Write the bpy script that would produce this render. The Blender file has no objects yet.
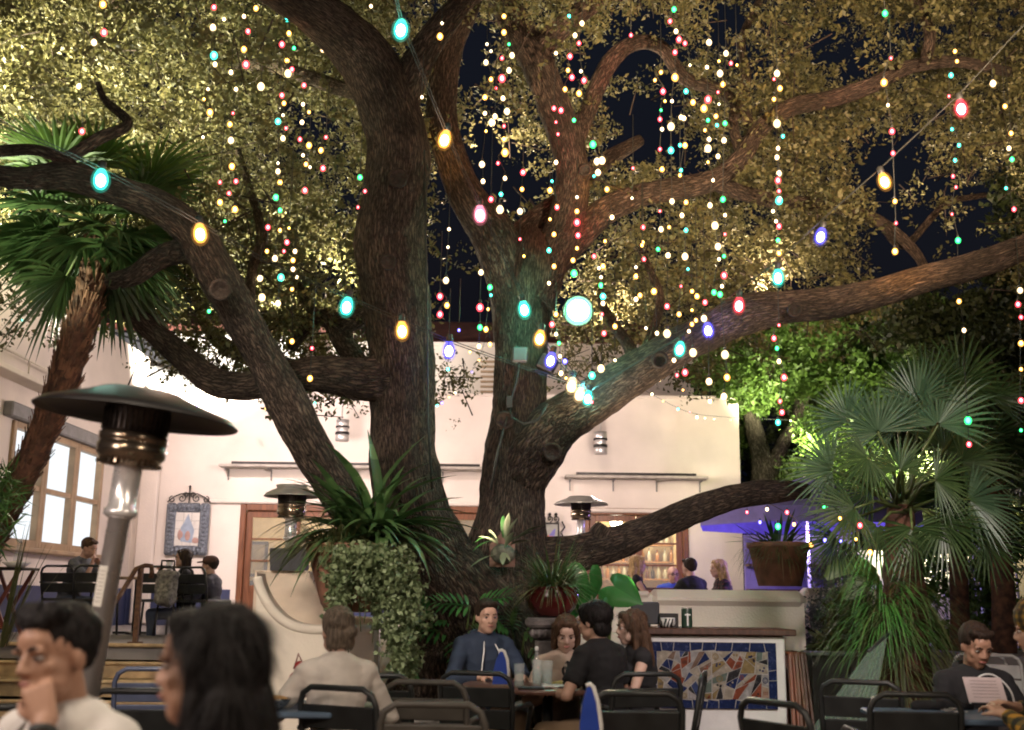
import bpy, math, random
import numpy as np
from mathutils import Vector, Matrix, Quaternion, noise
random.seed(7); RNG = np.random.default_rng(11)
S = bpy.context.scene; COL = S.collection
PI = math.pi
# ------------------------------------------------------------------ camera
FPX = 1120.0; CAMZ = 1.3; PITCH = math.atan(235/FPX); ROLL = 0.012
Fv = Vector((0, math.cos(PITCH), math.sin(PITCH))); R0 = Vector((1,0,0)); U0 = Vector((0,-math.sin(PITCH),math.cos(PITCH)))
Rv = R0*math.cos(ROLL)+U0*math.sin(ROLL); Uv = U0*math.cos(ROLL)-R0*math.sin(ROLL)
CAM = Vector((0,0,CAMZ))
cd = bpy.data.cameras.new('camera'); cam = bpy.data.objects.new('camera', cd); COL.objects.link(cam)
cd.sensor_width = 36; cd.lens = FPX/1024*36; cd.clip_end = 500; cd.clip_start = .05
M = Matrix((( Rv.x,Uv.x,-Fv.x,CAM.x),(Rv.y,Uv.y,-Fv.y,CAM.y),(Rv.z,Uv.z,-Fv.z,CAM.z),(0,0,0,1)))
cd.dof.use_dof=True; cd.dof.focus_distance=11.0; cd.dof.aperture_fstop=2.1; cam.matrix_world = M; S.camera = cam
def ray(px, py): return Fv + Rv*((px-512)/FPX) - Uv*((py-365)/FPX)
def P(px, py, Y):
    d = ray(px,py); return CAM + d*(Y/d.y)
def PX(px, py, X):                       # the point on the plane x = X
    d = ray(px,py); return CAM + d*(X/d.x)
def PZ(px, py, z):
    d = ray(px,py); return CAM + d*((z-CAMZ)/d.z)
def XAT(px, Y, z):                       # the x of a point at depth Y and height z that stands in column px
    dz = z-CAMZ; pf = Y*math.cos(PITCH)+dz*math.sin(PITCH); pu = -Y*math.sin(PITCH)+dz*math.cos(PITCH)
    return ((px-512)/FPX*pf - pu*math.sin(ROLL))/math.cos(ROLL)
def PROJ(p):
    v = Vector(p)-CAM; w = v.dot(Fv); return 512+FPX*v.dot(Rv)/w, 365-FPX*v.dot(Uv)/w
# ------------------------------------------------------------------ tagging
def tag(o, label=None, cat=None, group=None, kind=None):
    if label: o['label'] = label
    if cat: o['category'] = cat
    if group: o['group'] = group
    if kind: o['kind'] = kind
    return o
def thing(name, label, cat, loc=(0,0,0), rz=0, group=None):
    o = bpy.data.objects.new(name, None); COL.objects.link(o); o.location = loc; o.rotation_euler = (0,0,rz)
    o.empty_display_size = .1
    return tag(o, label, cat, group)
def off_of(p):
    v = Vector((0,0,0))
    while p is not None: v += p.location; p = p.parent
    return v
def kids(o): return [c for c in ALLKIDS.get(o.name, ())]
ALLKIDS = {}
def link(o, parent=None):
    COL.objects.link(o)
    if parent is not None:
        o.parent = parent; ALLKIDS.setdefault(parent.name, []).append(o)
    return o
def copy_tree(o, loc=None, rz=None, label=None, group=None, parent=None):
    c = o.copy(); link(c, parent)
    if loc is not None: c.location = loc
    if rz is not None: c.rotation_euler = (0,0,rz)
    if label: c['label'] = label
    if group: c['group'] = group
    for k in kids(o): copy_tree(k, parent=c)
    return c
# ------------------------------------------------------------------ mesh builder
def frame_of(d):
    d = Vector(d).normalized(); a = Vector((0,0,1)) if abs(d.z) < .95 else Vector((1,0,0))
    u = d.cross(a).normalized(); return u, d.cross(u).normalized()
class MB:
    def __init__(s): s.v=[]; s.f=[]; s.m=[]; s.uv=[]; s.sm=[]; s.any_uv=False
    def face(s, idx, mi=0, uv=None, sm=False):
        s.f.append(tuple(idx)); s.m.append(mi); s.sm.append(sm); s.uv.append(uv)
        if uv: s.any_uv=True
    def add(s, verts): n=len(s.v); s.v.extend([tuple(q) for q in verts]); return n
    def box(s, c, size, mi=0, rz=0, mat=None, bev=0.0):
        hx,hy,hz = size[0]/2,size[1]/2,size[2]/2; R = mat if mat is not None else Matrix.Rotation(rz,3,'Z'); c=Vector(c)
        if bev<=0:
            n=s.add([c+R@Vector((x*hx,y*hy,z*hz)) for x in(-1,1) for y in(-1,1) for z in(-1,1)])
            for q in((0,1,3,2),(4,6,7,5),(0,4,5,1),(2,3,7,6),(0,2,6,4),(1,5,7,3)): s.face([n+i for i in q],mi)
            return s
        b=min(bev,hx*.95,hy*.95,hz*.95)
        idx={}
        pts=[]
        for x in(-1,1):
            for y in(-1,1):
                for z in(-1,1):
                    for ax in range(3):
                        q=[x*(hx-b),y*(hy-b),z*(hz-b)]; q[ax]=(x*hx,y*hy,z*hz)[ax]
                        idx[(x,y,z,ax)]=len(pts); pts.append(c+R@Vector(q))
        n=s.add(pts); g=lambda x,y,z,a:n+idx[(x,y,z,a)]
        for sg in(-1,1):
            q=[g(sg,-1,-1,0),g(sg,1,-1,0),g(sg,1,1,0),g(sg,-1,1,0)]; s.face(q if sg>0 else q[::-1],mi)
            q=[g(-1,sg,-1,1),g(-1,sg,1,1),g(1,sg,1,1),g(1,sg,-1,1)]; s.face(q if sg>0 else q[::-1],mi)
            q=[g(-1,-1,sg,2),g(1,-1,sg,2),g(1,1,sg,2),g(-1,1,sg,2)]; s.face(q if sg>0 else q[::-1],mi)
        for a in(-1,1):
            for b2 in(-1,1):
                s.face([g(a,b2,-1,0),g(a,b2,1,0),g(a,b2,1,1),g(a,b2,-1,1)][::1 if a*b2>0 else -1],mi)
                s.face([g(a,-1,b2,0),g(a,1,b2,0),g(a,1,b2,2),g(a,-1,b2,2)][::-1 if a*b2>0 else 1],mi)
                s.face([g(-1,a,b2,1),g(1,a,b2,1),g(1,a,b2,2),g(-1,a,b2,2)][::1 if a*b2>0 else -1],mi)
        for x in(-1,1):
            for y in(-1,1):
                for z in(-1,1):
                    q=[g(x,y,z,0),g(x,y,z,1),g(x,y,z,2)]; s.face(q if x*y*z>0 else q[::-1],mi)
        return s
    def bar(s, a, b, w, h, mi=0, bev=0.0, up=None):
        a=Vector(a); b=Vector(b); d=(b-a); L=d.length; d.normalize()
        u = Vector(up) if up is not None else (Vector((0,0,1)) if abs(d.z)<.95 else Vector((0,1,0)))
        x=d.cross(u).normalized(); z=x.cross(d)
        return s.box((a+b)/2,(w,L,h),mi,mat=Matrix((x,d,z)).transposed(),bev=bev)
    def tube(s, path, rad, seg=10, mi=0, caps=True, flat=None, uvs=False, closed=False, disp=None):
        path=[Vector(p) for p in path]; n=len(path)
        if not hasattr(rad,'__len__'): rad=[rad]*n
        T=[]
        for i in range(n):
            if closed: d=path[(i+1)%n]-path[i-1]
            else: d=path[min(i+1,n-1)]-path[max(i-1,0)]
            T.append(d.normalized() if d.length>1e-9 else Vector((0,0,1)))
        u,_=frame_of(T[0]); base=len(s.v); L=0
        rows=[]
        for i in range(n):
            u=(u-T[i]*u.dot(T[i]))
            u = u.normalized() if u.length>1e-6 else frame_of(T[i])[0]
            w=T[i].cross(u)
            if i: L+=(path[i]-path[i-1]).length
            ring=[]
            for k in range(seg):
                a=2*PI*k/seg; r=rad[i]
                dirv=u*math.cos(a)+w*math.sin(a)
                if disp: r=r+disp(a,L,r,path[i]+dirv*r)
                if flat: dirv=u*math.cos(a)+w*math.sin(a)*flat
                ring.append(path[i]+dirv*r)
            s.add(ring); rows.append(L)
        mr=sum(rad)/n
        for i in range(n if closed else n-1):
            j=(i+1)%n
            for k in range(seg):
                k2=(k+1)%seg
                uv=None
                if uvs:
                    U0_=k/seg*2*PI*mr; U1_=(k+1)/seg*2*PI*mr; uv=((U0_,rows[i]),(U1_,rows[i]),(U1_,rows[j]),(U0_,rows[j]))
                s.face((base+i*seg+k,base+i*seg+k2,base+j*seg+k2,base+j*seg+k),mi,uv,True)
        if caps and not closed:
            s.face([base+k for k in range(seg)][::-1],mi); s.face([base+(n-1)*seg+k for k in range(seg)],mi)
        return s
    def lathe(s, prof, c=(0,0,0), seg=24, mi=0, axis=(0,0,1), caps=True, sm=True):
        c=Vector(c); ax=Vector(axis).normalized()
        if ax.z>.999: u,w=Vector((1,0,0)),Vector((0,1,0))
        else: u,w=frame_of(ax); w=ax.cross(u)
        base=len(s.v); n=len(prof)
        for r,z in prof: s.add([c+ax*z+(u*math.cos(2*PI*k/seg)+w*math.sin(2*PI*k/seg))*max(r,1e-5) for k in range(seg)])
        for i in range(n-1):
            m = mi[i] if isinstance(mi,(list,tuple)) else mi
            for k in range(seg):
                k2=(k+1)%seg; s.face((base+i*seg+k,base+i*seg+k2,base+(i+1)*seg+k2,base+(i+1)*seg+k),m,None,sm)
        if caps:
            m0=mi[0] if isinstance(mi,(list,tuple)) else mi; m1=mi[-1] if isinstance(mi,(list,tuple)) else mi
            if prof[0][0]>1e-4: s.face([base+k for k in range(seg)][::-1],m0)
            if prof[-1][0]>1e-4: s.face([base+(n-1)*seg+k for k in range(seg)],m1)
        return s
    def ell(s, c, r, seg=16, rings=10, mi=0, R=None):
        if not hasattr(r,'__len__'): r=(r,r,r)
        c=Vector(c); R=R or Matrix.Identity(3); base=len(s.v)
        for i in range(1,rings):
            t=PI*i/rings
            s.add([c+R@Vector((r[0]*math.sin(t)*math.cos(2*PI*k/seg),r[1]*math.sin(t)*math.sin(2*PI*k/seg),-r[2]*math.cos(t))) for k in range(seg)])
        b=s.add([c+R@Vector((0,0,-r[2])),c+R@Vector((0,0,r[2]))])
        for i in range(rings-2):
            for k in range(seg):
                k2=(k+1)%seg; s.face((base+i*seg+k,base+i*seg+k2,base+(i+1)*seg+k2,base+(i+1)*seg+k),mi,None,True)
        for k in range(seg):
            k2=(k+1)%seg; s.face((b,base+k2,base+k),mi,None,True); t=base+(rings-2)*seg; s.face((b+1,t+k,t+k2),mi,None,True)
        return s
    def cone(s, p0, r0, p1, r1, seg=12, mi=0):      # capsule with two radii, both ends round
        p0=Vector(p0); p1=Vector(p1); d=p1-p0; L=d.length
        if L<1e-6: return s.ell(p0,max(r0,r1),seg,8,mi)
        d.normalize(); prof=[]
        for i in range(5): t=PI/2*i/4; prof.append((r0*math.sin(t),-r0*math.cos(t)))
        for i in range(1,6): t=PI/2*i/5; prof.append((r1*math.cos(t),L+r1*math.sin(t)))
        return s.lathe(prof,p0,seg,mi,d)
    def prism(s, pts, thick, mi=0, axis=(0,1,0)):     # polygon of 3D points, extruded both ways along axis
        a=Vector(axis).normalized()*(thick/2); n=len(pts); b=s.add([Vector(p)-a for p in pts]); t=s.add([Vector(p)+a for p in pts])
        s.face([b+i for i in range(n)],mi); s.face([t+i for i in range(n)][::-1],mi)
        for i in range(n): j=(i+1)%n; s.face((b+j,b+i,t+i,t+j),mi)
        return s
    def build(s, name, mats, parent=None, world=True, smooth=None, fix=False):
        me=bpy.data.meshes.new(name)
        v=np.array(s.v,dtype=np.float64).reshape(-1,3)
        if parent is not None and world: v=v-np.array(off_of(parent))
        me.from_pydata(v.tolist(),[],s.f)
        if not isinstance(mats,(list,tuple)): mats=[mats]
        for m in mats: me.materials.append(m)
        me.polygons.foreach_set('material_index',s.m)
        me.polygons.foreach_set('use_smooth',s.sm if smooth is None else [smooth]*len(s.f))
        if s.any_uv:
            L=me.uv_layers.new(name='UVMap'); buf=[]
            for f,u in zip(s.f,s.uv):
                for i in range(len(f)): buf.extend(u[i] if u else (0,0))
            L.data.foreach_set('uv',buf)
        me.update()
        if fix:
            import bmesh
            bm=bmesh.new(); bm.from_mesh(me); bmesh.ops.recalc_face_normals(bm,faces=bm.faces); bm.to_mesh(me); bm.free()
        o=bpy.data.objects.new(name,me); link(o,parent); return o
def np_mesh(name, verts, faces_n, mat, parent=None, smooth=False, nper=4):
    """verts (N*nper,3): every nper verts are one face"""
    me=bpy.data.meshes.new(name); v=np.asarray(verts,dtype=np.float32)
    if parent is not None: v=v-np.array(off_of(parent),dtype=np.float32)
    nv=len(v); nf=nv//nper
    me.vertices.add(nv); me.vertices.foreach_set('co',v.ravel())
    me.loops.add(nv); me.loops.foreach_set('vertex_index',np.arange(nv,dtype=np.int32))
    me.polygons.add(nf); me.polygons.foreach_set('loop_start',np.arange(0,nv,nper,dtype=np.int32))
    me.update(calc_edges=True); me.materials.append(mat)
    o=bpy.data.objects.new(name,me); link(o,parent); return o
TMP=bpy.data.scenes.new('remesh_bench')
def remeshed(mb, name, mats, parent, voxel, smooth=4, world=False, disp=None):
    """the pieces of mb fused into ONE continuous surface"""
    o=mb.build(name,mats,parent,world=world)
    m=o.modifiers.new('r','REMESH'); m.mode='VOXEL'; m.voxel_size=voxel; m.use_smooth_shade=True
    if smooth:
        k=o.modifiers.new('s','SMOOTH'); k.factor=.5; k.iterations=smooth
    par=o.parent; o.parent=None; TMP.collection.objects.link(o); vl=TMP.view_layers[0]; vl.update(); dg=vl.depsgraph
    me=bpy.data.meshes.new_from_object(o.evaluated_get(dg)); old=o.data
    TMP.collection.objects.unlink(o); o.parent=par
    o.modifiers.clear(); o.data=me; bpy.data.meshes.remove(old); me.name=name
    me.polygons.foreach_set('use_smooth',[True]*len(me.polygons))
    if disp:
        n=len(me.vertices); co=np.empty(n*3); no=np.empty(n*3); me.vertices.foreach_get('co',co); me.vertices.foreach_get('normal',no)
        dd=np.array([disp(Vector(q)) for q in co.reshape(-1,3)]); me.vertices.foreach_set('co',(co.reshape(-1,3)+no.reshape(-1,3)*dd[:,None]).ravel()); me.update()
    if len(me.materials)==0:
        for m in (mats if isinstance(mats,(list,tuple)) else [mats]): me.materials.append(m)
    return o
def catmull(pts, n=6):
    """pts: list of tuples (any length), smooth interpolation"""
    A=[np.array(p,dtype=float) for p in pts]; A=[2*A[0]-A[1]]+A+[2*A[-1]-A[-2]]; out=[]
    for i in range(1,len(A)-2):
        for k in range(n):
            t=k/n; p0,p1,p2,p3=A[i-1],A[i],A[i+1],A[i+2]
            out.append(.5*((2*p1)+(-p0+p2)*t+(2*p0-5*p1+4*p2-p3)*t*t+(-p0+3*p1-3*p2+p3)*t**3))
    out.append(A[-2]); return out
# ------------------------------------------------------------------ materials
def newmat(name):
    m=bpy.data.materials.new(name); m.use_nodes=True; nt=m.node_tree; return m,nt,nt.nodes['Principled BSDF']
def mat(name, c, rough=.6, metal=0, var=.15, scale=8., bump=.0, bscale=40., spec=.5, c2=None, coord='Object', stretch=(1,1,1), trans=0, detail=4., ramp=(.35,.65)):
    m,nt,b=newmat(name); N=nt.nodes; L=nt.links
    tc=N.new('ShaderNodeTexCoord'); mp=N.new('ShaderNodeMapping'); mp.inputs['Scale'].default_value=stretch
    L.new(tc.outputs[coord],mp.inputs['Vector'])
    if var>0 or c2:
        t=N.new('ShaderNodeTexNoise'); t.inputs['Scale'].default_value=scale; t.inputs['Detail'].default_value=detail; L.new(mp.outputs[0],t.inputs['Vector'])
        r=N.new('ShaderNodeValToRGB'); r.color_ramp.elements[0].position=ramp[0]; r.color_ramp.elements[1].position=ramp[1]
        a=c2 if c2 else tuple(x*(1-var) for x in c); d=c if c2 else tuple(min(1,x*(1+var)) for x in c)
        r.color_ramp.elements[0].color=(*a,1); r.color_ramp.elements[1].color=(*d,1)
        L.new(t.outputs['Fac'],r.inputs[0]); L.new(r.outputs[0],b.inputs['Base Color'])
        mr=N.new('ShaderNodeMapRange'); mr.inputs[3].default_value=max(0,rough-.1); mr.inputs[4].default_value=min(1,rough+.1)
        L.new(t.outputs['Fac'],mr.inputs[0]); L.new(mr.outputs[0],b.inputs['Roughness'])
    else:
        b.inputs['Base Color'].default_value=(*c,1); b.inputs['Roughness'].default_value=rough
    b.inputs['Metallic'].default_value=metal; b.inputs['Specular IOR Level'].default_value=spec
    if bump:
        t2=N.new('ShaderNodeTexNoise'); t2.inputs['Scale'].default_value=bscale; t2.inputs['Detail'].default_value=6; L.new(mp.outputs[0],t2.inputs['Vector'])
        bp=N.new('ShaderNodeBump'); bp.inputs['Strength'].default_value=bump; bp.inputs['Distance'].default_value=.01
        L.new(t2.outputs['Fac'],bp.inputs['Height']); L.new(bp.outputs[0],b.inputs['Normal'])
    return m
def leafmat(name, c1, c2, rough=.45, trans=.3, scale=1.2, spec=.5):
    m,nt,b=newmat(name); N=nt.nodes; L=nt.links
    g=N.new('ShaderNodeNewGeometry'); tc=N.new('ShaderNodeTexCoord'); t=N.new('ShaderNodeTexNoise'); t.inputs['Scale'].default_value=scale
    L.new(tc.outputs['Object'],t.inputs['Vector'])
    mx=N.new('ShaderNodeMath'); mx.operation='MULTIPLY_ADD'; mx.inputs[1].default_value=.55; L.new(g.outputs['Random Per Island'],mx.inputs[0])
    m2=N.new('ShaderNodeMath'); m2.operation='MULTIPLY'; m2.inputs[1].default_value=.45; L.new(t.outputs['Fac'],m2.inputs[0]); L.new(m2.outputs[0],mx.inputs[2])
    r=N.new('ShaderNodeValToRGB'); r.color_ramp.elements[0].color=(*c1,1); r.color_ramp.elements[1].color=(*c2,1); r.color_ramp.elements[0].position=.2; r.color_ramp.elements[1].position=.85
    L.new(mx.outputs[0],r.inputs[0]); L.new(r.outputs[0],b.inputs['Base Color']); b.inputs['Roughness'].default_value=rough; b.inputs['Specular IOR Level'].default_value=spec
    tr=N.new('ShaderNodeBsdfTranslucent'); L.new(r.outputs[0],tr.inputs['Color']); ms=N.new('ShaderNodeMixShader'); ms.inputs[0].default_value=trans
    out=N['Material Output']; L.new(b.outputs[0],ms.inputs[1]); L.new(tr.outputs[0],ms.inputs[2]); L.new(ms.outputs[0],out.inputs['Surface'])
    return m
def emit(name, c, s, sample='AUTO'):
    m=bpy.data.materials.new(name); m.use_nodes=True; nt=m.node_tree; nt.nodes.clear()
    o=nt.nodes.new('ShaderNodeOutputMaterial'); e=nt.nodes.new('ShaderNodeEmission'); e.inputs[0].default_value=(*c,1); e.inputs[1].default_value=s
    nt.links.new(e.outputs[0],o.inputs[0])
    m.cycles.emission_sampling=sample
    return m
def glassmat(name, c=(.9,.95,.95), alpha=.25, rough=.05):
    """thin glass: mostly clear, with a glossy coat"""
    m=bpy.data.materials.new(name); m.use_nodes=True; nt=m.node_tree; nt.nodes.clear(); N=nt.nodes; L=nt.links
    o=N.new('ShaderNodeOutputMaterial'); t=N.new('ShaderNodeBsdfTransparent'); t.inputs[0].default_value=(*c,1); p=N.new('ShaderNodeBsdfPrincipled')
    p.inputs['Base Color'].default_value=(*c,1); p.inputs['Roughness'].default_value=rough
    ms=N.new('ShaderNodeMixShader'); ms.inputs[0].default_value=alpha; L.new(t.outputs[0],ms.inputs[1]); L.new(p.outputs[0],ms.inputs[2]); L.new(ms.outputs[0],o.inputs[0]); return m
def barkmat(name, c1, c2, su=46., sv=8., bump=.9):
    m,nt,b=newmat(name); N=nt.nodes; L=nt.links
    tc=N.new('ShaderNodeTexCoord'); mp=N.new('ShaderNodeMapping'); mp.inputs['Scale'].default_value=(su,sv,1); L.new(tc.outputs['UV'],mp.inputs['Vector'])
    dn=N.new('ShaderNodeTexNoise'); dn.inputs['Scale'].default_value=1.6; dn.inputs['Detail'].default_value=3; L.new(mp.outputs[0],dn.inputs['Vector'])
    mixv=N.new('ShaderNodeVectorMath'); mixv.operation='MULTIPLY_ADD'; mixv.inputs[1].default_value=(1.5,1.5,1.5); L.new(dn.outputs['Color'],mixv.inputs[0]); L.new(mp.outputs[0],mixv.inputs[2])
    vo=N.new('ShaderNodeTexVoronoi'); vo.feature='DISTANCE_TO_EDGE'; vo.inputs['Scale'].default_value=1.; L.new(mixv.outputs[0],vo.inputs['Vector'])
    fn=N.new('ShaderNodeTexNoise'); fn.inputs['Scale'].default_value=45; fn.inputs['Detail'].default_value=8; L.new(tc.outputs['Object'],fn.inputs['Vector'])
    add=N.new('ShaderNodeMath'); add.operation='MULTIPLY_ADD'; add.inputs[1].default_value=.35; L.new(fn.outputs['Fac'],add.inputs[0])
    mr=N.new('ShaderNodeMapRange'); mr.inputs[1].default_value=0; mr.inputs[2].default_value=.42; L.new(vo.outputs['Distance'],mr.inputs[0]); L.new(mr.outputs[0],add.inputs[2])
    r=N.new('ShaderNodeValToRGB'); r.color_ramp.elements[0].position=.1; r.color_ramp.elements[0].color=(*c1,1); r.color_ramp.elements[1].position=1.; r.color_ramp.elements[1].color=(*c2,1)
    L.new(add.outputs[0],r.inputs[0])
    big=N.new('ShaderNodeTexNoise'); big.inputs['Scale'].default_value=3.1; big.inputs['Detail'].default_value=5; L.new(tc.outputs['Object'],big.inputs['Vector'])
    mm=N.new('ShaderNodeMixRGB'); mm.blend_type='MULTIPLY'; mm.inputs[0].default_value=.8; L.new(r.outputs[0],mm.inputs[1]); 
    rr=N.new('ShaderNodeValToRGB'); rr.color_ramp.elements[0].position=.36; rr.color_ramp.elements[0].color=(.38,.40,.36,1); rr.color_ramp.elements[1].position=.62; L.new(big.outputs['Fac'],rr.inputs[0]); L.new(rr.outputs[0],mm.inputs[2])
    L.new(mm.outputs[0],b.inputs['Base Color']); b.inputs['Roughness'].default_value=.9; b.inputs['Specular IOR Level'].default_value=.25
    bp=N.new('ShaderNodeBump'); bp.inputs['Strength'].default_value=bump; bp.inputs['Distance'].default_value=.045; L.new(add.outputs[0],bp.inputs['Height']); L.new(bp.outputs[0],b.inputs['Normal'])
    return m
# ------------------------------------------------------------------ world, render
W=bpy.data.worlds.new('World'); S.world=W; W.use_nodes=True
wn=W.node_tree.nodes; bg=wn['Background']
sky=wn.new('ShaderNodeTexSky'); sky.sky_type='NISHITA'; sky.sun_disc=False; sky.sun_elevation=math.radians(-4); sky.sun_rotation=math.radians(150)
ad=wn.new('ShaderNodeMixRGB'); ad.blend_type='ADD'; ad.inputs[0].default_value=1; ad.inputs[2].default_value=(.0035,.007,.017,1)
W.node_tree.links.new(sky.outputs[0],ad.inputs[1]); W.node_tree.links.new(ad.outputs[0],bg.inputs[0]); bg.inputs[1].default_value=.35
S.view_settings.view_transform='Standard'; S.view_settings.look='None'; S.view_settings.exposure=0; S.view_settings.gamma=1
S.cycles.use_denoising=True
try: S.cycles.denoiser='OPENIMAGEDENOISE'
except Exception: pass
S.cycles.max_bounces=6; S.cycles.diffuse_bounces=3; S.cycles.glossy_bounces=3; S.cycles.transparent_max_bounces=12; S.cycles.sample_clamp_indirect=4; S.cycles.sample_clamp_direct=0
S.cycles.caustics_reflective=False; S.cycles.caustics_refractive=False; S.cycles.use_light_tree=True; S.cycles.filter_width=1.9
def spot(name, loc, target, power, color, angle=60, blend=.6, radius=.08):
    l=bpy.data.lights.new(name,'SPOT'); l.energy=power; l.color=color; l.spot_size=math.radians(angle); l.spot_blend=blend; l.shadow_soft_size=radius
    o=bpy.data.objects.new(name,l); COL.objects.link(o); o.location=loc
    o.rotation_euler=(Vector(target)-Vector(loc)).to_track_quat('-Z','Y').to_euler(); return o
def point(name, loc, power, color, radius=.06):
    l=bpy.data.lights.new(name,'POINT'); l.energy=power; l.color=color; l.shadow_soft_size=radius
    o=bpy.data.objects.new(name,l); COL.objects.link(o); o.location=loc; return o
# ================================================================== SETTING
TZ=.8; YB=20.0; XL=-6.7; ND='Standard'
m_stucco=mat('warm_white_stucco',(.74,.66,.585),.85,var=.09,scale=1.1,bump=.4,bscale=45,detail=8)
m_stucco2=mat('cream_stucco',(.70,.63,.53),.85,var=.06,scale=2.5,bump=.3,bscale=50)
m_dado=mat('blue_dado_paint',(.035,.045,.11),.6,var=.1)
m_wood=mat('red_brown_door_wood',(.17,.062,.025),.45,var=.3,scale=3,stretch=(12,12,1))
m_darkwood=mat('dark_stained_wood',(.07,.03,.018),.5,var=.35,scale=4,stretch=(8,8,2),bump=.15)
m_tanwood=mat('tan_window_wood',(.36,.25,.15),.55,var=.15,scale=4)
m_tile=mat('clay_roof_tile',(.16,.055,.04),.8,var=.3,scale=3)
m_iron=mat('dark_iron',(.025,.023,.022),.45,metal=.6,var=.2)
m_rust=mat('rusted_brown_iron',(.12,.06,.035),.7,metal=.3,var=.35,scale=30)
m_concrete=mat('terrace_concrete',(.23,.21,.2),.8,var=.18,scale=3,bump=.2)
m_stone=mat('buff_step_stone',(.42,.30,.17),.8,var=.3,scale=6,bump=.5,bscale=25)
m_soil=mat('dark_mulch_soil',(.035,.025,.018),.95,var=.4,scale=20,bump=1,bscale=30)
m_paver=None
def paver():
    m,nt,b=newmat('brick_paving'); N=nt.nodes; L=nt.links
    tc=N.new('ShaderNodeTexCoord'); br=N.new('ShaderNodeTexBrick'); br.inputs['Scale'].default_value=4.2; br.inputs['Color1'].default_value=(.20,.12,.085,1); br.inputs['Color2'].default_value=(.27,.18,.13,1); br.inputs['Mortar'].default_value=(.12,.11,.1,1); br.inputs['Mortar Size'].default_value=.012
    L.new(tc.outputs['Object'],br.inputs['Vector']); t=N.new('ShaderNodeTexNoise'); t.inputs['Scale'].default_value=1.3; t.inputs['Detail'].default_value=6; L.new(tc.outputs['Object'],t.inputs['Vector'])
    mx=N.new('ShaderNodeMixRGB'); mx.blend_type='MULTIPLY'; mx.inputs[0].default_value=.6; L.new(br.outputs[0],mx.inputs[1]); L.new(t.outputs['Color'],mx.inputs[2]); L.new(mx.outputs[0],b.inputs['Base Color']); b.inputs['Roughness'].default_value=.75
    bp=N.new('ShaderNodeBump'); bp.inputs['Strength'].default_value=.4; bp.inputs['Distance'].default_value=.006; bp.invert=True; L.new(br.outputs['Fac'],bp.inputs['Height']); L.new(bp.outputs[0],b.inputs['Normal']); return m
m_paver=paver()
g=MB(); n=g.add([(-120,-60,0),(120,-60,0),(120,220,0),(-120,220,0)]); g.face((n,n+1,n+2,n+3)); tag(g.build('ground',m_paver),kind='structure')
# terrace: left part, then behind the planting bed, then the right part
YT=12.2
g=MB(); g.box((-6.2,16.6,TZ/2+.002),(9.2,8.8,TZ-.004)); g.box((3.3,16.25,TZ/2+.002),(9.78,9.5,TZ-.004)); tag(g.build('terrace_floor',m_concrete),kind='structure')
g=MB()
for i in range(4):
    z=TZ-.16*(i+1); g.box((-4.35,YT-.2-.36*i,z/2-.001),(4.3,.36-.004,z),bev=.012)
    g.box((-4.35,YT-.2-.36*i,z-.02),(4.34,.40,.038),bev=.015)
g.box((-4.35,YT-.01,TZ-.015),(4.34,.08,.04),bev=.012)
tag(g.build('terrace_steps',m_stone),kind='structure')
# ------------------------------------------------------------------ the restaurant building
bld=thing('restaurant_building','low stucco restaurant with blue dado, french doors and lit side windows behind the oak','building',(0,20,0))
def walls(mb, x0,x1,z0,z1,ops,Y,th,mi=0):
    """ops: (xa,xb,za,zb) sorted by x; wall face at Y, body behind it"""
    cx=x0
    def bx(a,b,c,d):
        if b-a>1e-3 and d-c>1e-3: mb.box(((a+b)/2,Y+th/2,(c+d)/2),(b-a,th,d-c),mi)
    for xa,xb,za,zb in ops: bx(cx,xa,z0,z1); bx(xa,xb,zb,z1); bx(xa,xb,z0,za); cx=xb
    bx(cx,x1,z0,z1)
def xb(px): return XAT(px,YB,2.0)
XR=XAT(741,YB,3.2)
DT=TZ+2.12
D1=(xb(238),xb(346)); D2=(xb(402),xb(489)); D3=(xb(584),xb(689))
ztop=P(560,397,YB).z
w=MB(); walls(w,XL,XR,0,ztop,[(D1[0],D1[1],TZ,DT),(D2[0],D2[1],TZ,DT),(D3[0],D3[1],TZ,DT)],YB,.3)
w.box((XR-.15,23.3,ztop/2),(.3,6.0,ztop-.002))            # right flank
w.box(((XL+XR)/2,YB+.15,ztop+.02),(XR-XL+.04,.38,.06),bev=.015)      # parapet cap
w.build('wall',m_stucco,bld)
dm=MB(); dz=TZ+.62
segs=[(XL+.004,D1[0]-.1),(D1[1]+.1,D2[0]-.1),(D2[1]+.1,D3[0]-.1),(D3[1]+.1,XR-.01)]
for a,b in segs: dm=MB(); dm.box(((a+b)/2,YB-.006,(TZ+dz)/2),(b-a,.012,dz-TZ)); dm.build('painted_dado',m_dado,bld)
mo=MB()
mo.box(((xb(205)+xb(505))/2,YB-.035,P(350,503,YB).z),(xb(505)-xb(205),.07,.07),bev=.02)
mo.box(((xb(575)+xb(700))/2,YB-.035,P(640,511,YB).z),(xb(700)-xb(575),.07,.07),bev=.02)
mo.box((XL+.28,YB-.05,2.95),(.34,.1,4.28),bev=.03)                   # corner pilaster
mo.build('plaster_moulding',m_stucco,bld)
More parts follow.
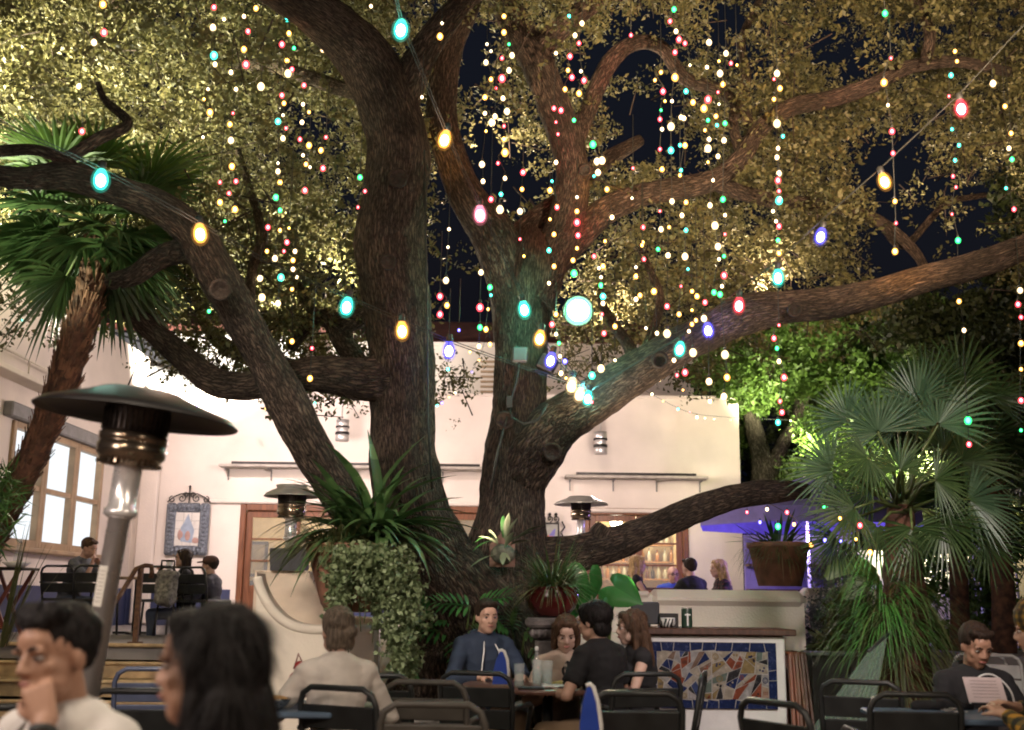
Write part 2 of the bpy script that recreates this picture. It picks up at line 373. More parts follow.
# upper storey set back, with a louvred vent and a dark tiled roof above it
uz=P(560,347,24).z; ux0=XAT(300,24,5.5); ux1=XAT(694,24,5.5)
u=MB(); u.box(((ux0+ux1)/2,25.5,(ztop+uz)/2-.1),(ux1-ux0,3,uz-ztop+.2)); u.box(((ux0+ux1)/2,25.5,uz+.03),(ux1-ux0+.1,3.1,.08)); u.build('upper_storey',m_stucco,bld)
v=MB(); vx=XAT(492,24,6); 
for k in range(8): v.box((vx,23.97,P(492,362+k*5,24).z),(.5,.05,.045))
v.build('louvred_vent',m_tanwood,bld)
r=MB(); r.prism([(ux0-.3,25.3,uz+.35),(ux1+.3,25.3,uz+.35),(ux1-.8,27.5,uz+1.35),(ux0+.8,27.5,uz+1.35)],.12,axis=(0,-.4,1)); 
r.box(((ux0+ux1)/2,26.8,uz+.2),(ux1-ux0-.4,2.4,.34)); r.build('roof',m_tile,bld)
# left wing: side wall with the windows
def yl(px): return PX(px,500,XL).y
wy0,wy1=yl(4),yl(99)
wzt=PX(60,437,XL).z; wzb=PX(60,551,XL).z
s=MB()
def sbox(ya,yb_,za,zb): s.box((XL-.15,(ya+yb_)/2,(za+zb)/2),(.3,yb_-ya,zb-za))
LH=PX(60,330,XL).z
LH=5.6
sbox(8.0,wy0,0,LH); sbox(wy0,wy1,0,wzb); sbox(wy0,wy1,wzt,LH); sbox(wy1,YB+.3,0,LH)
s.build('side_wall',m_stucco,bld)
dm=MB(); dm.box((XL+.006,(12.2+YB)/2,(TZ+dz)/2),(.012,YB-12.2,dz-TZ)); dm.build('painted_dado',m_dado,bld)
m_pane=emit('lit_frosted_pane',(.93,.97,1.0),1.1)
nw=3; ww=(wy1-wy0)/nw
for k in range(nw):
    a=wy0+k*ww; b=a+ww
    f=MB(); fx=XL-.02
    for yy in (a+.05,b-.05): f.box((fx,yy,(wzt+wzb)/2),(.12,.1,wzt-wzb),bev=.01)
    f.box((fx,(a+b)/2,wzt-.045),(.12,ww-.2,.09)); f.box((fx,(a+b)/2,wzb+.05),(.12,ww-.2,.1)); f.box((fx-.01,(a+b)/2,(wzt+wzb)/2),(.1,ww-.2,.07))
    for zz in ((wzt+wzb)/2-.3,): pass
    wo=f.build('window',m_tanwood,bld)
    p=MB(); p.box((fx-.05,(a+b)/2,(wzt+wzb)/2),(.012,ww-.19,wzt-wzb-.17)); p.build('pane',m_pane,wo)
h=MB(); h.box((XL+.06,(wy0+wy1)/2,wzt+.11),(.14,wy1-wy0+.6,.2),bev=.02); h.build('window_header',mat('grey_painted_timber',(.20,.20,.20),.6),bld)
h=MB(); h.box((XL+.07,(wy0+wy1)/2,wzb-.04),(.18,wy1-wy0+.3,.07),bev=.015); h.build('window_sill',m_tanwood,bld)
# bright plastered gable and its dark sloping eave above the corner
ga=MB(); gx0=XAT(60,22.5,6); gx1=XAT(300,22.5,6); gz0=P(200,385,22.5).z; gz1=P(200,332,22.5).z
ga.box(((gx0+gx1)/2,23,(gz0+gz1)/2-.3),(gx1-gx0,.6,gz1-gz0+.6)); ga.build('upper_gable',mat('white_plaster',(.82,.8,.76),.8,var=.03),bld)
rf=MB(); rf.prism([(gx0-.5,22.2,gz1+.02),(gx1+.6,22.2,gz1+.02),(gx1+.2,25,gz1+1.0),(gx0,25,gz1+1.0)],.14,axis=(0,-.35,1)); rf.build('roof',m_tile,bld)
ev=MB(); a=P(108,338,21.2); b=P(206,372,21.2)
ev.bar(a,b,.35,.22,bev=.02); ev.bar(a+Vector((0,-.06,.16)),b+Vector((0,-.06,.16)),.5,.05); ev.build('eave',mat('charcoal_metal_flashing',(.03,.03,.035),.5,var=.15),bld)
# ------------------------------------------------------------------ french doors
m_glass=glassmat('door_glass',(.93,.95,.93),.10)
def french_door(x0,x1):
    f=MB(); y=YB+.05; H=DT-TZ
    for xx in (x0+.05,x1-.05): f.box((xx,y,TZ+H/2),(.1,.16,H-.002),bev=.012)
    f.box(((x0+x1)/2,y,DT-.06),(x1-x0-.2,.16,.118),bev=.012)
    d=f.build('french_door',m_wood,bld); xm=(x0+x1)/2
    for a,b in ((x0+.105,xm-.004),(xm+.004,x1-.105)):
        l=MB(); z0=TZ+.02; z1=DT-.125; y2=YB+.06; st=.11; kz=z0+.62
        for xx in (a+st/2,b-st/2): l.box((xx,y2,(z0+z1)/2),(st,.05,z1-z0),bev=.008)
        l.box(((a+b)/2,y2,z1-st/2),(b-a-2*st,.05,st)); l.box(((a+b)/2,y2,kz),(b-a-2*st,.05,.12)); l.box(((a+b)/2,y2,z0+.1),(b-a-2*st,.05,.2))
        l.box(((a+b)/2,y2+.005,(z0+.2+kz-.06)/2),(b-a-2*st,.025,kz-.26-z0))
        for t in (.36,.68): l.box(((a+b)/2,y2,kz+.06+(z1-st-kz-.06)*t),(b-a-2*st,.03,.028))
        lo=l.build('door_leaf',m_wood,d)
        p=MB(); p.box(((a+b)/2,y2+.004,(kz+.06+z1-st)/2),(b-a-2*st+.01,.006,z1-st-kz-.06)); p.build('glass_pane',m_glass,d)
    hd=MB(); hd.tube([(xm-.06,YB+.02,TZ+1.0),(xm-.06,YB-.03,TZ+1.0),(xm-.17,YB-.03,TZ+1.0)],.011,8); hd.build('handle',m_iron,d)
    return d
for d in (D1,D2,D3): french_door(*d)
# interior of the rooms behind the doors
ri=MB(); ix0=D1[0]-.8; ix1=D3[1]+.25; IY=24.2
m_int=mat('cream_interior_plaster',(.72,.58,.36),.8,var=.05)
ri.box(((ix0+ix1)/2,IY+.05,TZ+1.3),(ix1-ix0,.1,2.6)); ri.box((ix0-.05,22.25,TZ+1.3),(.1,3.9,2.6)); ri.box((ix1+.05,22.25,TZ+1.3),(.1,3.9,2.6)); ri.box(((ix0+ix1)/2,22.25,TZ+2.65),(ix1-ix0,3.8,.1)); ri.box((xb(530),22.3,TZ+1.3),(.12,3.6,2.59))
ri.build('interior_wall',m_int,bld)
fl=MB(); fl.box(((ix0+ix1)/2,22.25,TZ+.01),(ix1-ix0,3.8,.02)); fl.build('interior_floor',m_darkwood,bld)
# ------------------------------------------------------------------ ledges with light bars
m_brk=mat('grey_bracket_metal',(.22,.21,.20),.5)
def ledge(px0,px1,py,label,nb):
    z=P((px0+px1)/2,py,YB).z; x0=xb(px0); x1=xb(px1)
    t=thing('wall_ledge',label,'ledge',((x0+x1)/2,YB,z))
    m=MB(); m.box(((x0+x1)/2,YB-.21,z),(x1-x0,.34,.05),bev=.012); m.build('shelf',mat('weathered_grey_timber',(.42,.38,.33),.7,var=.2,scale=5),t)
    for k in range(nb):
        xx=x0+.1+(x1-x0-.2)*k/(nb-1); b=MB(); b.box((xx,YB-.02,z-.13),(.022,.035,.19)); b.box((xx,YB-.17,z-.046),(.022,.28,.022)); b.build('bracket',m_brk,t)
    l=MB(); l.box(((x0+x1)/2,YB-.25,z+.06),(x1-x0-.4,.06,.04)); l.build('light_bar',m_iron,t)
    return x0,x1,z
L1=ledge(218,490,469,'long grey wall ledge above the french doors behind the left trunk',7)
L2=ledge(564,707,479,'short grey wall ledge above the bar doors right of the forked trunk',4)
# side-wall ledge with a pipe and a box lamp
t=thing('wall_ledge','narrow ledge with a thin pipe rail high on the side wall above the windows','ledge',(XL,15,0))
pz=PX(30,387,XL).z; m=MB(); m.box((XL+.16,(13+yl(96))/2,pz),(.3,yl(96)-13,.07),bev=.01); m.build('shelf',m_stucco2,t)
m=MB(); m.tube([(XL+.28,13,pz+.22),(XL+.28,yl(48),pz+.22)],.016,8); 
for yy in (13.6,14.6,15.6): m.tube([(XL+.28,yy,pz+.03),(XL+.28,yy,pz+.22)],.012,6)
m.build('pipe_rail',m_stucco2,t)
m=MB(); m.box((XL+.2,yl(42),pz+.13),(.22,.3,.42),bev=.02); m.build('lamp_box',mat('grey_lamp_housing',(.3,.3,.3),.5),t)
# pendant up-down lamps hanging before the wall
m_steel=mat('brushed_stainless',(.62,.59,.56),.34,metal=.65,var=.05,scale=5)
def pendant(px,py0,py1,Y,label):
    a=P(px,py0,Y); b=P(px,py1,Y); t=thing('pendant_lamp',label,'pendant lamp',b); r=.115
    H=a.z-b.z
    m=MB(); m.lathe([(r*.9,0),(r,.0),(r,.10),(r*.9,.11),(r*.86,.12),(r*.86,H*.62),(r*.98,H*.64),(r*.98,H),(r*.8,H)],b,20); m.build('canister',m_steel,t)
    m=MB(); m.lathe([(r*1.05,H*.30),(r*1.05,H*.42)],b,20,caps=True); m.lathe([(r*1.05,H*.62),(r*1.05,H*.7)],b,20); m.build('band',m_iron,t)
    m=MB(); m.tube([a,a+Vector((0,0,.9))],.014,8); m.build('rod',m_steel,t)
    ar=MB(); ar.tube([a+Vector((0,0,.9)),Vector((a.x,YB+.02,a.z+.95))],.014,8); ar.build('wall_arm',m_steel,t)
pendant(600.5,432,454,19.2,'steel canister lamp hanging on a rod over the bar doors ledge')
pendant(342,420,441,19.2,'steel canister lamp hanging on a rod left of the dark left trunk')
# ------------------------------------------------------------------ framed tile picture and small iron sign
t=thing('tile_picture','framed tile panel with iron scrollwork on the wall above the seated diners','picture',P(187,555,19.93))
c0=P(163,555,19.9); c1=P(210,503,19.9); W_=c1.x-c0.x; H_=c1.z-c0.z; cx=(c0.x+c1.x)/2; cz=(c0.z+c1.z)/2; y=19.93
m_ornate=mat('pewter_ornate_frame',(.16,.18,.21),.45,metal=.5,var=.5,scale=45,bump=.8,bscale=60)
m=MB(); b=.17
for sx in(-1,1): m.box((cx+sx*(W_/2-b/2),y,cz),(b,.08,H_),bev=.03)
for sz in(-1,1): m.box((cx,y,cz+sz*(H_/2-b/2)),(W_-2*b,.08,b),bev=.03)
for sx in(-1,1):
    for q in range(12): m.ell((cx+sx*(W_/2-b/2),y-.04,cz-H_/2+.06+q*(H_-.12)/11),(.045,.02,.03),8,6)
for sz in(-1,1):
    for q in range(9): m.ell((cx-W_/2+.08+q*(W_-.16)/8,y-.04,cz+sz*(H_/2-b/2)),(.04,.02,.045),8,6)
m.build('frame',m_ornate,t)
m=MB(); m.box((cx,y+.01,cz),(W_-2*b,.04,H_-2*b)); 
for k in range(1,3): m.box((cx-W_/2+b+(W_-2*b)*k/3,y-.0105,cz),(.006,.003,H_-2*b),1)
for k in range(1,4): m.box((cx,y-.0105,cz-H_/2+b+(H_-2*b)*k/4),(W_-2*b,.003,.006),1)
m.prism([(cx-.10,y-.013,cz-.22),(cx+.10,y-.013,cz-.24),(cx+.13,y-.013,cz-.02),(cx+.05,y-.013,cz+.16),(cx+.01,y-.013,cz+.27),(cx-.05,y-.013,cz+.13),(cx-.11,y-.013,cz+.02)],.004,2)
m.ell((cx-.1,y-.012,cz-.1),(.06,.004,.1),12,8,3); m.ell((cx+.16,y-.012,cz-.2),(.07,.004,.05),12,8,3); m.ell((cx+.02,y-.014,cz-.12),(.05,.004,.09),12,8,3)
m.build('tile_panel',[mat('ivory_glazed_tile',(.66,.63,.58),.3,var=.08),mat('grout_line',(.3,.29,.27),.8),mat('slate_blue_glaze',(.30,.36,.45),.35),mat('rose_brown_glaze',(.42,.26,.22),.35)],t)
m=MB()
def scroll(mb,c,r,a0,turns,sgn,rad=.01,n=26):
    pts=[]
    for i in range(n):
        u=i/(n-1); a=a0+sgn*turns*2*PI*u; rr=r*(1-.8*u); pts.append(Vector(c)+Vector((math.cos(a)*rr,0,math.sin(a)*rr)))
    mb.tube(pts,rad,6)
tz=cz+H_/2
for sx in(-1,1):
    scroll(m,(cx+sx*.13,y,tz+.08),.075,PI/2,1.3,sx); scroll(m,(cx+sx*.30,y,tz+.06),.06,PI/2,1.3,-sx); scroll(m,(cx+sx*.07,y,tz+.15),.05,-PI/2,1.2,-sx)
    m.tube([(cx,y,tz+.17),(cx+sx*.15,y,tz+.16),(cx+sx*.28,y,tz+.10),(cx+sx*W_/2,y,tz+.01)],.012,6)
m.tube([(cx,y,tz),(cx,y,tz+.27)],.013,6); m.ell((cx,y,tz+.29),.022,8,6)
m.build('iron_crest',m_iron,t)
t=thing('iron_framed_tile','small bright tile in curled iron hung on the wall right of the forked trunk','wall ornament',P(551,545,19.9))
c0=P(541.5,546,19.9); c1=P(558,524,19.9); cx=(c0.x+c1.x)/2; cz=(c0.z+c1.z)/2; W_=c1.x-c0.x; H_=c1.z-c0.z
m=MB(); m.box((cx,19.93,cz),(W_,.03,H_)); m.prism([(cx-W_*.4,19.91,cz-H_*.45),(cx+W_*.1,19.91,cz-H_*.4),(cx+W_*.3,19.91,cz+H_*.1),(cx-W_*.1,19.91,cz)],.006,1); m.prism([(cx-.02,19.908,cz-H_*.05),(cx+W_*.3,19.908,cz-.02),(cx+W_*.35,19.908,cz+H_*.3),(cx+.05,19.908,cz+H_*.2)],.006,2)
m.build('tile',[mat('grey_green_tile',(.25,.25,.21),.4),mat('orange_glaze',(.55,.14,.04),.35),mat('violet_glaze',(.12,.10,.35),.35)],t)
m=MB()
for sx in(-1,1): m.box((cx+sx*(W_/2+.01),19.92,cz),(.03,.05,H_+.06))
for sz in(-1,1): m.box((cx,19.92,cz+sz*(H_/2+.01)),(W_-.01,.05,.03))
for sx in(-1,0,1): scroll(m,(cx+sx*.11,19.92,cz+H_/2+.09),.06,-PI/2,1.2,1 if sx>=0 else -1,.012); m.ell((cx+sx*.11,19.92,cz+H_/2+.17),.03,8,6)
m.tube([(cx+W_/2+.03,19.92,cz-H_/2),(cx+W_/2+.12,19.92,cz-.08),(cx+W_/2+.05,19.92,cz+.05),(cx+W_/2+.12,19.92,cz+.14),(cx+W_/2+.07,19.92,cz+.24)],.015,6)
m.build('iron_scrollwork',m_iron,t)
# ------------------------------------------------------------------ low garden walls
YW=11.5
t=thing('parapet_wall','white stucco parapet with a rounded cap behind the bar counter','wall',(XAT(720,YW,0),YW,0))
x0=XAT(606,YW,1); x1=XAT(806,YW,1); zc=P(730,591,YW).z
m=MB(); m.box(((x0+x1)/2,YW+.16,(zc-.05)/2),(x1-x0,.28,zc-.05)); m.build('wall_body',m_stucco,t)
m=MB(); m.box(((XAT(652,YW,1.3)+x1)/2,YW+.16,zc-.085),(x1-XAT(652,YW,1.3)+.06,.38,.19),bev=.08); m.box(((x0+XAT(650,YW,1.3))/2,YW+.16,zc-.04),(XAT(650,YW,1.3)-x0,.34,.06),bev=.02); m.build('rounded_cap',m_stucco,t)
m=MB(); m.box((x1-.14,YW+2.2,(zc-.1)/2),(.28,3.7,zc-.1)); m.build('return_wall',m_stucco,t)
t=thing('garden_wall','lower stucco wall behind the shrubs between parapet and fan palm','wall',(4.2,13.2,0))
a=XAT(806,13.2,1); b=XAT(905,13.2,1); z=P(850,588,13.2).z
m=MB(); m.box(((a+b)/2,13.35,z/2),(b-a,.3,z),bev=.05); m.build('wall_body',m_stucco,t)
t=thing('retaining_wall','dim yellow stucco retaining wall behind the trunk and bowl planter','wall',(0,11.35,0))
m=MB(); m.box((.2,11.36,.5),(2.9,.24,1.0),bev=.03); m.build('wall_body',m_stucco2,t)
# stair cheek: a thick front with a swooping bull-nosed top and a taller block behind
YC=8.9
t=thing('stair_cheek_wall','cream adobe stair wall with a swooping bullnose edge under the ivy planter','wall',(XAT(290,YC,0),YC,0))
def sw(pts,Y): return [Vector((XAT(px,Y,P(px,py,Y).z),Y,P(px,py,Y).z)) for px,py in pts]
curve=[(257,573),(259,582),(264,594),(272,606),(282,616),(293,622),(306,625),(322,626),(345,626),(375,626)]
cv=[tuple(q) for q in catmull([tuple(p) for p in sw(curve,YC)],5)]
bl=XAT(252,YC,0); br_=cv[-1][0]
m=MB(); pts=[(br_,YC+.15,0),(bl,YC+.15,0)]+[(q[0],YC+.15,q[2]) for q in cv]
m.prism(pts,.30); m.build('front_wall',m_stucco2,t,fix=True)
m=MB(); m.tube([(q[0]+.0,YC+.02,q[2]-.03) for q in cv],.040,12); m.build('bullnose_edge',m_stucco2,t)
bk=[(257,571),(285,570.5),(309,571),(312,580),(318,594),(327,606),(340,615),(375,618)]
cb=[tuple(q) for q in catmull([tuple(p) for p in sw(bk,YC+.5)],4)]
m=MB(); pts=[(cb[-1][0],YC+.62,0),(cb[0][0],YC+.62,0)]+[(q[0],YC+.62,q[2]) for q in cb]; m.prism(pts,.4)
# ramped saddle between the two curves
n=len(cv); 
fr=catmull([tuple(p) for p in sw(curve,YC+.28)],5); bkk=catmull([tuple(p) for p in sw([(257,571),(270,571),(283,571),(296,571),(306,572),(311,578),(317,591),(327,606),(345,615),(375,618)],YC+.44)],5)
i0=m.add([tuple(q) for q in fr]); i1=m.add([tuple(q) for q in bkk])
for k in range(min(len(fr),len(bkk))-1): m.face((i0+k,i0+k+1,i1+k+1,i1+k),0,None,True)
m.build('rear_block',mat('peach_lit_stucco',(.66,.54,.42),.85,var=.06,bump=.3,bscale=50),t)  # stucco tinted peach: warm light put into its colour
# ================================================================== THE OAK
m_bark=barkmat('oak_bark',(.012,.009,.008),(.19,.135,.10))
oak=thing('oak_tree','huge old oak with dark furrowed trunks and spreading limbs hung with coloured lights','tree',P(490,640,9.7)*1.0)
oak.location.z=.25
def limb(name, pts, n=7, seg=36, ridge=1.0, capend=True):
    """pts: (px,py,depth,radius in px)"""
    q=[]
    for px,py,Y,r in pts:
        p=P(px,py,Y); q.append((p.x,p.y,p.z,r*Y/FPX*1.02))
    c=catmull(q,n); path=[Vector(a[:3]) for a in c]; rad=[max(a[3],.012) for a in c]
    # resample to about 4 cm
    pp=[path[0]]; rr=[rad[0]]
    for i in range(1,len(path)):
        L=(path[i]-path[i-1]).length; k=max(1,int(L/.05))
        for j in range(1,k+1): pp.append(path[i-1].lerp(path[i],j/k)); rr.append(rad[i-1]+(rad[i]-rad[i-1])*j/k)
    # end taper
    mr=sum(rr)/len(rr); sg=max(10,min(72,int(mr*2*PI/.03)))
    sd=random.random()*50
    def dp(a,L,r,p):
        lo=noise.noise(p*1.7+Vector((sd,0,0)))*.10*r+noise.noise(p*4.5+Vector((0,sd,0)))*.05*r
        w=noise.noise(p*2.1)*1.2
        v=Vector((math.cos(a)*r*14,math.sin(a)*r*14,L*3.2+sd)); nn=noise.noise(v+Vector((w,w,0)))
        n2=noise.noise(Vector((math.cos(a)*r*34,math.sin(a)*r*34,L*6+sd))+Vector((w,0,w))); ri=((.5-abs(nn))*min(.045,r*.14)+(.4-abs(n2))*min(.016,r*.06))*ridge
        return lo+ri
    m=MB(); m.tube(pp,rr,sg,uvs=True,disp=dp); return m.build(name,m_bark,oak)
T=[
('trunk',[(480,720,9.55,95),(476,668,9.5,80),(466,630,9.5,66),(450,595,9.45,52),(430,560,9.4,42),(411,510,9.3,34),(404,460,9.25,32),(403,410,9.2,31),(402,360,9.1,31),(396,300,9.0,33),(390,245,8.9,34),(395,190,8.8,32),(398,145,8.7,31),(386,98,8.6,31),(362,55,8.5,28),(322,18,8.3,24),(268,-18,8.1,20),(200,-55,7.9,16),(120,-80,7.7,12)]),
('limb',[(398,110,8.65,20),(418,62,8.6,16),(445,22,8.6,13),(480,-12,8.7,11),(540,-40,8.9,9)]),
('trunk',[(508,720,9.9,86),(508,668,9.9,72),(508,630,9.85,60),(507,590,9.8,50),(507,550,9.8,39),(511,505,9.8,30),(515,460,9.8,29),(519,410,9.8,27),(521,360,9.8,25),(521,310,9.8,28),(522,275,9.8,31),(525,250,9.85,26),(528,232,9.9,14)]),
('limb',[(516,305,9.75,22),(505,262,9.7,23),(490,230,9.65,22),(470,203,9.6,19),(453,165,9.6,16),(442,122,9.6,15),(445,72,9.7,14),(457,32,9.8,12),(478,-12,9.9,10)]),
('limb',[(528,305,9.8,24),(547,262,9.9,21),(564,225,9.95,18),(572,182,10,17),(566,140,10,17),(552,100,10,17),(536,62,10,17),(518,28,10.1,16),(497,-12,10.2,14),(480,-50,10.3,10)]),
('limb',[(532,60,10,12),(552,36,10,12),(582,12,10.1,10),(620,-18,10.2,9)]),
('limb',[(503,255,9.9,14),(535,222,10.2,12),(568,196,10.5,11),(600,165,10.8,9),(640,140,11,6)]),
('limb',[(548,262,10,19),(575,238,10.1,16),(604,212,10.2,13),(642,195,10.3,12),(687,187,10.4,11),(716,179,10.4,10),(741,158,10.4,10),(760,130,10.4,9),(790,108,10.3,9),(830,99,10.2,9),(870,86,10.1,8),(910,67,10,7),(958,62,10,6),(1010,72,10,5)]),
('limb',[(712,181,10.4,9),(745,194,10.6,8),(790,203,10.8,8),(835,206,11,7),(880,222,11.2,6),(915,252,11.3,5),(930,280,11.4,4)]),
('limb',[(573,150,10,9),(590,105,10.3,9),(610,62,10.5,9),(635,43,10.6,8),(662,48,10.7,7),(684,78,10.8,7),(722,92,10.9,6),(755,128,10.6,6)]),
('limb',[(742,158,10.4,6),(733,120,10.6,5),(746,80,10.8,5),(742,40,11,4),(760,0,11.2,4)]),
('limb',[(925,63,10,6),(930,35,10,6),(920,8,10.1,5),(905,-20,10.2,5)]),
('limb',[(520,478,9.75,26),(543,440,9.65,27),(566,417,9.6,24),(600,396,9.5,21),(640,370,9.4,20),(680,346,9.3,19),(720,326,9.2,18),(750,313,9.1,19),(785,307,9,16),(830,303,8.9,15),(880,292,8.7,14),(930,277,8.5,13),(980,264,8.3,13),(1030,245,8.1,12),(1100,215,7.9,11)]),
('limb',[(508,572,9.8,34),(545,560,9.85,22),(580,553,9.9,17),(610,545,9.95,16),(642,533,10,14),(690,512,10.2,13),(735,497,10.4,12),(780,491,10.6,10),(806,491,10.8,7)]),
('limb',[(600,548,9.93,9),(601,535,9.9,11),(606,527,9.9,9)]),
('limb',[(415,585,9.3,26),(375,545,8.9,20),(338,492,8.6,18),(308,442,8.4,19),(286,400,8.3,19),(264,358,8.2,18),(236,310,8.0,18),(212,266,7.8,19),(190,230,7.7,17),(156,205,7.6,16),(115,190,7.5,15),(70,176,7.4,14),(20,178,7.3,11),(-40,170,7.2,10)]),
('limb',[(213,262,7.85,13),(188,251,7.9,12),(160,258,8,11),(135,275,8.1,10),(110,282,8.2,8)]),
('limb',[(85,182,7.45,9),(62,160,7.5,7),(35,150,7.5,6),(0,151,7.6,6),(-40,150,7.7,5)]),
('limb',[(62,162,7.5,6),(100,138,7.6,6),(128,124,7.7,5),(105,100,7.8,4),(98,84,7.9,3)]),
('limb',[(402,378,9.15,24),(365,380,9.0,20),(325,374,8.9,18),(283,377,8.9,15),(243,386,8.9,14),(210,379,9,14),(180,354,9.1,12),(152,330,9.2,11),(125,308,9.3,9),(90,285,9.4,7)]),
('limb',[(300,368,9.4,8),(262,360,10.5,8),(236,352,11,8),(216,338,11.2,7),(203,318,11.4,5),(195,298,11.6,4)]),
('limb',[(365,372,9.3,10),(345,345,9.8,10),(334,322,10,10),(318,318,10.2,8),(303,332,10.3,6),(292,348,10.4,5)]),
('limb',[(395,300,9.2,9),(360,318,9.7,9),(335,325,10,7),(312,310,10.4,5),(298,285,10.7,4)]),
('limb',[(250,310,8.4,5),(252,270,8.9,5),(262,235,9.4,5),(250,190,9.9,4),(238,150,10.4,3)]),
('limb',[(385,98,8.7,9),(345,90,9.4,8),(305,76,10,7),(262,65,10.5,6),(215,70,11,5)]),
('limb',[(140,30,10.5,4),(120,10,10.2,4),(105,-15,10,5)]),
('limb',[(640,365,9.45,5),(660,305,10,4),(652,275,10.4,4),(640,250,10.8,3)]),
('limb',[(640,372,9.5,9),(628,345,9.9,6),(612,322,10.3,5),(600,300,10.6,4)]),
('limb',[(880,222,11,5),(905,245,11.5,4),(945,205,11.6,3),(985,195,11.7,3)]),
]
for nm,p in T: limb(nm,p)
# knots on the bark
def knot(px,py,Y,r,name='bark_knot'):
    c=P(px,py,Y); m=MB(); R=r*Y/FPX; q=(CAM-c).normalized()
    m.lathe([(R,-.03),(R*.98,.02),(R*.8,.045),(R*.62,.03),(R*.4,.012),(0.001,.02)],c,20,axis=q); m.build(name,m_bark,oak)
knot(552,452,9.42,10); knot(505,420,9.52,10); knot(388,262,8.62,9); knot(660,360,9.12,9); knot(585,170,9.84,7); knot(320,465,8.38,9); knot(398,178,8.47,11); knot(220,290,7.58,12); knot(795,310,8.73,8)
# ------------------------------------------------------------------ leaves
def sprigs(cent, nleaf, spread, ln, wd, up=.35, fold=.25):
    """cent (N,3): a twig at each; nleaf leaves along it. Returns (N*nleaf*4,3) vertices"""
    N=len(cent)
    ax=RNG.normal(size=(N,3)); ax[:,2]=ax[:,2]*.6+up*.4; ax/=np.linalg.norm(ax,axis=1,keepdims=True)
    t=RNG.uniform(-.5,.5,size=(N,nleaf,1)); base=cent[:,None,:]+ax[:,None,:]*t*spread+RNG.normal(size=(N,nleaf,3))*spread*.10
    d=ax[:,None,:]*.5+RNG.normal(size=(N,nleaf,3))*.75; d[...,2]-=.05; d/=np.linalg.norm(d,axis=2,keepdims=True)
    rn=RNG.normal(size=(N,nleaf,3)); rn[...,2]+=up*2; s=np.cross(d,rn); s/=np.linalg.norm(s,axis=2,keepdims=True)+1e-9
    nrm=np.cross(s,d)
    k=RNG.uniform(.65,1.45,size=(N,1,1)); l=k*ln*RNG.uniform(.65,1.25,size=(N,nleaf,1)); w=k*wd*RNG.uniform(.7,1.2,size=(N,nleaf,1))
    v0=base; v1=base+d*l*.45+s*w*.5+nrm*w*fold; v2=base+d*l; v3=base+d*l*.45-s*w*.5+nrm*w*fold
    return np.stack([v0,v1,v2,v3],axis=2).reshape(-1,3)
def nz(p,sc,o=0): return noise.noise(Vector((p[0]*sc+o,p[1]*sc+o,p[2]*sc-o)))
GRID=["9986642 4454 28948999",]
DM=[ # 16 columns of 64 px, rows of 48.7 px from y = -97; digits = how full
"8888888888888888",
"9999877777788889",
"9989665244528958",
"8999784238428859",
"6799985264378678",
"5588874246678766",
"4477876244568742",
"3267872136765426",
"1115862116753433",
"0003642104200012",
"0001321000000001",
]
def dens(px,py):
    fx=(px/64)-.5; fy=(py+97.4)/48.7-.5
    fx=min(max(fx,0),14.999); fy=min(max(fy,0),9.999); i=int(fy); j=int(fx); a=fx-j; b=fy-i
    g=lambda r,c:int(DM[min(r,10)][min(c,15)])
    return (g(i,j)*(1-a)+g(i,j+1)*a)*(1-b)+(g(i+1,j)*(1-a)+g(i+1,j+1)*a)*b
HOLES=[(640,85,34,58),(462,240,26,70),(468,48,20,30),(848,55,26,26),(905,195,30,45),(960,300,45,40),(24,84,26,10),(470,285,30,22),(345,20,14,14),(175,12,16,10),(300,120,14,22),(885,250,22,30),(720,15,22,14),(330,150,16,28),(280,205,14,10),(500,165,14,16),(470,120,10,22),(980,240,22,46),(1015,25,8,20),(580,60,12,24),(905,40,16,14),(870,150,12,16),(350,205,10,22),(320,125,12,12),(200,22,12,10),(690,165,10,14),(765,215,12,12),(425,20,12,20),(600,160,12,14),(1005,190,10,26),(810,40,10,10),(520,205,12,18),(240,265,10,14),(735,260,14,10),(655,215,12,10)]
cent=[]; rr=random.Random(5)
tries=0
while len(cent)<7600 and tries<900000:
    tries+=1
    px=rr.uniform(-330,1330); py=rr.uniform(-190,395)
    cx_=min(max(px,0),1023)
    d=dens(cx_,py)/9
    if d<=.02: continue
    if 0<=px<=1024:
        hit=0
        for hx,hy,hw,hh in HOLES:
            k_=1.5 if hx>420 else 1.25; q=((px-hx)/hw/k_)**2+((py-hy)/hh/k_)**2
            if q<1: hit=1
        if hit and rr.random()<.97: continue
    Y=rr.triangular(8.8,13.5,11.2)
    if px>520: Y=rr.triangular(9.6,14.5,12)
    if py<40: Y-=rr.uniform(0,1.5)
    p=P(px,py,Y)
    nv=nz(p,1.0,3.1)+.75*nz(p,2.2,9.7)
    if nv < (.66-d)*.95-.13+rr.uniform(-.07,.07): continue
    if d<.5 and rr.random()>d+.5: continue
    cent.append(p[:])
cent=np.array(cent)
tuft=cent[:,None,:]+RNG.normal(size=(len(cent),6,3))*np.array([.13,.13,.09])*RNG.uniform(.6,1.4,size=(len(cent),1,1))
cent=tuft.reshape(-1,3)
m_oakleaf=leafmat('oak_leaves',(.05,.055,.021),(.165,.15,.062),rough=.55,trans=.28,spec=.35)
V=sprigs(cent,13,.24,.053,.028)
np_mesh('crown',V,None,m_oakleaf,oak)
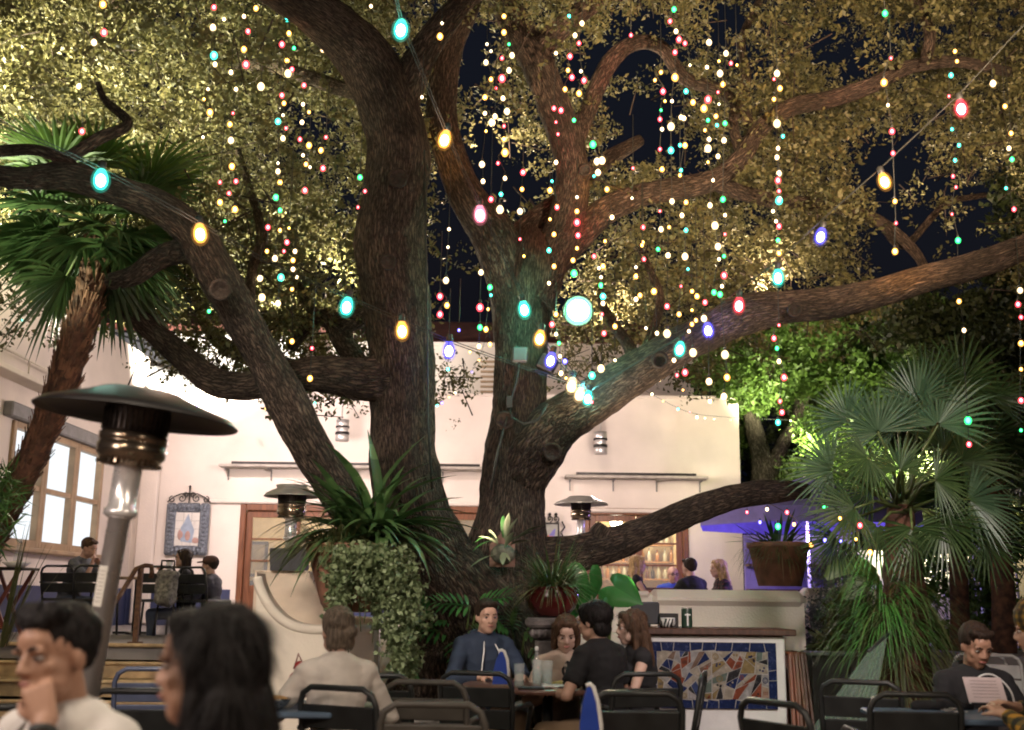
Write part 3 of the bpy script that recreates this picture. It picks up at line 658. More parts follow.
# fine twigs that carry the leaves
tw=MB()
for p in cent[::12]:
    p=Vector(p); d=Vector((rr.gauss(0,1),rr.gauss(0,1),rr.gauss(0,.7))).normalized()
    a=p-d*rr.uniform(.15,.4); tw.tube([a,p+Vector((0,0,rr.uniform(-.05,.05))),p+d*rr.uniform(.1,.3)],[.009,.006,.003],4,caps=False)
tw.build('twig',m_bark,oak)
# ------------------------------------------------------------------ trees beyond the wall
def back_tree(name,label,trunkpts,blobs,lm,bm,n,ln=.11,wd=.06,Yc=20):
    b=P(trunkpts[0][0][0],trunkpts[0][0][1],trunkpts[0][0][2]); b.z=0
    t=thing(name,label,'tree',b,group='trees beyond the garden wall')
    for i,tp in enumerate(trunkpts):
        q=[(*P(px,py,Y),r*Y/FPX) for px,py,Y,r in tp]; c=catmull(q,6); m=MB(); m.tube([Vector(a[:3]) for a in c],[a[3] for a in c],14,uvs=True,disp=lambda a,L,r,p:noise.noise(p*3)*.12*r); m.build('trunk' if i==0 else 'limb',bm,t)
    cs=[]; tot=sum(bx*by for _,_,_,bx,by,_ in blobs)
    for px,py,Y,bx,by,dy in blobs:
        k=int(n*bx*by/tot); c=0; tr=0
        while c<k and tr<k*12:
            tr+=1
            a=rr.uniform(-1,1); b2=rr.uniform(-1,1); e=rr.uniform(-1,1)
            if a*a+b2*b2+e*e>1: continue
            p=P(px+a*bx,py+b2*by,Y+e*dy)
            if nz(p,1.1,5)+.5*nz(p,2.6,1)<-.12+.25*(a*a+b2*b2): continue
            cs.append(p[:]); c+=1
    V=sprigs(np.array(cs),14,.42,ln,wd); np_mesh('crown',V,None,lm,t); return t
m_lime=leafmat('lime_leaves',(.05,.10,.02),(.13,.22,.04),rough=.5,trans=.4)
m_darkgreen=leafmat('dark_green_leaves',(.025,.04,.012),(.07,.09,.03),rough=.5,trans=.3)
m_greybark=barkmat('grey_bark',(.06,.05,.04),(.24,.20,.16),su=18,sv=6)
back_tree('garden_tree','floodlit lime green tree with grey forking trunk behind the right end of the building',
 [[(768,600,21,15),(766,500,21,15),(762,460,21,11),(752,420,21,8),(748,390,21,6)],[(768,475,21,8),(785,440,21,7),(797,420,21.2,6),(800,385,21.4,4)],[(795,430,21.2,5),(812,370,21.4,5),(815,340,21.5,4)]],
 [(760,370,20.8,62,48,1.4),(722,372,20.4,40,24,1.0),(850,375,21.4,55,42,1.4),(800,330,21,60,30,1.4),(735,440,21.6,20,40,.6),(905,330,21.5,50,36,1.2)],m_lime,m_greybark,2300)
back_tree('garden_tree','round glossy lime shrub tree behind the terracotta pot and fan palm',
 [[(842,600,19,7),(842,520,19,6),(838,480,19,5)]],[(842,455,18.6,55,50,1.2),(815,475,18.4,34,34,.9)],m_lime,m_greybark,1300,ln=.085,wd=.05)
back_tree('garden_tree','dark leafy tree rising behind the fan palm to the limb above',
 [[(985,640,17,12),(980,520,17,11),(975,420,17,8),(985,330,17,6)]],[(985,400,16.6,75,70,1.6),(1010,300,16,50,70,1.2),(930,330,17.5,70,34,1.4),(1030,480,16,40,80,1.2),(960,510,17.8,75,60,1.0),(1050,200,15,60,90,1.2)],m_darkgreen,m_bark,2900)
back_tree('garden_tree','deep shadowed tree closing the view behind the lime trees',
 [[(880,600,25,10),(880,480,25,9),(875,380,25,6)]],[(880,430,25,120,90,1.6),(1000,470,24,120,90,1.4),(790,470,25.5,55,70,1.2),(880,320,25,90,40,1.4)],m_darkgreen,m_bark,2600,ln=.14,wd=.08)
# ------------------------------------------------------------------ fan palms
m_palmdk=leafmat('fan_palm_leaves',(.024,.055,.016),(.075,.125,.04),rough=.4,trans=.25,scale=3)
m_palmblue=leafmat('blue_green_fan_leaves',(.035,.078,.036),(.10,.165,.09),rough=.4,trans=.12,scale=2.5)
m_petiole=mat('palm_petiole',(.08,.11,.03),.5,var=.3)
def fan(mb, c, d, nrm, R, nseg=26, arc=250, droop=.15, mi=0, wid=None, rng=random):
    """one fan leaf: folded narrow segments radiating from c about direction d in the plane with normal nrm"""
    d=Vector(d).normalized(); nrm=Vector(nrm); nrm=(nrm-d*nrm.dot(d)).normalized(); s=d.cross(nrm)
    wid=wid or R*math.radians(arc)/nseg*.62
    for k in range(nseg):
        a=math.radians(-arc/2+arc*k/(nseg-1))+rng.uniform(-.03,.03); L=R*(.72+.28*math.cos(a*.62))*rng.uniform(.9,1.06)
        dd=d*math.cos(a)+s*math.sin(a); sd=nrm.cross(dd).normalized()
        cup=nrm*(.12*abs(math.sin(a)))
        p=[]; dr=droop*rng.uniform(.6,1.5)
        for t,w in((.04,.18),(.45,1.),(.75,.62),(1.0,.03)):
            q=c+(dd+cup)*L*t+Vector((0,0,-dr*L*t*t*t)); p.append((q,wid*w/2))
        for (q0,w0),(q1,w1) in zip(p[:-1],p[1:]):
            n=mb.add([q0-sd*w0+nrm*w0*.5,q0-nrm*w0*.15,q0+sd*w0+nrm*w0*.5,q1-sd*w1+nrm*w1*.5,q1-nrm*w1*.15,q1+sd*w1+nrm*w1*.5])
            mb.face((n,n+1,n+4,n+3),mi); mb.face((n+1,n+2,n+5,n+4),mi)
def palm_leaf(parent, mat_, base, tip, nrm, R, pw=.014, **k):
    base=Vector(base); tip=Vector(tip); d=(tip-base); mid=base.lerp(tip,.5)+Vector((0,0,.06*d.length))
    lf=MB(); fan(lf,tip,(tip-mid),nrm,R,**k); o=lf.build('fan_leaf',mat_,parent)
    st=MB(); st.tube([base,mid,tip],[pw*1.3,pw,pw*.7],6); st.build('petiole',m_petiole,o)
    return o
rp=random.Random(21)
# tall leaning palm, left
pt=thing('fan_palm','tall leaning fan palm with shaggy brown trunk and dark drooping crown beside the lit windows','palm',P(-60,640,9.2))
pt.location.z=0
q=[(*P(px,py,Y),r*Y/FPX) for px,py,Y,r in [(-60,640,9.2,17),(-25,570,9.1,17),(8,505,9.0,17),(40,440,8.95,17),(62,385,8.9,18.5),(78,335,8.85,18.5),(92,285,8.8,16),(98,238,8.75,13)]]
c=catmull(q,10); pp=[Vector(a[:3]) for a in c]; 
tm=MB(); tm.tube(pp,[a[3]*.82 for a in c],20,disp=lambda a,L,r,p:noise.noise(p*9)*.012)
m_boot=mat('palm_boot_fibre',(.085,.036,.02),.85,var=.55,scale=14,bump=.6,bscale=60); 
tr=tm.build('trunk',m_boot,pt)
bo=MB()
for i in range(len(pp)*16):
    j=rp.randrange(len(pp)-1); a=rp.uniform(0,2*PI); T_=(pp[j+1]-pp[j]).normalized(); u,w=frame_of(T_); rd=c[j][3]*.82
    nn=u*math.cos(a)+w*math.sin(a); b=pp[j].lerp(pp[j+1],rp.random())+nn*rd*.92; sdv=T_.cross(nn); L=rp.uniform(.05,.10); wv=rp.uniform(.012,.025)
    t=b+T_*L+nn*rp.uniform(.012,.045); k=bo.add([b-sdv*wv-T_*.02,b+sdv*wv-T_*.02,t+sdv*wv*.45,t-sdv*wv*.45,b+nn*.012,t+nn*.006]); bo.face((k,k+4,k+5,k+3)); bo.face((k+4,k+1,k+2,k+5)); bo.face((k+3,k+5,k+2))
bo.build('leaf_boots',mat('pale_boot_ends',(.14,.065,.035),.8,var=.6,scale=9),pt)
top=P(97,226,8.75)
for i in range(50):
    a=rp.uniform(0,2*PI); el=rp.choice([rp.uniform(-1.25,-.7),rp.uniform(-1.1,-.3),rp.uniform(-.5,.45),rp.uniform(.2,1.25)]); L=rp.uniform(.28,.62)
    d=Vector((math.cos(a)*math.cos(el),math.sin(a)*math.cos(el),math.sin(el))); tip=top+Vector((0,0,.12))+d*L
    nrm=Vector((-d.x*.6,-d.y*.6,1)) if el>-.6 else Vector((d.x,d.y,.3))
    palm_leaf(pt,m_palmdk if el<.25 else m_lime,top,tip,nrm,rp.uniform(.46,.72),nseg=22,arc=rp.uniform(170,230),droop=.17 if el<.2 else .08,wid=.048,rng=rp)  # upper fans get the lime leaf colour so they look lit
# fan palm, right: blue green leaves at chosen spots
fp=thing('fan_palm','multi-leaved blue green fan palm over a grassy skirt at the right end wall','palm',P(905,690,9.2)); fp.location.z=0
q=[(*P(px,py,Y),r*Y/FPX) for px,py,Y,r in [(905,720,9.2,24),(905,660,9.2,24),(904,600,9.2,21),(902,550,9.2,17),(900,505,9.2,12)]]; c=catmull(q,8)
tm=MB(); tm.tube([Vector(a[:3]) for a in c],[a[3] for a in c],20,disp=lambda a,L,r,p:noise.noise(p*8)*.03); tm.build('trunk',m_boot,fp)
core=P(902,510,9.2)
LV=[ # tip px,py, depth, direction (image), radius px, tint 1 = blue
(918,402,9.0,(-.15,1),70,1),(938,425,8.8,(.35,.75),92,1),(878,432,8.9,(-.35,.85),78,1),(848,420,9.1,(-.45,.9),66,1),(898,425,9.0,(-.6,.6),66,1),
(960,385,9.6,(.5,1),84,0),(990,400,9.8,(.8,.6),70,0),(832,470,8.9,(-1,.05),74,1),(868,458,8.7,(-.7,-.35),62,0),(925,395,9.5,(.2,1),84,0),
(855,508,8.7,(-.9,-.35),76,0),(878,525,8.6,(-.45,-.9),70,0),(912,528,8.5,(.1,-1),74,0),(942,522,8.6,(.6,-.8),78,0),(968,500,8.9,(1,-.3),80,1),
(962,462,9.2,(1,.1),76,0),(985,540,9.1,(.8,-.7),62,0),(838,538,9.0,(-.6,-.8),60,0),(900,470,8.6,(.1,.5),60,0),(935,480,8.6,(.7,-.1),64,0),(872,490,9.6,(-.9,.3),72,0),(945,450,9.7,(.6,.5),80,0)]
for px,py,Y,(dx,dz),R,tint in LV:
    tip=P(px,py,Y); r=R*.78*Y/FPX; d=Vector((dx,rp.uniform(-.25,.15),dz))
    vw=(CAM-tip).normalized(); nrm=vw+Vector((rp.uniform(-.6,.6),0,rp.uniform(-.1,.7)))
    m2=tip+d.normalized()*.0; base=core+Vector((rp.uniform(-.06,.06),rp.uniform(-.06,.06),rp.uniform(-.05,.1)))
    mid=base.lerp(tip,.6)+Vector((0,0,.06)); lf=MB(); fan(lf,tip,d,nrm,r*.98,nseg=26,arc=rp.uniform(170,225),droop=.12,wid=r*.052,rng=rp)
    o=lf.build('fan_leaf',m_palmblue if tint else m_palmdk,fp); st=MB(); st.tube([base,mid,tip],[.016,.012,.008],6); st.build('petiole',m_petiole,o)
# grassy skirt around its trunk
m_grass=leafmat('bright_grass_blades',(.03,.09,.02),(.10,.20,.05),rough=.45,trans=.3,scale=4)
m_drygrass=leafmat('dim_grass_blades',(.05,.065,.02),(.13,.13,.05),rough=.55,trans=.25,scale=4)
def blades(name,parent,mat_,n,org,spread,L,w,up,droop,rng,outmax=1.0):
    m=MB()
    for i in range(n):
        a=rng.uniform(0,2*PI); o=org(rng,a); ln=rng.uniform(*L); el=rng.uniform(*up)
        d=Vector((math.cos(a)*math.cos(el),math.sin(a)*math.cos(el),math.sin(el))); sd=Vector((-math.sin(a),math.cos(a),0)); pts=[]
        p=Vector(o); v=d.copy(); k=5
        for j in range(k+1):
            pts.append((p.copy(),w*(1-.92*(j/k)**1.5)*(.6 if j==0 else 1)/2)); v=(v+Vector((0,0,-droop*rng.uniform(.7,1.3)))).normalized(); p=p+v*ln/k
        for (q0,w0),(q1,w1) in zip(pts[:-1],pts[1:]):
            n0=m.add([q0-sd*w0,q0+sd*w0,q1+sd*w1,q1-sd*w1]); m.face((n0,n0+1,n0+2,n0+3),0,None,True)
    return m.build(name,mat_,parent)
gk=thing('epiphyte_grass','bright green strappy grass clump hanging on the fan palm trunk','plant',P(893,600,8.95))
def og(r,a):
    z=r.uniform(P(0,690,9).z,P(0,575,9).z); return (XAT(900,9.15,z)+math.cos(a)*.18,9.15+math.sin(a)*.18,z)
blades('leaf_blades',gk,m_grass,420,lambda r,a:(P(884,600,9).x+math.cos(a)*.16,9.05+math.sin(a)*.16,r.uniform(1.0,1.52)),0,(.3,.65),.014,(.0,1.0),.34,rp)
blades('dry_leaf_blades',gk,m_drygrass,800,og,0,(.3,.65),.011,(-.2,.9),.40,rp)
# ------------------------------------------------------------------ two slim brown palm trunks and the iron fence behind
for px0,px1,yb,yt,Y,r,lab in ((955,957,690,520,13.0,9,'slim brown palm trunk behind the hooded diner, nearer the grass clump'),(1003,996,700,480,12.5,11,'slim reddish palm trunk behind the hooded diner, nearer the white chairs')):
    t=thing('palm_trunk',lab,'palm',P(px0,yb,Y)); t.location.z=0
    b=P(px0,yb,Y); b.z=0; tp=P(px1,yt,Y); tm=MB(); tm.tube([b,b.lerp(tp,.5)+Vector((.03,0,0)),tp],[r*Y/FPX*1.15,r*Y/FPX,r*Y/FPX*.9],14,disp=lambda a,L,r_,p:noise.noise(p*9)*.02)
    tm.build('trunk',m_boot,t)
    for k in range(16):
        a=rp.uniform(0,2*PI); el=rp.uniform(-.6,1.2); d=Vector((math.cos(a)*math.cos(el),math.sin(a)*math.cos(el),math.sin(el)))
        palm_leaf(t,m_palmdk,tp,tp+d*rp.uniform(.3,.6),Vector((-d.x,-d.y,1.2)),rp.uniform(.4,.6),nseg=22,arc=230,droop=.2,rng=rp)
fz=thing('iron_fence','pale iron picket fence behind the palm trunks at the right edge','fence',(6.5,14.2,0))
m_fence=mat('pale_painted_iron',(.5,.5,.46),.5,var=.1); m=MB(); x=4.9
for z in (.25,1.75): m.bar((4.8,14.2,z),(9.5,14.2,z),.03,.04)
m.build('rail',m_fence,fz)
m=MB()
while x<9.5: m.box((x,14.2,.98),(.022,.022,1.9)); x+=.13
m.build('pickets',m_fence,fz)
m_post=mat('grey_green_post',(.30,.36,.30),.6)
for x in (5.95,8.2): m=MB(); m.box((x,14.2,1.05),(.16,.12,2.1),bev=.01); m.build('post',m_post,fz)
# glowing light-coloured wall beyond the fence
gw=thing('street_wall','pale cream boundary wall glowing through the leaves beyond the iron fence','wall',(8.2,17.2,0))
m=MB(); m.box((8.2,17.3,1.05),(6.4,.2,2.1)); m.build('wall_body',m_stucco,gw)
# ================================================================== GARDEN PLANTS AND POTS
rg=random.Random(77)
m_terra=mat('weathered_terracotta',(.25,.115,.072),.75,var=.4,scale=6,bump=.3)
m_oxblood=mat('glossy_oxblood_glaze',(.07,.012,.010),.22,var=.4,scale=4)
m_strap=leafmat('dark_strap_leaves',(.03,.072,.022),(.095,.17,.055),rough=.35,trans=.15,scale=3)
m_bright=leafmat('bright_green_leaves',(.03,.13,.03),(.08,.26,.06),rough=.4,trans=.35,scale=3)
m_ivy=leafmat('pale_ivy_leaves',(.09,.13,.05),(.30,.36,.19),rough=.5,trans=.25,scale=3)
m_greyleaf=leafmat('silver_shrub_leaves',(.09,.10,.09),(.20,.22,.20),rough=.6,trans=.2,scale=3)
def bladeleaf(m,base,d,L,w,droop,rng,mi=0,k=7,tw=0,point=1.3):
    d=Vector(d).normalized(); p=Vector(base); v=d.copy(); sd=d.cross(Vector((0,0,1)))
    if sd.length<.05: sd=Vector((1,0,0))
    sd.normalize(); pts=[]
    for j in range(k+1):
        t=j/k; wv=w*(math.sin(PI*min(.98,(.12+.88*t))**point))/2 if t<1 else .002
        pts.append((p.copy(),max(wv,.002))); v=(v+Vector((0,0,-droop/k))).normalized(); p=p+v*L/k
    for (q0,w0),(q1,w1) in zip(pts[:-1],pts[1:]):
        up=sd.cross(q1-q0).normalized()
        n=m.add([q0-sd*w0+up*w0*.3,q0,q0+sd*w0+up*w0*.3,q1-sd*w1+up*w1*.3,q1,q1+sd*w1+up*w1*.3]); m.face((n,n+1,n+4,n+3),mi,None,True); m.face((n+1,n+2,n+5,n+4),mi,None,True)
# --- tall ivy planter on the stair wall
pc=P(352,612,8.35)
pl=thing('terracotta_urn','brown terracotta urn half hidden by trailing ivy on the stair wall','planter',pc)
hh=P(352,545,8.35).z-pc.z
m=MB(); m.lathe([(.19,0),(.23,.06),(.30,hh*.6),(.33,hh*.85),(.35,hh*.88),(.35,hh),(.31,hh),(.30,hh-.06)],pc,28); m.build('urn_body',m_terra,pl)
m=MB(); m.lathe([(.005,hh-.05),(.30,hh-.05)],pc,20,caps=False); m.build('soil',m_soil,pl)
bp=thing('bromeliad','large dark strap-leaved bromeliad fanning out of the ivy urn','plant',pc+Vector((.1,0,hh)))
b0=P(368,538,8.35)
m=MB()
tips=[(462,505),(448,540),(462,528),(425,535),(300,495),(315,470),(338,445),(410,440),(440,470),(445,548),(372,440),(398,470),(414,462),(425,487),(470,520),(430,500),(455,560),(305,520),(296,540),(322,462),(452,492),(455,515),(440,520),(436,556),(318,470),(325,505),(310,520),(420,520),(402,555),(352,472),(432,540),(330,480),(405,500),(375,590)]
for i,(px,py) in enumerate(tips):
    tpt=P(px,py,8.35+rg.uniform(-.35,.3)); base=b0+Vector((rg.uniform(-.12,.12),rg.uniform(-.1,.1),rg.uniform(-.04,.05))); dv=tpt-base; L=dv.length
    bladeleaf(m,base,dv+Vector((0,0,.42*L)),L*1.13,rg.uniform(.07,.11),.85,rg)
for i in range(150):
    a=rg.uniform(0,2*PI); el=rg.uniform(.15,1.3); L=rg.uniform(.42,.80); bladeleaf(m,b0+Vector((rg.uniform(-.18,.18),rg.uniform(-.15,.15),0)),(math.cos(a)*math.cos(el),math.sin(a)*math.cos(el),math.sin(el)),L,rg.uniform(.05,.085),rg.uniform(1.1,2.0),rg,k=9,point=.7)
m.build('strap_leaves',m_strap,bp)
blades('fine_blades',bp,m_drygrass,380,lambda r,a:(b0.x-.22+math.cos(a)*.22,b0.y+math.sin(a)*.2,b0.z-.05),0,(.25,.55),.010,(.2,1.2),.30,rg)
iv=thing('trailing_ivy','pale variegated ivy cascading down the front of the urn and stair wall','plant',P(395,545,8.2))
cs=[]
def cascade(path,n,Y,jit=.07):
    """path: (px,py,half width in px) down the fall; leaves sit on trailing stems, thinner and ragged below"""
    for k in range(n):
        lane=rg.gauss(0,.42); tmax=1-abs(lane)*rg.uniform(.0,.55); t=rg.random()*tmax; f=t*(len(path)-1); a=min(int(f),len(path)-2); f-=a
        px,py,w_=(path[a][q]*(1-f)+path[a+1][q]*f for q in range(3)); lane=round(lane*7)/7+rg.gauss(0,.045)
        p=P(px+lane*w_*1.15+math.sin(py*.09+lane*9)*1.8,py,Y+rg.gauss(0,jit)-.10*max(0,1-abs(lane))); cs.append(p[:])
cascade([(372,545,26),(388,572,28),(398,605,27),(402,640,22),(406,684,10)],1500,8.02)
cascade([(344,546,16),(342,570,15),(338,600,10),(336,628,5)],420,8.0)
cascade([(360,548,9),(364,575,6),(366,596,4)],70,7.95)
V=sprigs(np.array(cs),6,.06,.031,.027,up=.1); np_mesh('ivy_leaves',V,None,m_ivy,iv)
m=MB()
for px in range(332,416,7): m.tube([P(px,548,8.1),P(px+rg.uniform(-2,2),600,8.05),P(px+rg.uniform(-4,4),rg.uniform(610,660),8.05)],.004,4)
m.build('ivy_stems',m_petiole,iv)
# --- black cube planter box behind it
t=thing('planter_box','square charcoal planter box standing on the stair wall below the patio heater','planter',P(290,571,9.4))
a=P(272,571,9.4); b=P(307,571,9.4); top_=P(290,549,9.4).z; c=(a+b)/2; wd=(b-a).length
m=MB(); 
for k in range(4):
    z0=a.z+.0; z1=top_; f=wd*.46; g2=wd*.5
    ang=k*PI/2; R_=Matrix.Rotation(ang,3,'Z'); 
    pts=[Vector((-f,-f,z0-c.z)),Vector((f,-f,z0-c.z)),Vector((g2,-g2,z1-c.z)),Vector((-g2,-g2,z1-c.z))]; pi=[q*.93 for q in pts]
    for q in pi: q.z*=1/.93
    n=m.add([c+R_@q for q in pts]+[c+R_@q for q in pi]); m.face((n,n+1,n+2,n+3)); m.face((n+7,n+6,n+5,n+4)); m.face((n+3,n+2,n+6,n+7))
m.box((c.x,c.y,a.z+.02),(wd*.85,wd*.85,.03)); m.build('box_body',mat('charcoal_fibreclay',(.035,.035,.038),.6,var=.2),t)
m=MB(); m.box((c.x,c.y,top_-.04),(wd*.9,wd*.9,.03)); m.build('soil',m_soil,t)
# --- oxblood bowl planter on a carved stone pedestal
pd=thing('stone_pedestal','carved grey stone pedestal carrying the oxblood bowl','pedestal',(XAT(552,8.6,0),8.6,0))
zc=P(552,617,8.6).z; px_=XAT(552,8.6,zc)
m_carved=mat('carved_grey_stone',(.12,.105,.10),.85,var=.4,scale=12,bump=1,bscale=35)
m=MB(); m.box((px_,8.6,zc-.04),(.40,.40,.07),bev=.02); m.box((px_,8.6,zc-.115),(.34,.34,.075),bev=.03)
for k in range(7): m.ell((px_-.15+k*.05,8.6-.17,zc-.115),(.02,.02,.03),8,6)
m.build('capital',m_carved,pd)
m=MB(); m.box((px_,8.6,(zc-.155)/2+.04),(.25,.25,zc-.155-.08),bev=.02); m.box((px_,8.6,.04),(.40,.40,.08),bev=.02); m.build('shaft',m_carved,pd)
bw=thing('bowl_planter','glossy oxblood bowl planter on the stone pedestal beside the elephant ears','planter',(px_,8.6,zc))
rt=P(579,590,8.6).x-px_; hb=P(552,587,8.6).z-zc
m=MB(); m.lathe([(rt*.45,0),(rt*.62,.015),(rt*.85,hb*.3),(rt*.98,hb*.55),(rt*.99,hb*.75),(rt*.90,hb*.88),(rt*.90,hb*.92),(rt*.98,hb*.97),(rt*.97,hb),(rt*.88,hb),(rt*.85,hb*.9)],(px_,8.6,zc),36); m.build('bowl',m_oxblood,bw)
m=MB(); m.lathe([(.004,hb*.92),(rt*.86,hb*.92)],(px_,8.6,zc),20,caps=False); m.build('soil',m_soil,bw)
t=thing('spider_plant','light green arching grassy plant growing in the oxblood bowl','plant',(px_,8.6,zc+hb))
blades('arching_blades',t,m_drygrass,260,lambda r,a:(px_+math.cos(a)*.12*r.random(),8.6+math.sin(a)*.12*r.random(),zc+hb*.93),0,(.25,.52),.013,(.15,1.35),.26,rg)
blades('green_blades',t,m_strap,110,lambda r,a:(px_+math.cos(a)*.12*r.random(),8.6+math.sin(a)*.12*r.random(),zc+hb*.93),0,(.25,.45),.016,(.4,1.4),.2,rg)
# --- elephant ears
def bigleaf(m,c,d,nrm,L,w,rng,mi=0):
    """heart-shaped leaf with wavy edge"""
    d=Vector(d).normalized(); nrm=Vector(nrm); nrm=(nrm-d*nrm.dot(d)).normalized(); s=d.cross(nrm); c=Vector(c); N=16
    def out(t):
        u=-.28+1.28*t; ww=math.sin(PI*min(1,max(0,(t*.98+.02)))**.72)*.5*w
        return u,ww
    rows=[]
    for i in range(N+1):
        u,ww=out(i/N); wav=math.sin(i*2.3)*.02*w; r=[]
        for j in range(-4,5):
            f=j/4; q=c+d*(u*L-.0)+s*(ww*f)+nrm*(-.16*w*f*f*abs(f)+.05*w*abs(math.sin(i*1.25))*abs(f)+wav*abs(f)-.10*L*max(u,0)**2)
            if u<0: q+=s*(.12*w*(1 if f>0 else -1 if f<0 else 0)*(-u/.28))
            r.append(q)
        rows.append(m.add(r))
    for a,b in zip(rows[:-1],rows[1:]):
        for j in range(8):
            if rows.index(a)<4 and j in(3,4): continue
            m.face((a+j,a+j+1,b+j+1,b+j),mi,None,True)
ee=thing('elephant_ear_plant','bright green elephant ear with huge glowing leaves beside the bowl planter','plant',(XAT(606,9.15,.5),9.15,.5))
m_ear=leafmat('elephant_ear_leaves',(.03,.15,.03),(.06,.24,.05),rough=.4,trans=.45,scale=2)
def ear(c,d,nrm,L,w):
    """arrow-shaped leaf: point along d, two rounded lobes behind the stalk, waved edge, raised midrib"""
    d=Vector(d).normalized(); nrm=Vector(nrm); nrm=(nrm-d*nrm.dot(d)).normalized(); s_=d.cross(nrm); c=Vector(c); m=MB()
    ol=[(1.0,0),(.86,.09),(.66,.25),(.42,.40),(.18,.50),(-.04,.52),(-.22,.45),(-.32,.31),(-.30,.17),(-.17,.08),(0,.03)]
    for sg in(1,-1):
        rows=[]
        for k in range(len(ol)):
            u,v=ol[k]; um=max(u,.0); r=[]
            for f in(0,.33,.66,1):
                uu=um+(u-um)*f; vv=v*f; wav=.035*math.sin(k*2.1)*f*f
                r.append(c+d*uu*L+s_*sg*vv*w+nrm*((-.16*f*f*abs(v)*2+.07*f*(1-f)*4*abs(v)+wav)*w-.14*L*uu*uu))
            rows.append(m.add(r))
        for a,b in zip(rows[:-1],rows[1:]):
            for q in range(3): m.face((a+q,a+q+1,b+q+1,b+q) if sg>0 else (b+q,b+q+1,a+q+1,a+q),0,None,True)
    return m
for (px,py,Y,d,nr,L,w) in [(588,575,9.0,(-.05,-.1,-1),(.55,-1,.2),.30,.34),(614,586,8.85,(.6,-.35,-.35),(-.15,-1,.55),.27,.30),(576,592,9.1,(-.3,0,-1),(-.5,-1,.3),.26,.24),(602,604,8.8,(.2,-.2,-1),(.1,-1,.4),.16,.2)]:
    c=P(px,py,Y); lo=ear(c,d,nr,L,w).build('leaf',m_ear,ee); st=MB(); b=Vector((XAT(604,9.15,.5),9.15,.5)); st.tube([b,b.lerp(c,.6)+Vector((0,0,.06)),c],[.02,.014,.009],7); st.build('leaf_stalk',m_petiole,lo)
# --- philodendrons in the bed (deeply lobed leaves)
def lobed(m,c,d,nrm,L,w,rng,mi=0):
    d=Vector(d).normalized(); nrm=Vector(nrm); nrm=(nrm-d*nrm.dot(d)).normalized(); s=d.cross(nrm); c=Vector(c)
    bladeleaf(m,c,d,L,w*.3,.3,rng,mi)
    for k in range(7):
        t=.05+.85*k/6; b=c+d*L*t-Vector((0,0,.05*t*t*L))
        for sg in(-1,1):
            dd=(s*sg*(1-.35*t)+d*(.25+.6*t)); bladeleaf(m,b,dd+nrm*rng.uniform(0,.15),w*.5*(math.sin(PI*(.25+.6*t))+.1),.034,.25,rng,mi,k=4)
def philodendron(label,px,py,Y,leaves,mt=None,grp='philodendrons in the oak bed'):
    Y=9.12; b=P(px,py,Y); t=thing('philodendron',label,'plant',(b.x,b.y,.5),group=grp); b.z=.5
    for (lx,ly,dx,dz,R) in leaves:
        c=P(lx,ly,Y-.1+rg.uniform(-.35,.1)); m=MB(); lobed(m,c,(dx,rg.uniform(-.5,.1),dz),(rg.uniform(-.2,.2),-.75,.8),R*Y/FPX,R*.95*Y/FPX,rg); o=m.build('leaf',mt or m_bright,t)
        st=MB(); st.tube([b,b.lerp(c,.6)+Vector((0,0,.1)),c],[.012,.009,.006],6); st.build('leaf_stalk',m_petiole,o)
philodendron('bright lobed philodendron at the foot of the oak trunk behind the navy hooded diner',462,660,8.2,[(470,606,-.7,.1,36),(478,603,.7,.2,34),(460,612,-.9,-.3,26),(485,612,.6,-.4,28),(448,632,-.8,.1,38),(440,645,-.6,-.6,36),(455,640,.3,-.7,34),(434,628,-.3,.6,30),(465,636,.9,-.2,32),(425,655,-.7,-.3,30),(450,660,.2,-.8,32)])
philodendron('dim lobed philodendron below the bowl planter right of the trunk',520,665,8.0,[(515,640,.4,-.6,34),(525,632,.8,.1,30),(505,650,-.6,-.5,30),(532,648,.6,-.7,28),(512,628,.1,.7,24),(498,635,-.8,.2,26)],m_strap)
# --- staghorn fern on a pale board
t=thing('staghorn_fern','staghorn fern mounted on a pointed wooden board on the oak trunk','plant',P(502,568,9.18))
bc=P(502,552,9.2); w=.155; 
pts=[P(x,y,9.2) for x,y in((489.5,567),(515,567),(515,545),(502,532),(489.5,545))]
m=MB(); m.prism(pts,.03); m.build('mount_board',mat('raw_pinkish_board',(.24,.13,.095),.7,var=.25,scale=4,stretch=(1,1,6)),t,fix=True)
m=MB(); m.ell(P(503,554,9.12),(.10,.07,.08),14,10); m.build('moss_ball',mat('grey_moss',(.10,.10,.075),.95,var=.5,scale=20,bump=1),t)
m=MB()
for px,py,dx,dz,L in((505,548,.3,.8,.16),(498,545,-.6,.5,.18),(510,545,.7,.4,.17),(503,552,0,-.4,.12),(495,555,-1,-.2,.2),(505,540,.1,1,.22),(515,540,.8,.7,.25)):
    bladeleaf(m,P(px,py,9.06),(dx,-.6,dz),L*1.25,.05,.5,rg); bladeleaf(m,P(px,py,9.06),(dx+.35,-.4,dz+.1),L,.04,.5,rg)
m.build('antler_fronds',mat('pale_sage_frond',(.16,.20,.12),.6,var=.25),t)
m=MB()
for px,py,dx,dz,L in((500,540,-.5,.3,.28),(503,538,.0,1,.24),(497,541,-.9,.1,.24)): bladeleaf(m,P(px,py,9.1),(dx,-.5,dz),L,.045,.9,rg)
m.build('green_fronds',m_bright,t)
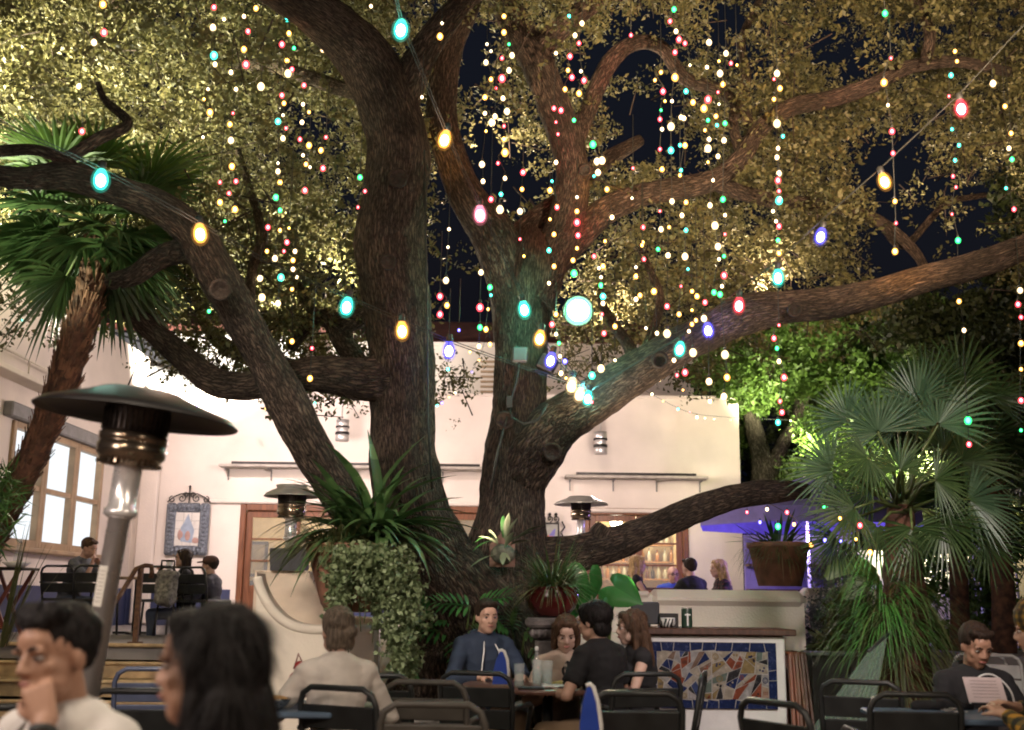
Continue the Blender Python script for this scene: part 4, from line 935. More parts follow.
# --- big terracotta tub on the parapet
t=thing('terracotta_tub','tall flared terracotta tub of succulents standing on the parapet end','planter',P(780,585,12.0))
c=P(780,586,11.72); ht=P(780,543,11.72).z-c.z; r0=21*11.7/FPX; r1=30*11.7/FPX
m=MB(); m.lathe([(r0,0),(r1*.97,ht*.86),(r1*1.04,ht*.88),(r1*1.04,ht),(r1*.92,ht),(r1*.9,ht*.9)],c,32); m.build('tub_body',m_terra,t)
m=MB(); m.lathe([(.004,ht*.92),(r1*.9,ht*.92)],c,20,caps=False); m.build('soil',m_soil,t)
t=thing('succulent_clump','dark pointed succulents and trailing tufts growing in the terracotta tub','plant',c+Vector((0,0,ht)))
m=MB()
for i in range(60):
    a=rg.uniform(0,2*PI); el=rg.uniform(.1,1.3); bladeleaf(m,c+Vector((math.cos(a)*.2*rg.random(),math.sin(a)*.2*rg.random(),ht*.95)),(math.cos(a)*math.cos(el),math.sin(a)*math.cos(el),math.sin(el)),rg.uniform(.15,.42),.035,.35,rg)
m.build('pointed_leaves',m_strap,t)
blades('trailing_tufts',t,m_drygrass,240,lambda r,a:(c.x+math.cos(a)*r1*.95,c.y+math.sin(a)*r1*.95,c.z+ht*r.uniform(.55,1.0)),0,(.12,.34),.009,(-.3,.8),.5,rg)
# --- silver shrub spilling over the wall right of the tub
def shrub(name,label,blobs,mt,n,ln,wd,stems=True,cat='shrub',spread=.2):
    b=P(*blobs[0][:3]); b.z=0; t=thing(name,label,cat,b); cs=[]; tot=sum(q[3]*q[4] for q in blobs)
    for px,py,Y,bx,by,dy in blobs:
        k=int(n*bx*by/tot); c=0; tr=0
        while c<k and tr<k*15:
            tr+=1; a,b2,e=(rg.uniform(-1,1) for _ in range(3))
            if a*a+b2*b2+e*e>1: continue
            p=P(px+a*bx,py+b2*by,Y+e*dy)
            if nz(p,2.4,5)<-.15+.2*(a*a+b2*b2): continue
            cs.append(p[:]); c+=1
    V=sprigs(np.array(cs),9,spread,ln,wd); np_mesh('foliage',V,None,mt,t)
    if stems:
        m=MB()
        for q in blobs: e=P(q[0],q[1],q[2]); g0=Vector((e.x+rg.uniform(-.1,.1),e.y+.1,0)); m.tube([g0,g0.lerp(e,.5)+Vector((rg.uniform(-.08,.08),0,0)),e],[.02,.015,.008],6); m.tube([e,P(q[0]+q[3]*.5,q[1]-q[4]*.5,q[2])],[.009,.004],5); m.tube([e,P(q[0]-q[3]*.5,q[1]-q[4]*.4,q[2])],[.009,.004],5)
        m.build('stems',m_bark,t)
    return t
shrub('silver_shrub','silvery trailing shrub spilling over the low wall right of the terracotta tub',[(838,570,12.6,30,26,.4),(825,610,12.3,20,28,.3),(855,610,12.4,24,26,.4),(818,645,12.2,14,16,.2),(845,650,12.2,30,14,.3)],m_greyleaf,560,.05,.026)
shrub('agapanthus_shrub','dusky green broad-leaved shrub below the banana leaves',[(862,620,11.2,24,24,.4),(850,650,11,26,16,.4),(880,650,11.2,20,22,.3)],m_drygrass,240,.13,.035,spread=.3)
# banana with two paddle leaves
t=thing('banana_plant','young banana with two paddle leaves lit yellow green beside the fan palm','plant',(XAT(884,10,0),10,0))
m_ban=leafmat('banana_leaves',(.07,.14,.03),(.16,.24,.06),rough=.4,trans=.45,scale=2)
for pts_ in (((876,572),(858,562),(838,566),(825,577)),((878,574),(862,578),(850,588),(843,597))):
    mid=catmull([tuple(P(x,y,10)) for x,y in pts_],6); m=MB(); rows=[]
    for i,q in enumerate(mid):
        u=i/(len(mid)-1); wv=.085*math.sin(PI*min(.97,.12+.86*u))**.6; T_=Vector(mid[min(i+1,len(mid)-1)])-Vector(mid[max(i-1,0)]); sdv=T_.cross(Vector((.2,-1,.5))).normalized()
        q=Vector(q); rows.append(m.add([q-sdv*wv+Vector((0,-.01,-.02)),q,q+sdv*wv+Vector((0,-.01,-.02))]))
    for a,b in zip(rows[:-1],rows[1:]): m.face((a,a+1,b+1,b),0,None,True); m.face((a+1,a+2,b+2,b+1),0,None,True)
    lo=m.build('paddle_leaf',m_ban,t)
m=MB(); b=Vector((XAT(884,10,0),10.02,0)); m.tube([b,P(880,640,10.02),P(878,576,10)],[.05,.04,.015],10); m.build('stem',m_petiole,t)
# tall grass at the far left edge
t=thing('potted_reed','narrow green reeds beside the tray stand at the left edge','plant',P(-2,640,10)); t.location.z=.3
blades('reeds',t,m_drygrass,26,lambda r,a:(P(1,590,10).x+math.cos(a)*.1,10+math.sin(a)*.1,.85),0,(.5,1.1),.022,(1.1,1.5),.06,rg)
shrub('leaning_fronds','green feathery fronds hanging low at the left edge',[(6,495,8.3,18,26,.25),(-10,520,8.3,18,30,.25)],m_grass,70,.16,.014,stems=False,cat='plant')
shrub('hedge_plant','loose yellow green hedge in front of the iron fence behind the palm trunks',[(925,600,13.4,30,50,.4),(970,575,13.5,36,54,.4),(1015,590,13.3,30,60,.4),(950,640,13.2,46,34,.3)],m_lime,640,.075,.04)
# --- raised planting bed: mulch and stone edging
BZ=.52
bd=MB(); NX,NY=40,16; x0,x1,y0,y1=-1.12,.9,8.98,11.24; idx=[]
for j in range(NY+1):
    for i in range(NX+1):
        x=x0+(x1-x0)*i/NX; yv=y0+(y1-y0)*j/NY; bd.add([(x,yv,BZ-.03+noise.noise(Vector((x*3,yv*3,0)))*.035+noise.noise(Vector((x*11,yv*11,4)))*.012)])
for j in range(NY):
    for i in range(NX): a=j*(NX+1)+i; bd.face((a,a+1,a+NX+2,a+NX+1),0,None,True)
tag(bd.build('planting_bed_soil',m_soil),kind='structure')
m_edge=mat('pale_edging_stone',(.28,.265,.24),.85,var=.35,scale=9,bump=.9,bscale=30)
for row in range(3):
    x=-1.16-.1*(row%2); zr=row*.18
    while x<.72:
        w_=rg.uniform(.26,.46); h_=.175; m=MB(); m.box((0,0,h_/2),(w_-.015,.24,h_),bev=.03)
        o=remeshed(m,'edging_stone',m_edge,None,.022,3,disp=lambda c:noise.noise(c*9+Vector((x*7,zr*9,0)))*.02); o.location=(x+w_/2,8.88+rg.uniform(-.02,.02),zr); o.rotation_euler=(0,0,rg.uniform(-.05,.05))
        tag(o,'rough pale stone of the low raised edging round the oak bed','stone','stones edging the oak bed'); x+=w_
# ================================================================== STRING LIGHTS
rb=random.Random(99)
BC={'W':((1,.70,.36),'warm white'),'A':((1,.45,.08),'amber'),'R':((1,.07,.09),'red'),'G':((.04,1,.22),'green'),'T':((.07,1,.72),'teal'),'B':((.14,.12,1),'blue'),'K':((1,.25,.35),'pink')}
m_sock=mat('black_bulb_socket',(.02,.022,.02),.5,var=0); m_cord=mat('dark_green_cord',(.015,.018,.015),.6,var=0)
SMALL={}; BIG={}
for k,(c,nm) in BC.items():
    SMALL[k]=emit('small_bulb_'+nm.replace(' ','_'),c,{'W':44,'A':40,'R':40,'G':26,'T':26,'B':34,'K':30}[k])
    core=emit('bulb_core_'+nm.replace(' ','_'),tuple(.35+.65*x for x in c),150)
    sh=bpy.data.materials.new('bulb_glass_'+nm.replace(' ','_')); sh.use_nodes=True; nt=sh.node_tree; nt.nodes.clear(); o=nt.nodes.new('ShaderNodeOutputMaterial'); tt=nt.nodes.new('ShaderNodeBsdfTransparent'); tt.inputs[0].default_value=(*[.3+.7*x for x in c],1)
    e=nt.nodes.new('ShaderNodeEmission'); e.inputs[0].default_value=(*c,1); e.inputs[1].default_value=3.5; mx=nt.nodes.new('ShaderNodeMixShader'); mx.inputs[0].default_value=.5; nt.links.new(tt.outputs[0],mx.inputs[1]); nt.links.new(e.outputs[0],mx.inputs[2]); nt.links.new(mx.outputs[0],o.inputs[0]); sh.cycles.emission_sampling='NONE'
    BIG[k]=(core,sh)
MESH={}
def stash(kk,mb,mt,nm):
    me=mb.build(nm,mt,None).data
    for ob in [x for x in COL.objects if x.data==me]: bpy.data.objects.remove(ob)
    MESH[kk]=me
SHELL={}; HALO={}  # the second holds faint halo shells that stand in for glare round large bulbs
for k,(c,nm) in BC.items():
  for D_,a_,st_ in ((SHELL,.45,4.0),(HALO,.07,1.6)):
    sh=bpy.data.materials.new('small_bulb_glass_'+nm.replace(' ','_')); sh.use_nodes=True; nt=sh.node_tree; nt.nodes.clear(); o=nt.nodes.new('ShaderNodeOutputMaterial'); tt=nt.nodes.new('ShaderNodeBsdfTransparent')
    e=nt.nodes.new('ShaderNodeEmission'); e.inputs[0].default_value=(*c,1); e.inputs[1].default_value=st_; mx=nt.nodes.new('ShaderNodeMixShader'); mx.inputs[0].default_value=a_; nt.links.new(tt.outputs[0],mx.inputs[1]); nt.links.new(e.outputs[0],mx.inputs[2]); nt.links.new(mx.outputs[0],o.inputs[0]); sh.cycles.emission_sampling='NONE'; D_[k]=sh
def bulb_small(par,p,k,r=.0225):
    loc=Vector(p)-off_of(par)
    if ('s',k) not in MESH:
        m=MB(); m.lathe([(.0005,-r*1.25),(r*.6,-r*1.05),(r*.95,-r*.45),(r,0),(r*.85,r*.5),(r*.5,r*.95)],(0,0,-.002),12); stash(('s',k),m,SHELL[k],'bulb')
        m=MB(); m.ell((0,0,-.002),(.0125,.0125,.0165),8,6); stash(('sc',k),m,SMALL[k],'glowing_core')
        if 'sock' not in MESH: m=MB(); m.lathe([(r*.4,r*1.0),(r*.4,r*1.9),(r*.2,r*2.1)],(0,0,0),7); stash('sock',m,m_sock,'socket')
    o=bpy.data.objects.new('bulb',MESH[('s',k)]); link(o,par); o.location=loc; s=rb.choice((.5,.6,.7,.8,.9,.9,1.05,1.25)); o.scale=(s,s,s)
    for kk,nm in((('sc',k),'glowing_core'),('sock','socket')): q=bpy.data.objects.new(nm,MESH[kk]); link(q,o)
    return o
def bulb_big(par,p,k,tilt=0,sc=1.0):
    r=.036; key=('b',k); loc=Vector(p)-off_of(par)
    if key not in MESH:
        m=MB(); m.lathe([(.0005,-.062),(r*.6,-.055),(r*.92,-.036),(r,-.012),(r*.9,.014),(r*.62,.036),(r*.5,.046)],(0,0,0),16); m.ell((0,0,-.012),(r*1.35,r*1.35,.068),18,12,1); stash(key,m,[BIG[k][1],HALO[k]],'bulb')
        m=MB(); m.ell((0,0,-.014),(r*.66,r*.66,.034),12,8); stash(('c',k),m,BIG[k][0],'glowing_core')
        if 'bsock' not in MESH:
            m=MB(); m.lathe([(r*.52,.044),(r*.6,.05),(r*.6,.088),(r*.35,.095)],(0,0,0),12); stash('bsock',m,m_sock,'socket')
    o=bpy.data.objects.new('bulb',MESH[key]); link(o,par); o.location=loc; o.rotation_euler=(rb.uniform(-.2,.2),tilt,0); o.scale=(sc,sc,sc)
    for kk,nm in((('c',k),'glowing_core'),('bsock','socket')):
        q=bpy.data.objects.new(nm,MESH[kk]); link(q,o)
    return o
def festoon(label,pts,bulbs,cat='string lights',sag=.0,sc=1.0,double=True,small=False):
    """pts: cord (px,py,Y); bulbs: (px,py,Y,colour)"""
    c=[Vector(a) for a in catmull([tuple(P(*q)) for q in pts],8)]
    t=thing('festoon_string',label,cat,c[len(c)//2],group='festoon strings')
    m=MB(); m.tube(c,.0035,5)
    if double: m.tube([q+Vector((.012,.004*math.sin(i),.016)) for i,q in enumerate(c)],.0035,5)
    m.build('cord',m_cord,t)
    for px,py,Y,k in bulbs:
        p=P(px,py,Y)
        if small: bulb_small(t,p,k)
        else: bulb_big(t,p,k,rb.uniform(-.25,.25),sc)
    return t
def lerpY(x,x0,y0,x1,y1): return y0+(y1-y0)*(x-x0)/(x1-x0)
yA=lambda x:lerpY(x,0,6.2,590,9.15)
A=[(101,178,'T'),(200,232,'A'),(347,305,'T'),(402,329,'A'),(449,349,'B')]
festoon('double-wire festoon rising past the dark left trunk with teal and amber bulbs',
 [(x,y-7,yA(x)) for x,y in((-220,40),(-60,105),(30,145),(101,178),(200,232),(275,274),(347,305),(402,329),(449,349),(520,374),(590,398))],
 [(x,y,yA(x),k) for x,y,k in A]+[(-70,98,yA(-70),'R')],sc=1.25)
yB=lambda y:lerpY(y,0,6.3,395,9.25)
B=[(401,28,'T'),(445,138,'A'),(480,213,'K'),(524,308,'T'),(540,337,'A'),(551,359,'B'),(572,384,'W')]
festoon('steep festoon falling from the top of the left trunk to the fork, teal bulb highest',
 [(x,y-6,yB(y)) for x,y in((385,-120),(392,-20),(401,28),(422,82),(445,138),(463,178),(480,213),(524,308),(540,337),(551,359),(588,400))],[(x,y,yB(y),k) for x,y,k in B],sc=1.2)
yC=lambda x:lerpY(x,590,9.1,1024,6.6)
C_=[(961,107,'R'),(884,180,'A'),(821,235,'B'),(778,276,'T'),(739,304,'R'),(708,329,'B'),(680,348,'T'),(588,397,'T'),(580,393,'W')]
festoon('long straight festoon climbing right from the trunk fork to the top right foliage',
 [(x,y-7,yC(x)) for x,y in((1230,-160),(1090,-26),(1024,32),(961,99),(884,172),(821,228),(778,268),(739,297),(708,322),(680,344),(640,368),(588,400))],[(x,y,yC(x),k) for x,y,k in C_]+[(1095,-28,yC(1095),'A')],sc=1.1)
# strings along the walls
festoon('thin string of mostly unlit bulbs along the corner wall behind the near heater',[(70,300,14.5),(22,312,14.8),(-60,300,14)][::-1]+[(134,330,15.5),(209,328,16.5)],[(22,320,14.8,'T'),(134,336,15.5,'R'),(204,329,16.4,'R'),(189,333,16.2,'B')],small=True,double=False)
festoon('thin string of small bulbs stretched low across the left wall between heater and pendant lamp',[(110,402,18.5),(200,403,18.5),(265,403,18.5),(340,396,18.5),(420,402,18.5),(432,405,18.5)],[(197,406,18.5,'B'),(217,407,18.5,'T'),(240,408,18.5,'R'),(265,409,18.3,'A'),(315,403,18.4,'T')],small=True,double=False)
festoon('short sloping string of tiny bulbs on the bright wall between the two trunks',[(405,412,18.8),(431,406,18.8),(449,396,18.8),(464,382,18.8),(479,358,18.6),(488,330,18.4)],[(431,407,18.8,'G'),(437,405,18.8,'T'),(442,403,18.8,'B'),(449,397,18.8,'A'),(455,393,18.8,'W'),(464,382,18.8,'G'),(472,372,18.7,'B'),(479,360,18.6,'A'),(490,345,18.4,'A'),(452,378,18.5,'W'),(470,352,18.5,'A'),(428,396,18.8,'R')],small=True,double=False)
festoon('faint sagging string of warm bulbs near the top right corner of the bar wall',[(640,388,19),(678,408,19),(697,414,19),(714,416,19),(742,418,19),(790,420,19.5)],[(678,409,19,'T'),(697,417,19,'W'),(714,419,19,'W'),(724,398,19,'W'),(709,383,19,'W'),(652,394,19,'W'),(663,401,19,'A'),(690,412,19,'R'),(705,418,19,'W'),(731,420,19,'A'),(660,380,19,'W'),(683,390,19,'A'),(640,385,19,'W')],small=True,double=False)
festoon('dense low string of mixed bulbs around the violet umbrella beside the tub',[(742,498,11.3),(767,503,11.2),(790,515,10.8),(808,528,9.6),(825,503,8.9),(856,528,8.5),(880,554,8.4)],[(748,503,11.3,'G'),(747,512,11.3,'R'),(760,522,11.2,'B'),(787,512,10.8,'R'),(778,526,11,'G'),(794,524,10.6,'A'),(825,507,8.9,'G'),(808,533,9.6,'R'),(811,544,9.5,'A'),(825,540,8.9,'B'),(840,518,8.6,'A'),(860,525,8.5,'R'),(856,539,8.4,'A'),(841,541,8.6,'B'),(870,552,8.4,'A'),(767,509,11.2,'W')],small=True,double=False)
# hanging strands
BL="""103,4A 94,42W 79,86W 82,131R 214,7R 224,19W 248,31R 244,16W 214,55T 215,64W 246,64R 231,72W 236,89W 208,89W 210,112A 233,113R 203,137W 231,140W 232,166A 220,182R 229,193R 225,221G 199,217G
256,8A 287,19T 282,44R 294,48G 292,69R 304,85R 261,86W 282,95R 303,104W 283,115W 278,121T 302,122W 283,138W 300,139R 309,145A 326,137R 278,163W 278,171W 310,167W 323,168R 276,197G 280,210G 305,190R 268,227R 289,228A 319,37W 323,49W
371,6W 442,23W 440,36A 504,16A 487,44W 486,62W 502,58R 509,44G 509,70W 502,78R 422,97W 485,97A 503,98W 485,113W 495,116W 486,131A 504,126R 505,152A 482,164W 505,178W 523,172R 483,181W 522,189A 491,199R 500,209W 449,229W 520,239R 360,177G 358,207R
569,16T 582,23W 556,53W 570,56R 568,70A 581,71W 565,89A 579,93A 554,108R 561,110R 574,120G 558,134R 556,162W 593,144G 602,160W 550,190A 577,197W 557,207R 577,222R 550,219A 631,35R 674,9G 676,31W 675,52R 661,72A 663,91R 672,101W 661,110G 662,129W 671,126W 660,149R 671,150T 681,117W 633,168R 662,169A 594,176T 607,189A 672,201W 660,211R 680,175A 643,227R 661,229W 669,227A 605,241A 643,242A
684,118W 685,43R 709,42W 719,61A 726,53W 731,63R 737,65A 723,84A 718,92R 708,99R 719,104W 708,120G 717,125T 725,123G 709,139W 724,140W 685,145A 718,156W 708,162A 686,91T
777,73W 774,79R 774,99A 777,123W 778,148W 777,157W 779,173W 778,179R 779,191R 779,200T 776,221W 779,226R 778,240G 885,13G 891,58R 888,105W 893,153R 895,201A 895,251A
955,51A 951,75T 952,129T 955,160T 956,187R 958,240G 958,273W 959,301A 964,330W 993,83W 1005,106A 1011,133A 1012,159G 1014,209R 723,199G 710,205W 715,225W 725,234R 686,202A 686,230T
209,311G 258,311W 259,322A 284,251R 275,258W 293,269W 295,251W 292,289A 260,278W 278,303W 292,341A 312,348R
459,330B 448,369T 490,344A 440,296R 448,247W 481,272W 446,280W 490,287G 480,307R 488,309A 480,327G 440,314R 479,346W
524,256A 549,283W 549,250T 574,273G 577,248A 556,314A 556,334W 559,343G 594,256R 599,268W 601,277W 601,285G 603,296T 602,314R 604,333R 615,326A 642,245A 658,249G 644,259R 668,255W 636,276A 654,291A 640,295A 667,306R 679,314A 681,286R 646,328W 657,333W 667,333W 674,360W 677,375R 592,375T 601,368W 615,360W 565,361B 561,373W
685,256W 719,259W 724,256G 724,275R 714,292G 720,294G 692,291A 697,296A 705,302R 692,310A 704,318W 692,324A 689,331W 779,253A 779,325R 774,338R 777,348G 779,361W 725,354W 709,381W 685,372R 780,401R 778,422T 724,396W 1020,290W 1021,317R 1021,343A 1021,400R 1021,430G 968,420G"""
import re
pts_=[(int(a),int(b),c) for a,b,c in re.findall(r'(\d+),(\d+)([A-Z])',BL)]
pts_.sort(key=lambda q:q[1]); strands=[]; rx=random.Random(8)
for x,y,c in pts_:
    best=None
    for s in strands:
        dx=abs(s[-1][0]-x); dy=y-s[-1][1]
        if dx<=5 and 6<dy<62 and len(s)<13 and (best is None or dx<abs(best[-1][0]-x)): best=s
    if best is None: strands.append([(x,y,c)])
    else: best.append((x,y,c))
for s in strands:                       # the dimmer bulbs between the bright ones
    i=0
    while i<len(s)-1:
        gap=s[i+1][1]-s[i][1]
        if gap>17 and len(s)<14 and rx.random()<.75: s.insert(i+1,(s[i][0]+rx.randint(-7,7),s[i][1]+int(gap*rx.uniform(.4,.6)),rx.choice('WWWAAAARRT'))); i+=1
        i+=1
for s in strands:
    if len(s)==1 and rx.random()<.3: s.append((s[0][0]+rx.randint(-2,2),s[0][1]+rx.randint(14,30),rx.choice('WAAAAR')))
def region(x,y):
    if x<130: a='over the leaning palm'
    elif x<262: a='in the golden left foliage'
    elif x<345: a='left of the dark trunk'
    elif x<430: a='beside the dark left trunk'
    elif x<480: a='between the trunks'
    elif x<530: a='by the left forked stem'
    elif x<585: a='by the right forked stem'
    elif x<650: a='right of the forked trunk'
    elif x<700: a='against the black sky opening'
    elif x<740: a='under the arching right limb'
    elif x<830: a='by the lime trees'
    elif x<930: a='below the top right limb'
    else: a='in the far right foliage'
    return a
CW={'W':'white','A':'amber','R':'red','G':'green','T':'teal','B':'blue','K':'pink'}
labs={}
metas=[]
for s in strands:
    x=sum(q[0] for q in s)/len(s); y0,y1=s[0][1],s[-1][1]; cols=[CW[q[2]] for q in s]
    lev='high' if y1<90 else ('low' if y0>235 else 'mid-height')
    if len(s)==1: lab=f'single {cols[0]} bulb hung {lev} {region(x,y0)}'
    elif len(s)<=3: lab=f'{" over ".join(cols)} bulbs on a wire {lev} {region(x,y0)}'
    else: lab=f'strand of {len(s)} bulbs, top {cols[0]}, bottom {cols[-1]}, {region(x,y0)}'
    labs.setdefault(lab,[]).append(len(metas)); metas.append([s,lab,x,y0,y1])
ORD=['','second','third','fourth','fifth','sixth','seventh']
for lab,ix in labs.items():
    if len(ix)>1:
        ix.sort(key=lambda i:metas[i][2])
        for n_,i in enumerate(ix):
            base=' '.join(lab.split()[:12])
            metas[i][1]=('leftmost ' if n_==0 else 'rightmost ' if n_==len(ix)-1 else ORD[n_]+' from left, ')+base
for s,lab,x,y0,y1 in metas:
    Y=rb.uniform(8.0,9.6) if x>520 else rb.uniform(7.6,9.0)
    if 515<x<600 and y1>180: Y=rb.uniform(8.7,9.2)
    if 690<x and 240<y0: Y=rb.uniform(8.0,8.5)
    if x>870 and x<900: Y=7.2
    if x<130: Y=7.0
    top=P(s[0][0],s[0][1]-rb.uniform(35,90),Y); p0=P(s[0][0],s[0][1],Y)
    t=thing('hanging_light_strand',lab,'string lights',p0,group='hanging strands of small coloured bulbs in the oak')
    ps=[Vector((p0.x+.004,Y,top.z))]
    for q in s: ps.append(P(q[0],q[1],Y)+Vector((0,0,.05)))
    m=MB(); m.tube(ps,.0032,4); m.build('cord',m_cord,t)
    for q in s: bulb_small(t,P(q[0],q[1],Y),q[2])
# flood lamps fixed in the oak
def floodlamp(px,py,Y,label,col,strength,aim,r=.10,face=True):
    c=P(px,py,Y); d=(Vector(aim)-c).normalized(); t=thing('flood_lamp',label,'flood lamp',c)
    m=MB(); m.lathe([(r*.45,-.14),(r*.62,-.12),(r*.75,-.04),(r*1.08,.0),(r*1.1,.02),(r*.98,.02),(r*.9,-.01)],c,24,axis=d); m.build('housing',m_iron,t)
    m=MB(); m.lathe([(.002,.052),(r*.3,.050),(r*.74,.036)],c,32,axis=d,caps=False); m.build('lens',emit('flood_lens',tuple(.4+.6*x for x in col),strength),t); m=MB(); m.lathe([(r*.74,.036),(r*.88,.024),(r*.99,.004)],c,32,axis=d,caps=False); m.build('halo_rim',emit('flood_halo_rim',(.25,1,.5),2.2),t)  # the green glowing rim imitates the lamp's halo
    u,w=frame_of(d); m=MB(); m.bar(c-d*.06,c-d*.20-Vector((0,-.1,0)),.04,.02); m.build('bracket',m_iron,t); return c,d
fc,fd=floodlamp(578,311,9.42,'dazzling green-white flood lamp strapped to the forked oak trunk',(.35,1,.55),40,CAM+Vector((.8,0,1.2)),r=.125)
t=thing('junction_box','grey electrical junction box screwed to the forked trunk','electrical box',P(520,355,9.48))
c=P(520,355,9.46); m=MB(); m.box(c,(.13,.09,.13),bev=.012); m.build('box_body',mat('grey_box_plastic',(.07,.07,.072),.6),t)
m=MB(); m.tube([P(519,362,9.47),P(517,380,9.5),P(511,400,9.5),P(509,420,9.52)],.011,7); m.box(P(509.5,402,9.49),(.05,.05,.10)); m.tube([P(509,408,9.5),P(512,418,9.44),P(524,424,9.40),P(538,420,9.36),P(548,404,9.33)],.011,7); m.tube([P(509,410,9.52),P(503,430,9.5),P(497,455,9.46),P(491,490,9.46)],.011,7); m.build('conduit',m_cord,t)
t=thing('flood_lamp','unlit dark square floodlight box tilted on the trunk fork behind blue bulbs','flood lamp',P(547,362,9.5))
c=P(547,364,9.48); m=MB(); m.box(c,(.17,.12,.13),mat=Matrix.Rotation(.5,3,'Y'),bev=.015); m.build('housing',m_iron,t); m=MB(); m.bar(c,c+Vector((-.12,.12,-.05)),.04,.02); m.build('bracket',m_iron,t)
t=thing('hanging_cable','thin black cable hanging down the right side of the left trunk','cable',P(428,300,8.9)); m=MB(); m.tube([P(424,150,8.6),P(427,300,8.75),P(428,420,8.85),P(432,490,8.9)],.01,6); m.build('cable_line',m_cord,t)
# ================================================================== FURNITURE
m_chair=mat('black_powder_coated_metal',(.022,.024,.024),.38,metal=.0,var=.2,spec=.5)
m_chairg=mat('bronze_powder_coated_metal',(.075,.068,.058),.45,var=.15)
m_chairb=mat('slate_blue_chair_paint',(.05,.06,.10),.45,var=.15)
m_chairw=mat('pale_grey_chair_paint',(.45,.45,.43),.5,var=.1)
def make_chair(name,label,mt,arms=True,group=None):
    t=thing(name,label,'chair',(0,0,0),group=group)
    W=.225; H=.86
    def up(x0,y0,z0,x1,y1,z1): return [(x0,y0,z0),(x1,y1,z1)]
    # back frame: rounded inverted U of flat tube
    pts=[(-W+.01,-.20,.44),(-W,-.235,.62),(-W,-.265,.78),(-W+.02,-.272,.83),(-W+.07,-.277,.86),(W-.07,-.277,.86),(W-.02,-.272,.83),(W,-.265,.78),(W,-.235,.62),(W-.01,-.20,.44)]
    m=MB(); m.tube([Vector(q) for q in pts],.0155,10); m.build('back_frame',mt,t)
    for z0,z1 in ((.53,.645),(.66,.775)):
        m=MB(); f=lambda z:-.20-.08*(z-.44)/.42
        m.bar((0,f(z0),z0),(0,f(z1),z1),2*W-.03,.014,bev=.005,up=(0,1,0)); m.build('back_slat',mt,t)
    m=MB(); 
    for k in range(5): m.box((0,-.155+k*.085,.45),(2*W-.03,.078,.014),bev=.004)
    m.build('seat',mt,t)
    m=MB()
    for x in(-W+.005,W-.005): m.box((x,.0,.435),(.024,.42,.034),bev=.006)
    m.box((0,.20,.435),(2*W-.02,.024,.03)); m.box((0,-.19,.435),(2*W-.02,.024,.03)); m.build('seat_frame',mt,t)
    for x in(-1,1):
        m=MB(); m.tube([(x*(W-.01),.20,.44),(x*(W+.012),.215,.0)],.015,8); m.build('leg',mt,t)
        m=MB(); m.tube([(x*(W-.01),-.195,.44),(x*(W+.012),-.255,.0)],.015,8); m.build('leg',mt,t)
        if arms:
            m=MB(); m.tube([(x*(W+.012),-.245,.655),(x*(W+.03),-.10,.66),(x*(W+.03),.14,.655),(x*(W+.028),.185,.64),(x*(W+.02),.20,.60),(x*(W-.005),.205,.44)],.016,8); m.build('armrest',mt,t)
    return t
PROTO={}
def chair(px,Y,rz,label,kind='a',z=0,group='metal slat chairs on the patio',sc=1):
    key=kind
    if key not in PROTO:
        mt,arms={'a':(m_chair,True),'n':(m_chair,False),'g':(m_chairg,True),'b':(m_chairb,False),'w':(m_chairw,False)}[kind]
        o=make_chair('slat_chair',label,mt,arms,group); PROTO[key]=o
    else: o=copy_tree(PROTO[key],label=label,group=group)
    o.location=(XAT(px,Y,z+.7),Y,z); o.rotation_euler=(0,0,rz); o.scale=(sc,sc,sc); return o
PR='metal slat chairs on the patio'; TR='metal slat chairs on the terrace'
chair(486,7.35,-.22,'black slat armchair with its back to us before the navy hooded diner')
chair(629,5.95,.04,'black slat chair directly behind the blue and white table sign, nearest the mosaic counter',kind='n')
chair(632,7.45,.25,'black slat armchair of the long-haired girl at the round table')
chair(660,7.35,1.35,'dark slat chair seen edge-on against the blue mosaic panel',kind='n')
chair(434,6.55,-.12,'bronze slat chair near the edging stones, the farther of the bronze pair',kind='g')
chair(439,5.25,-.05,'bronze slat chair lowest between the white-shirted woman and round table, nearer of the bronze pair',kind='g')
chair(366,6.05,-.45,'black slat armchair holding the woman in the white shirt')
chair(385,7.05,-.15,'black slat chair just behind the chair of the white-shirted woman',kind='n')
chair(152,5.75,.0,'empty black slat chair between the polo-shirted man and the dark-haired woman',kind='n')
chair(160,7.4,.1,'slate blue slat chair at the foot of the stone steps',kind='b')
chair(8,4.9,.5,'black slat chair half hidden behind the polo-shirted man at the left edge',kind='n')
chair(866,6.95,-.4,'black slat chair by the blue table, the one nearer the pleated sheet',kind='n')
chair(901,6.1,-.05,'black slat armchair with its back to us at the blue table')
chair(818,5.4,-1.05,'dark slat chair corner poking up before the leaning wooden tray stands',kind='n')
chair(868,9.6,2.6,'dim slat chair in the shadow beneath the grassy palm skirt',kind='n')
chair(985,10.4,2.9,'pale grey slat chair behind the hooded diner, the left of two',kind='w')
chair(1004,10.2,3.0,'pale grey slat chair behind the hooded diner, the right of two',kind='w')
chair(68,14.9,-.15,'dark terrace chair under the man in the grey shirt',z=TZ,group=TR)
chair(98,14.6,.1,'empty dark terrace chair right of the man in the grey shirt',kind='n',z=TZ,group=TR)
chair(160,14.6,.15,'dark terrace chair with the grey rucksack hung on its back',kind='n',z=TZ,group=TR)
chair(182,14.9,-.05,'dark terrace chair of the diner in black under the framed tiles',z=TZ,group=TR)
chair(208,14.8,-.55,'dark terrace chair of the diner in the brown cap',kind='n',z=TZ,group=TR)
chair(250,21.2,.2,'dark chair seen inside through the left french door',kind='n',z=TZ+.02,group='chairs indoors')
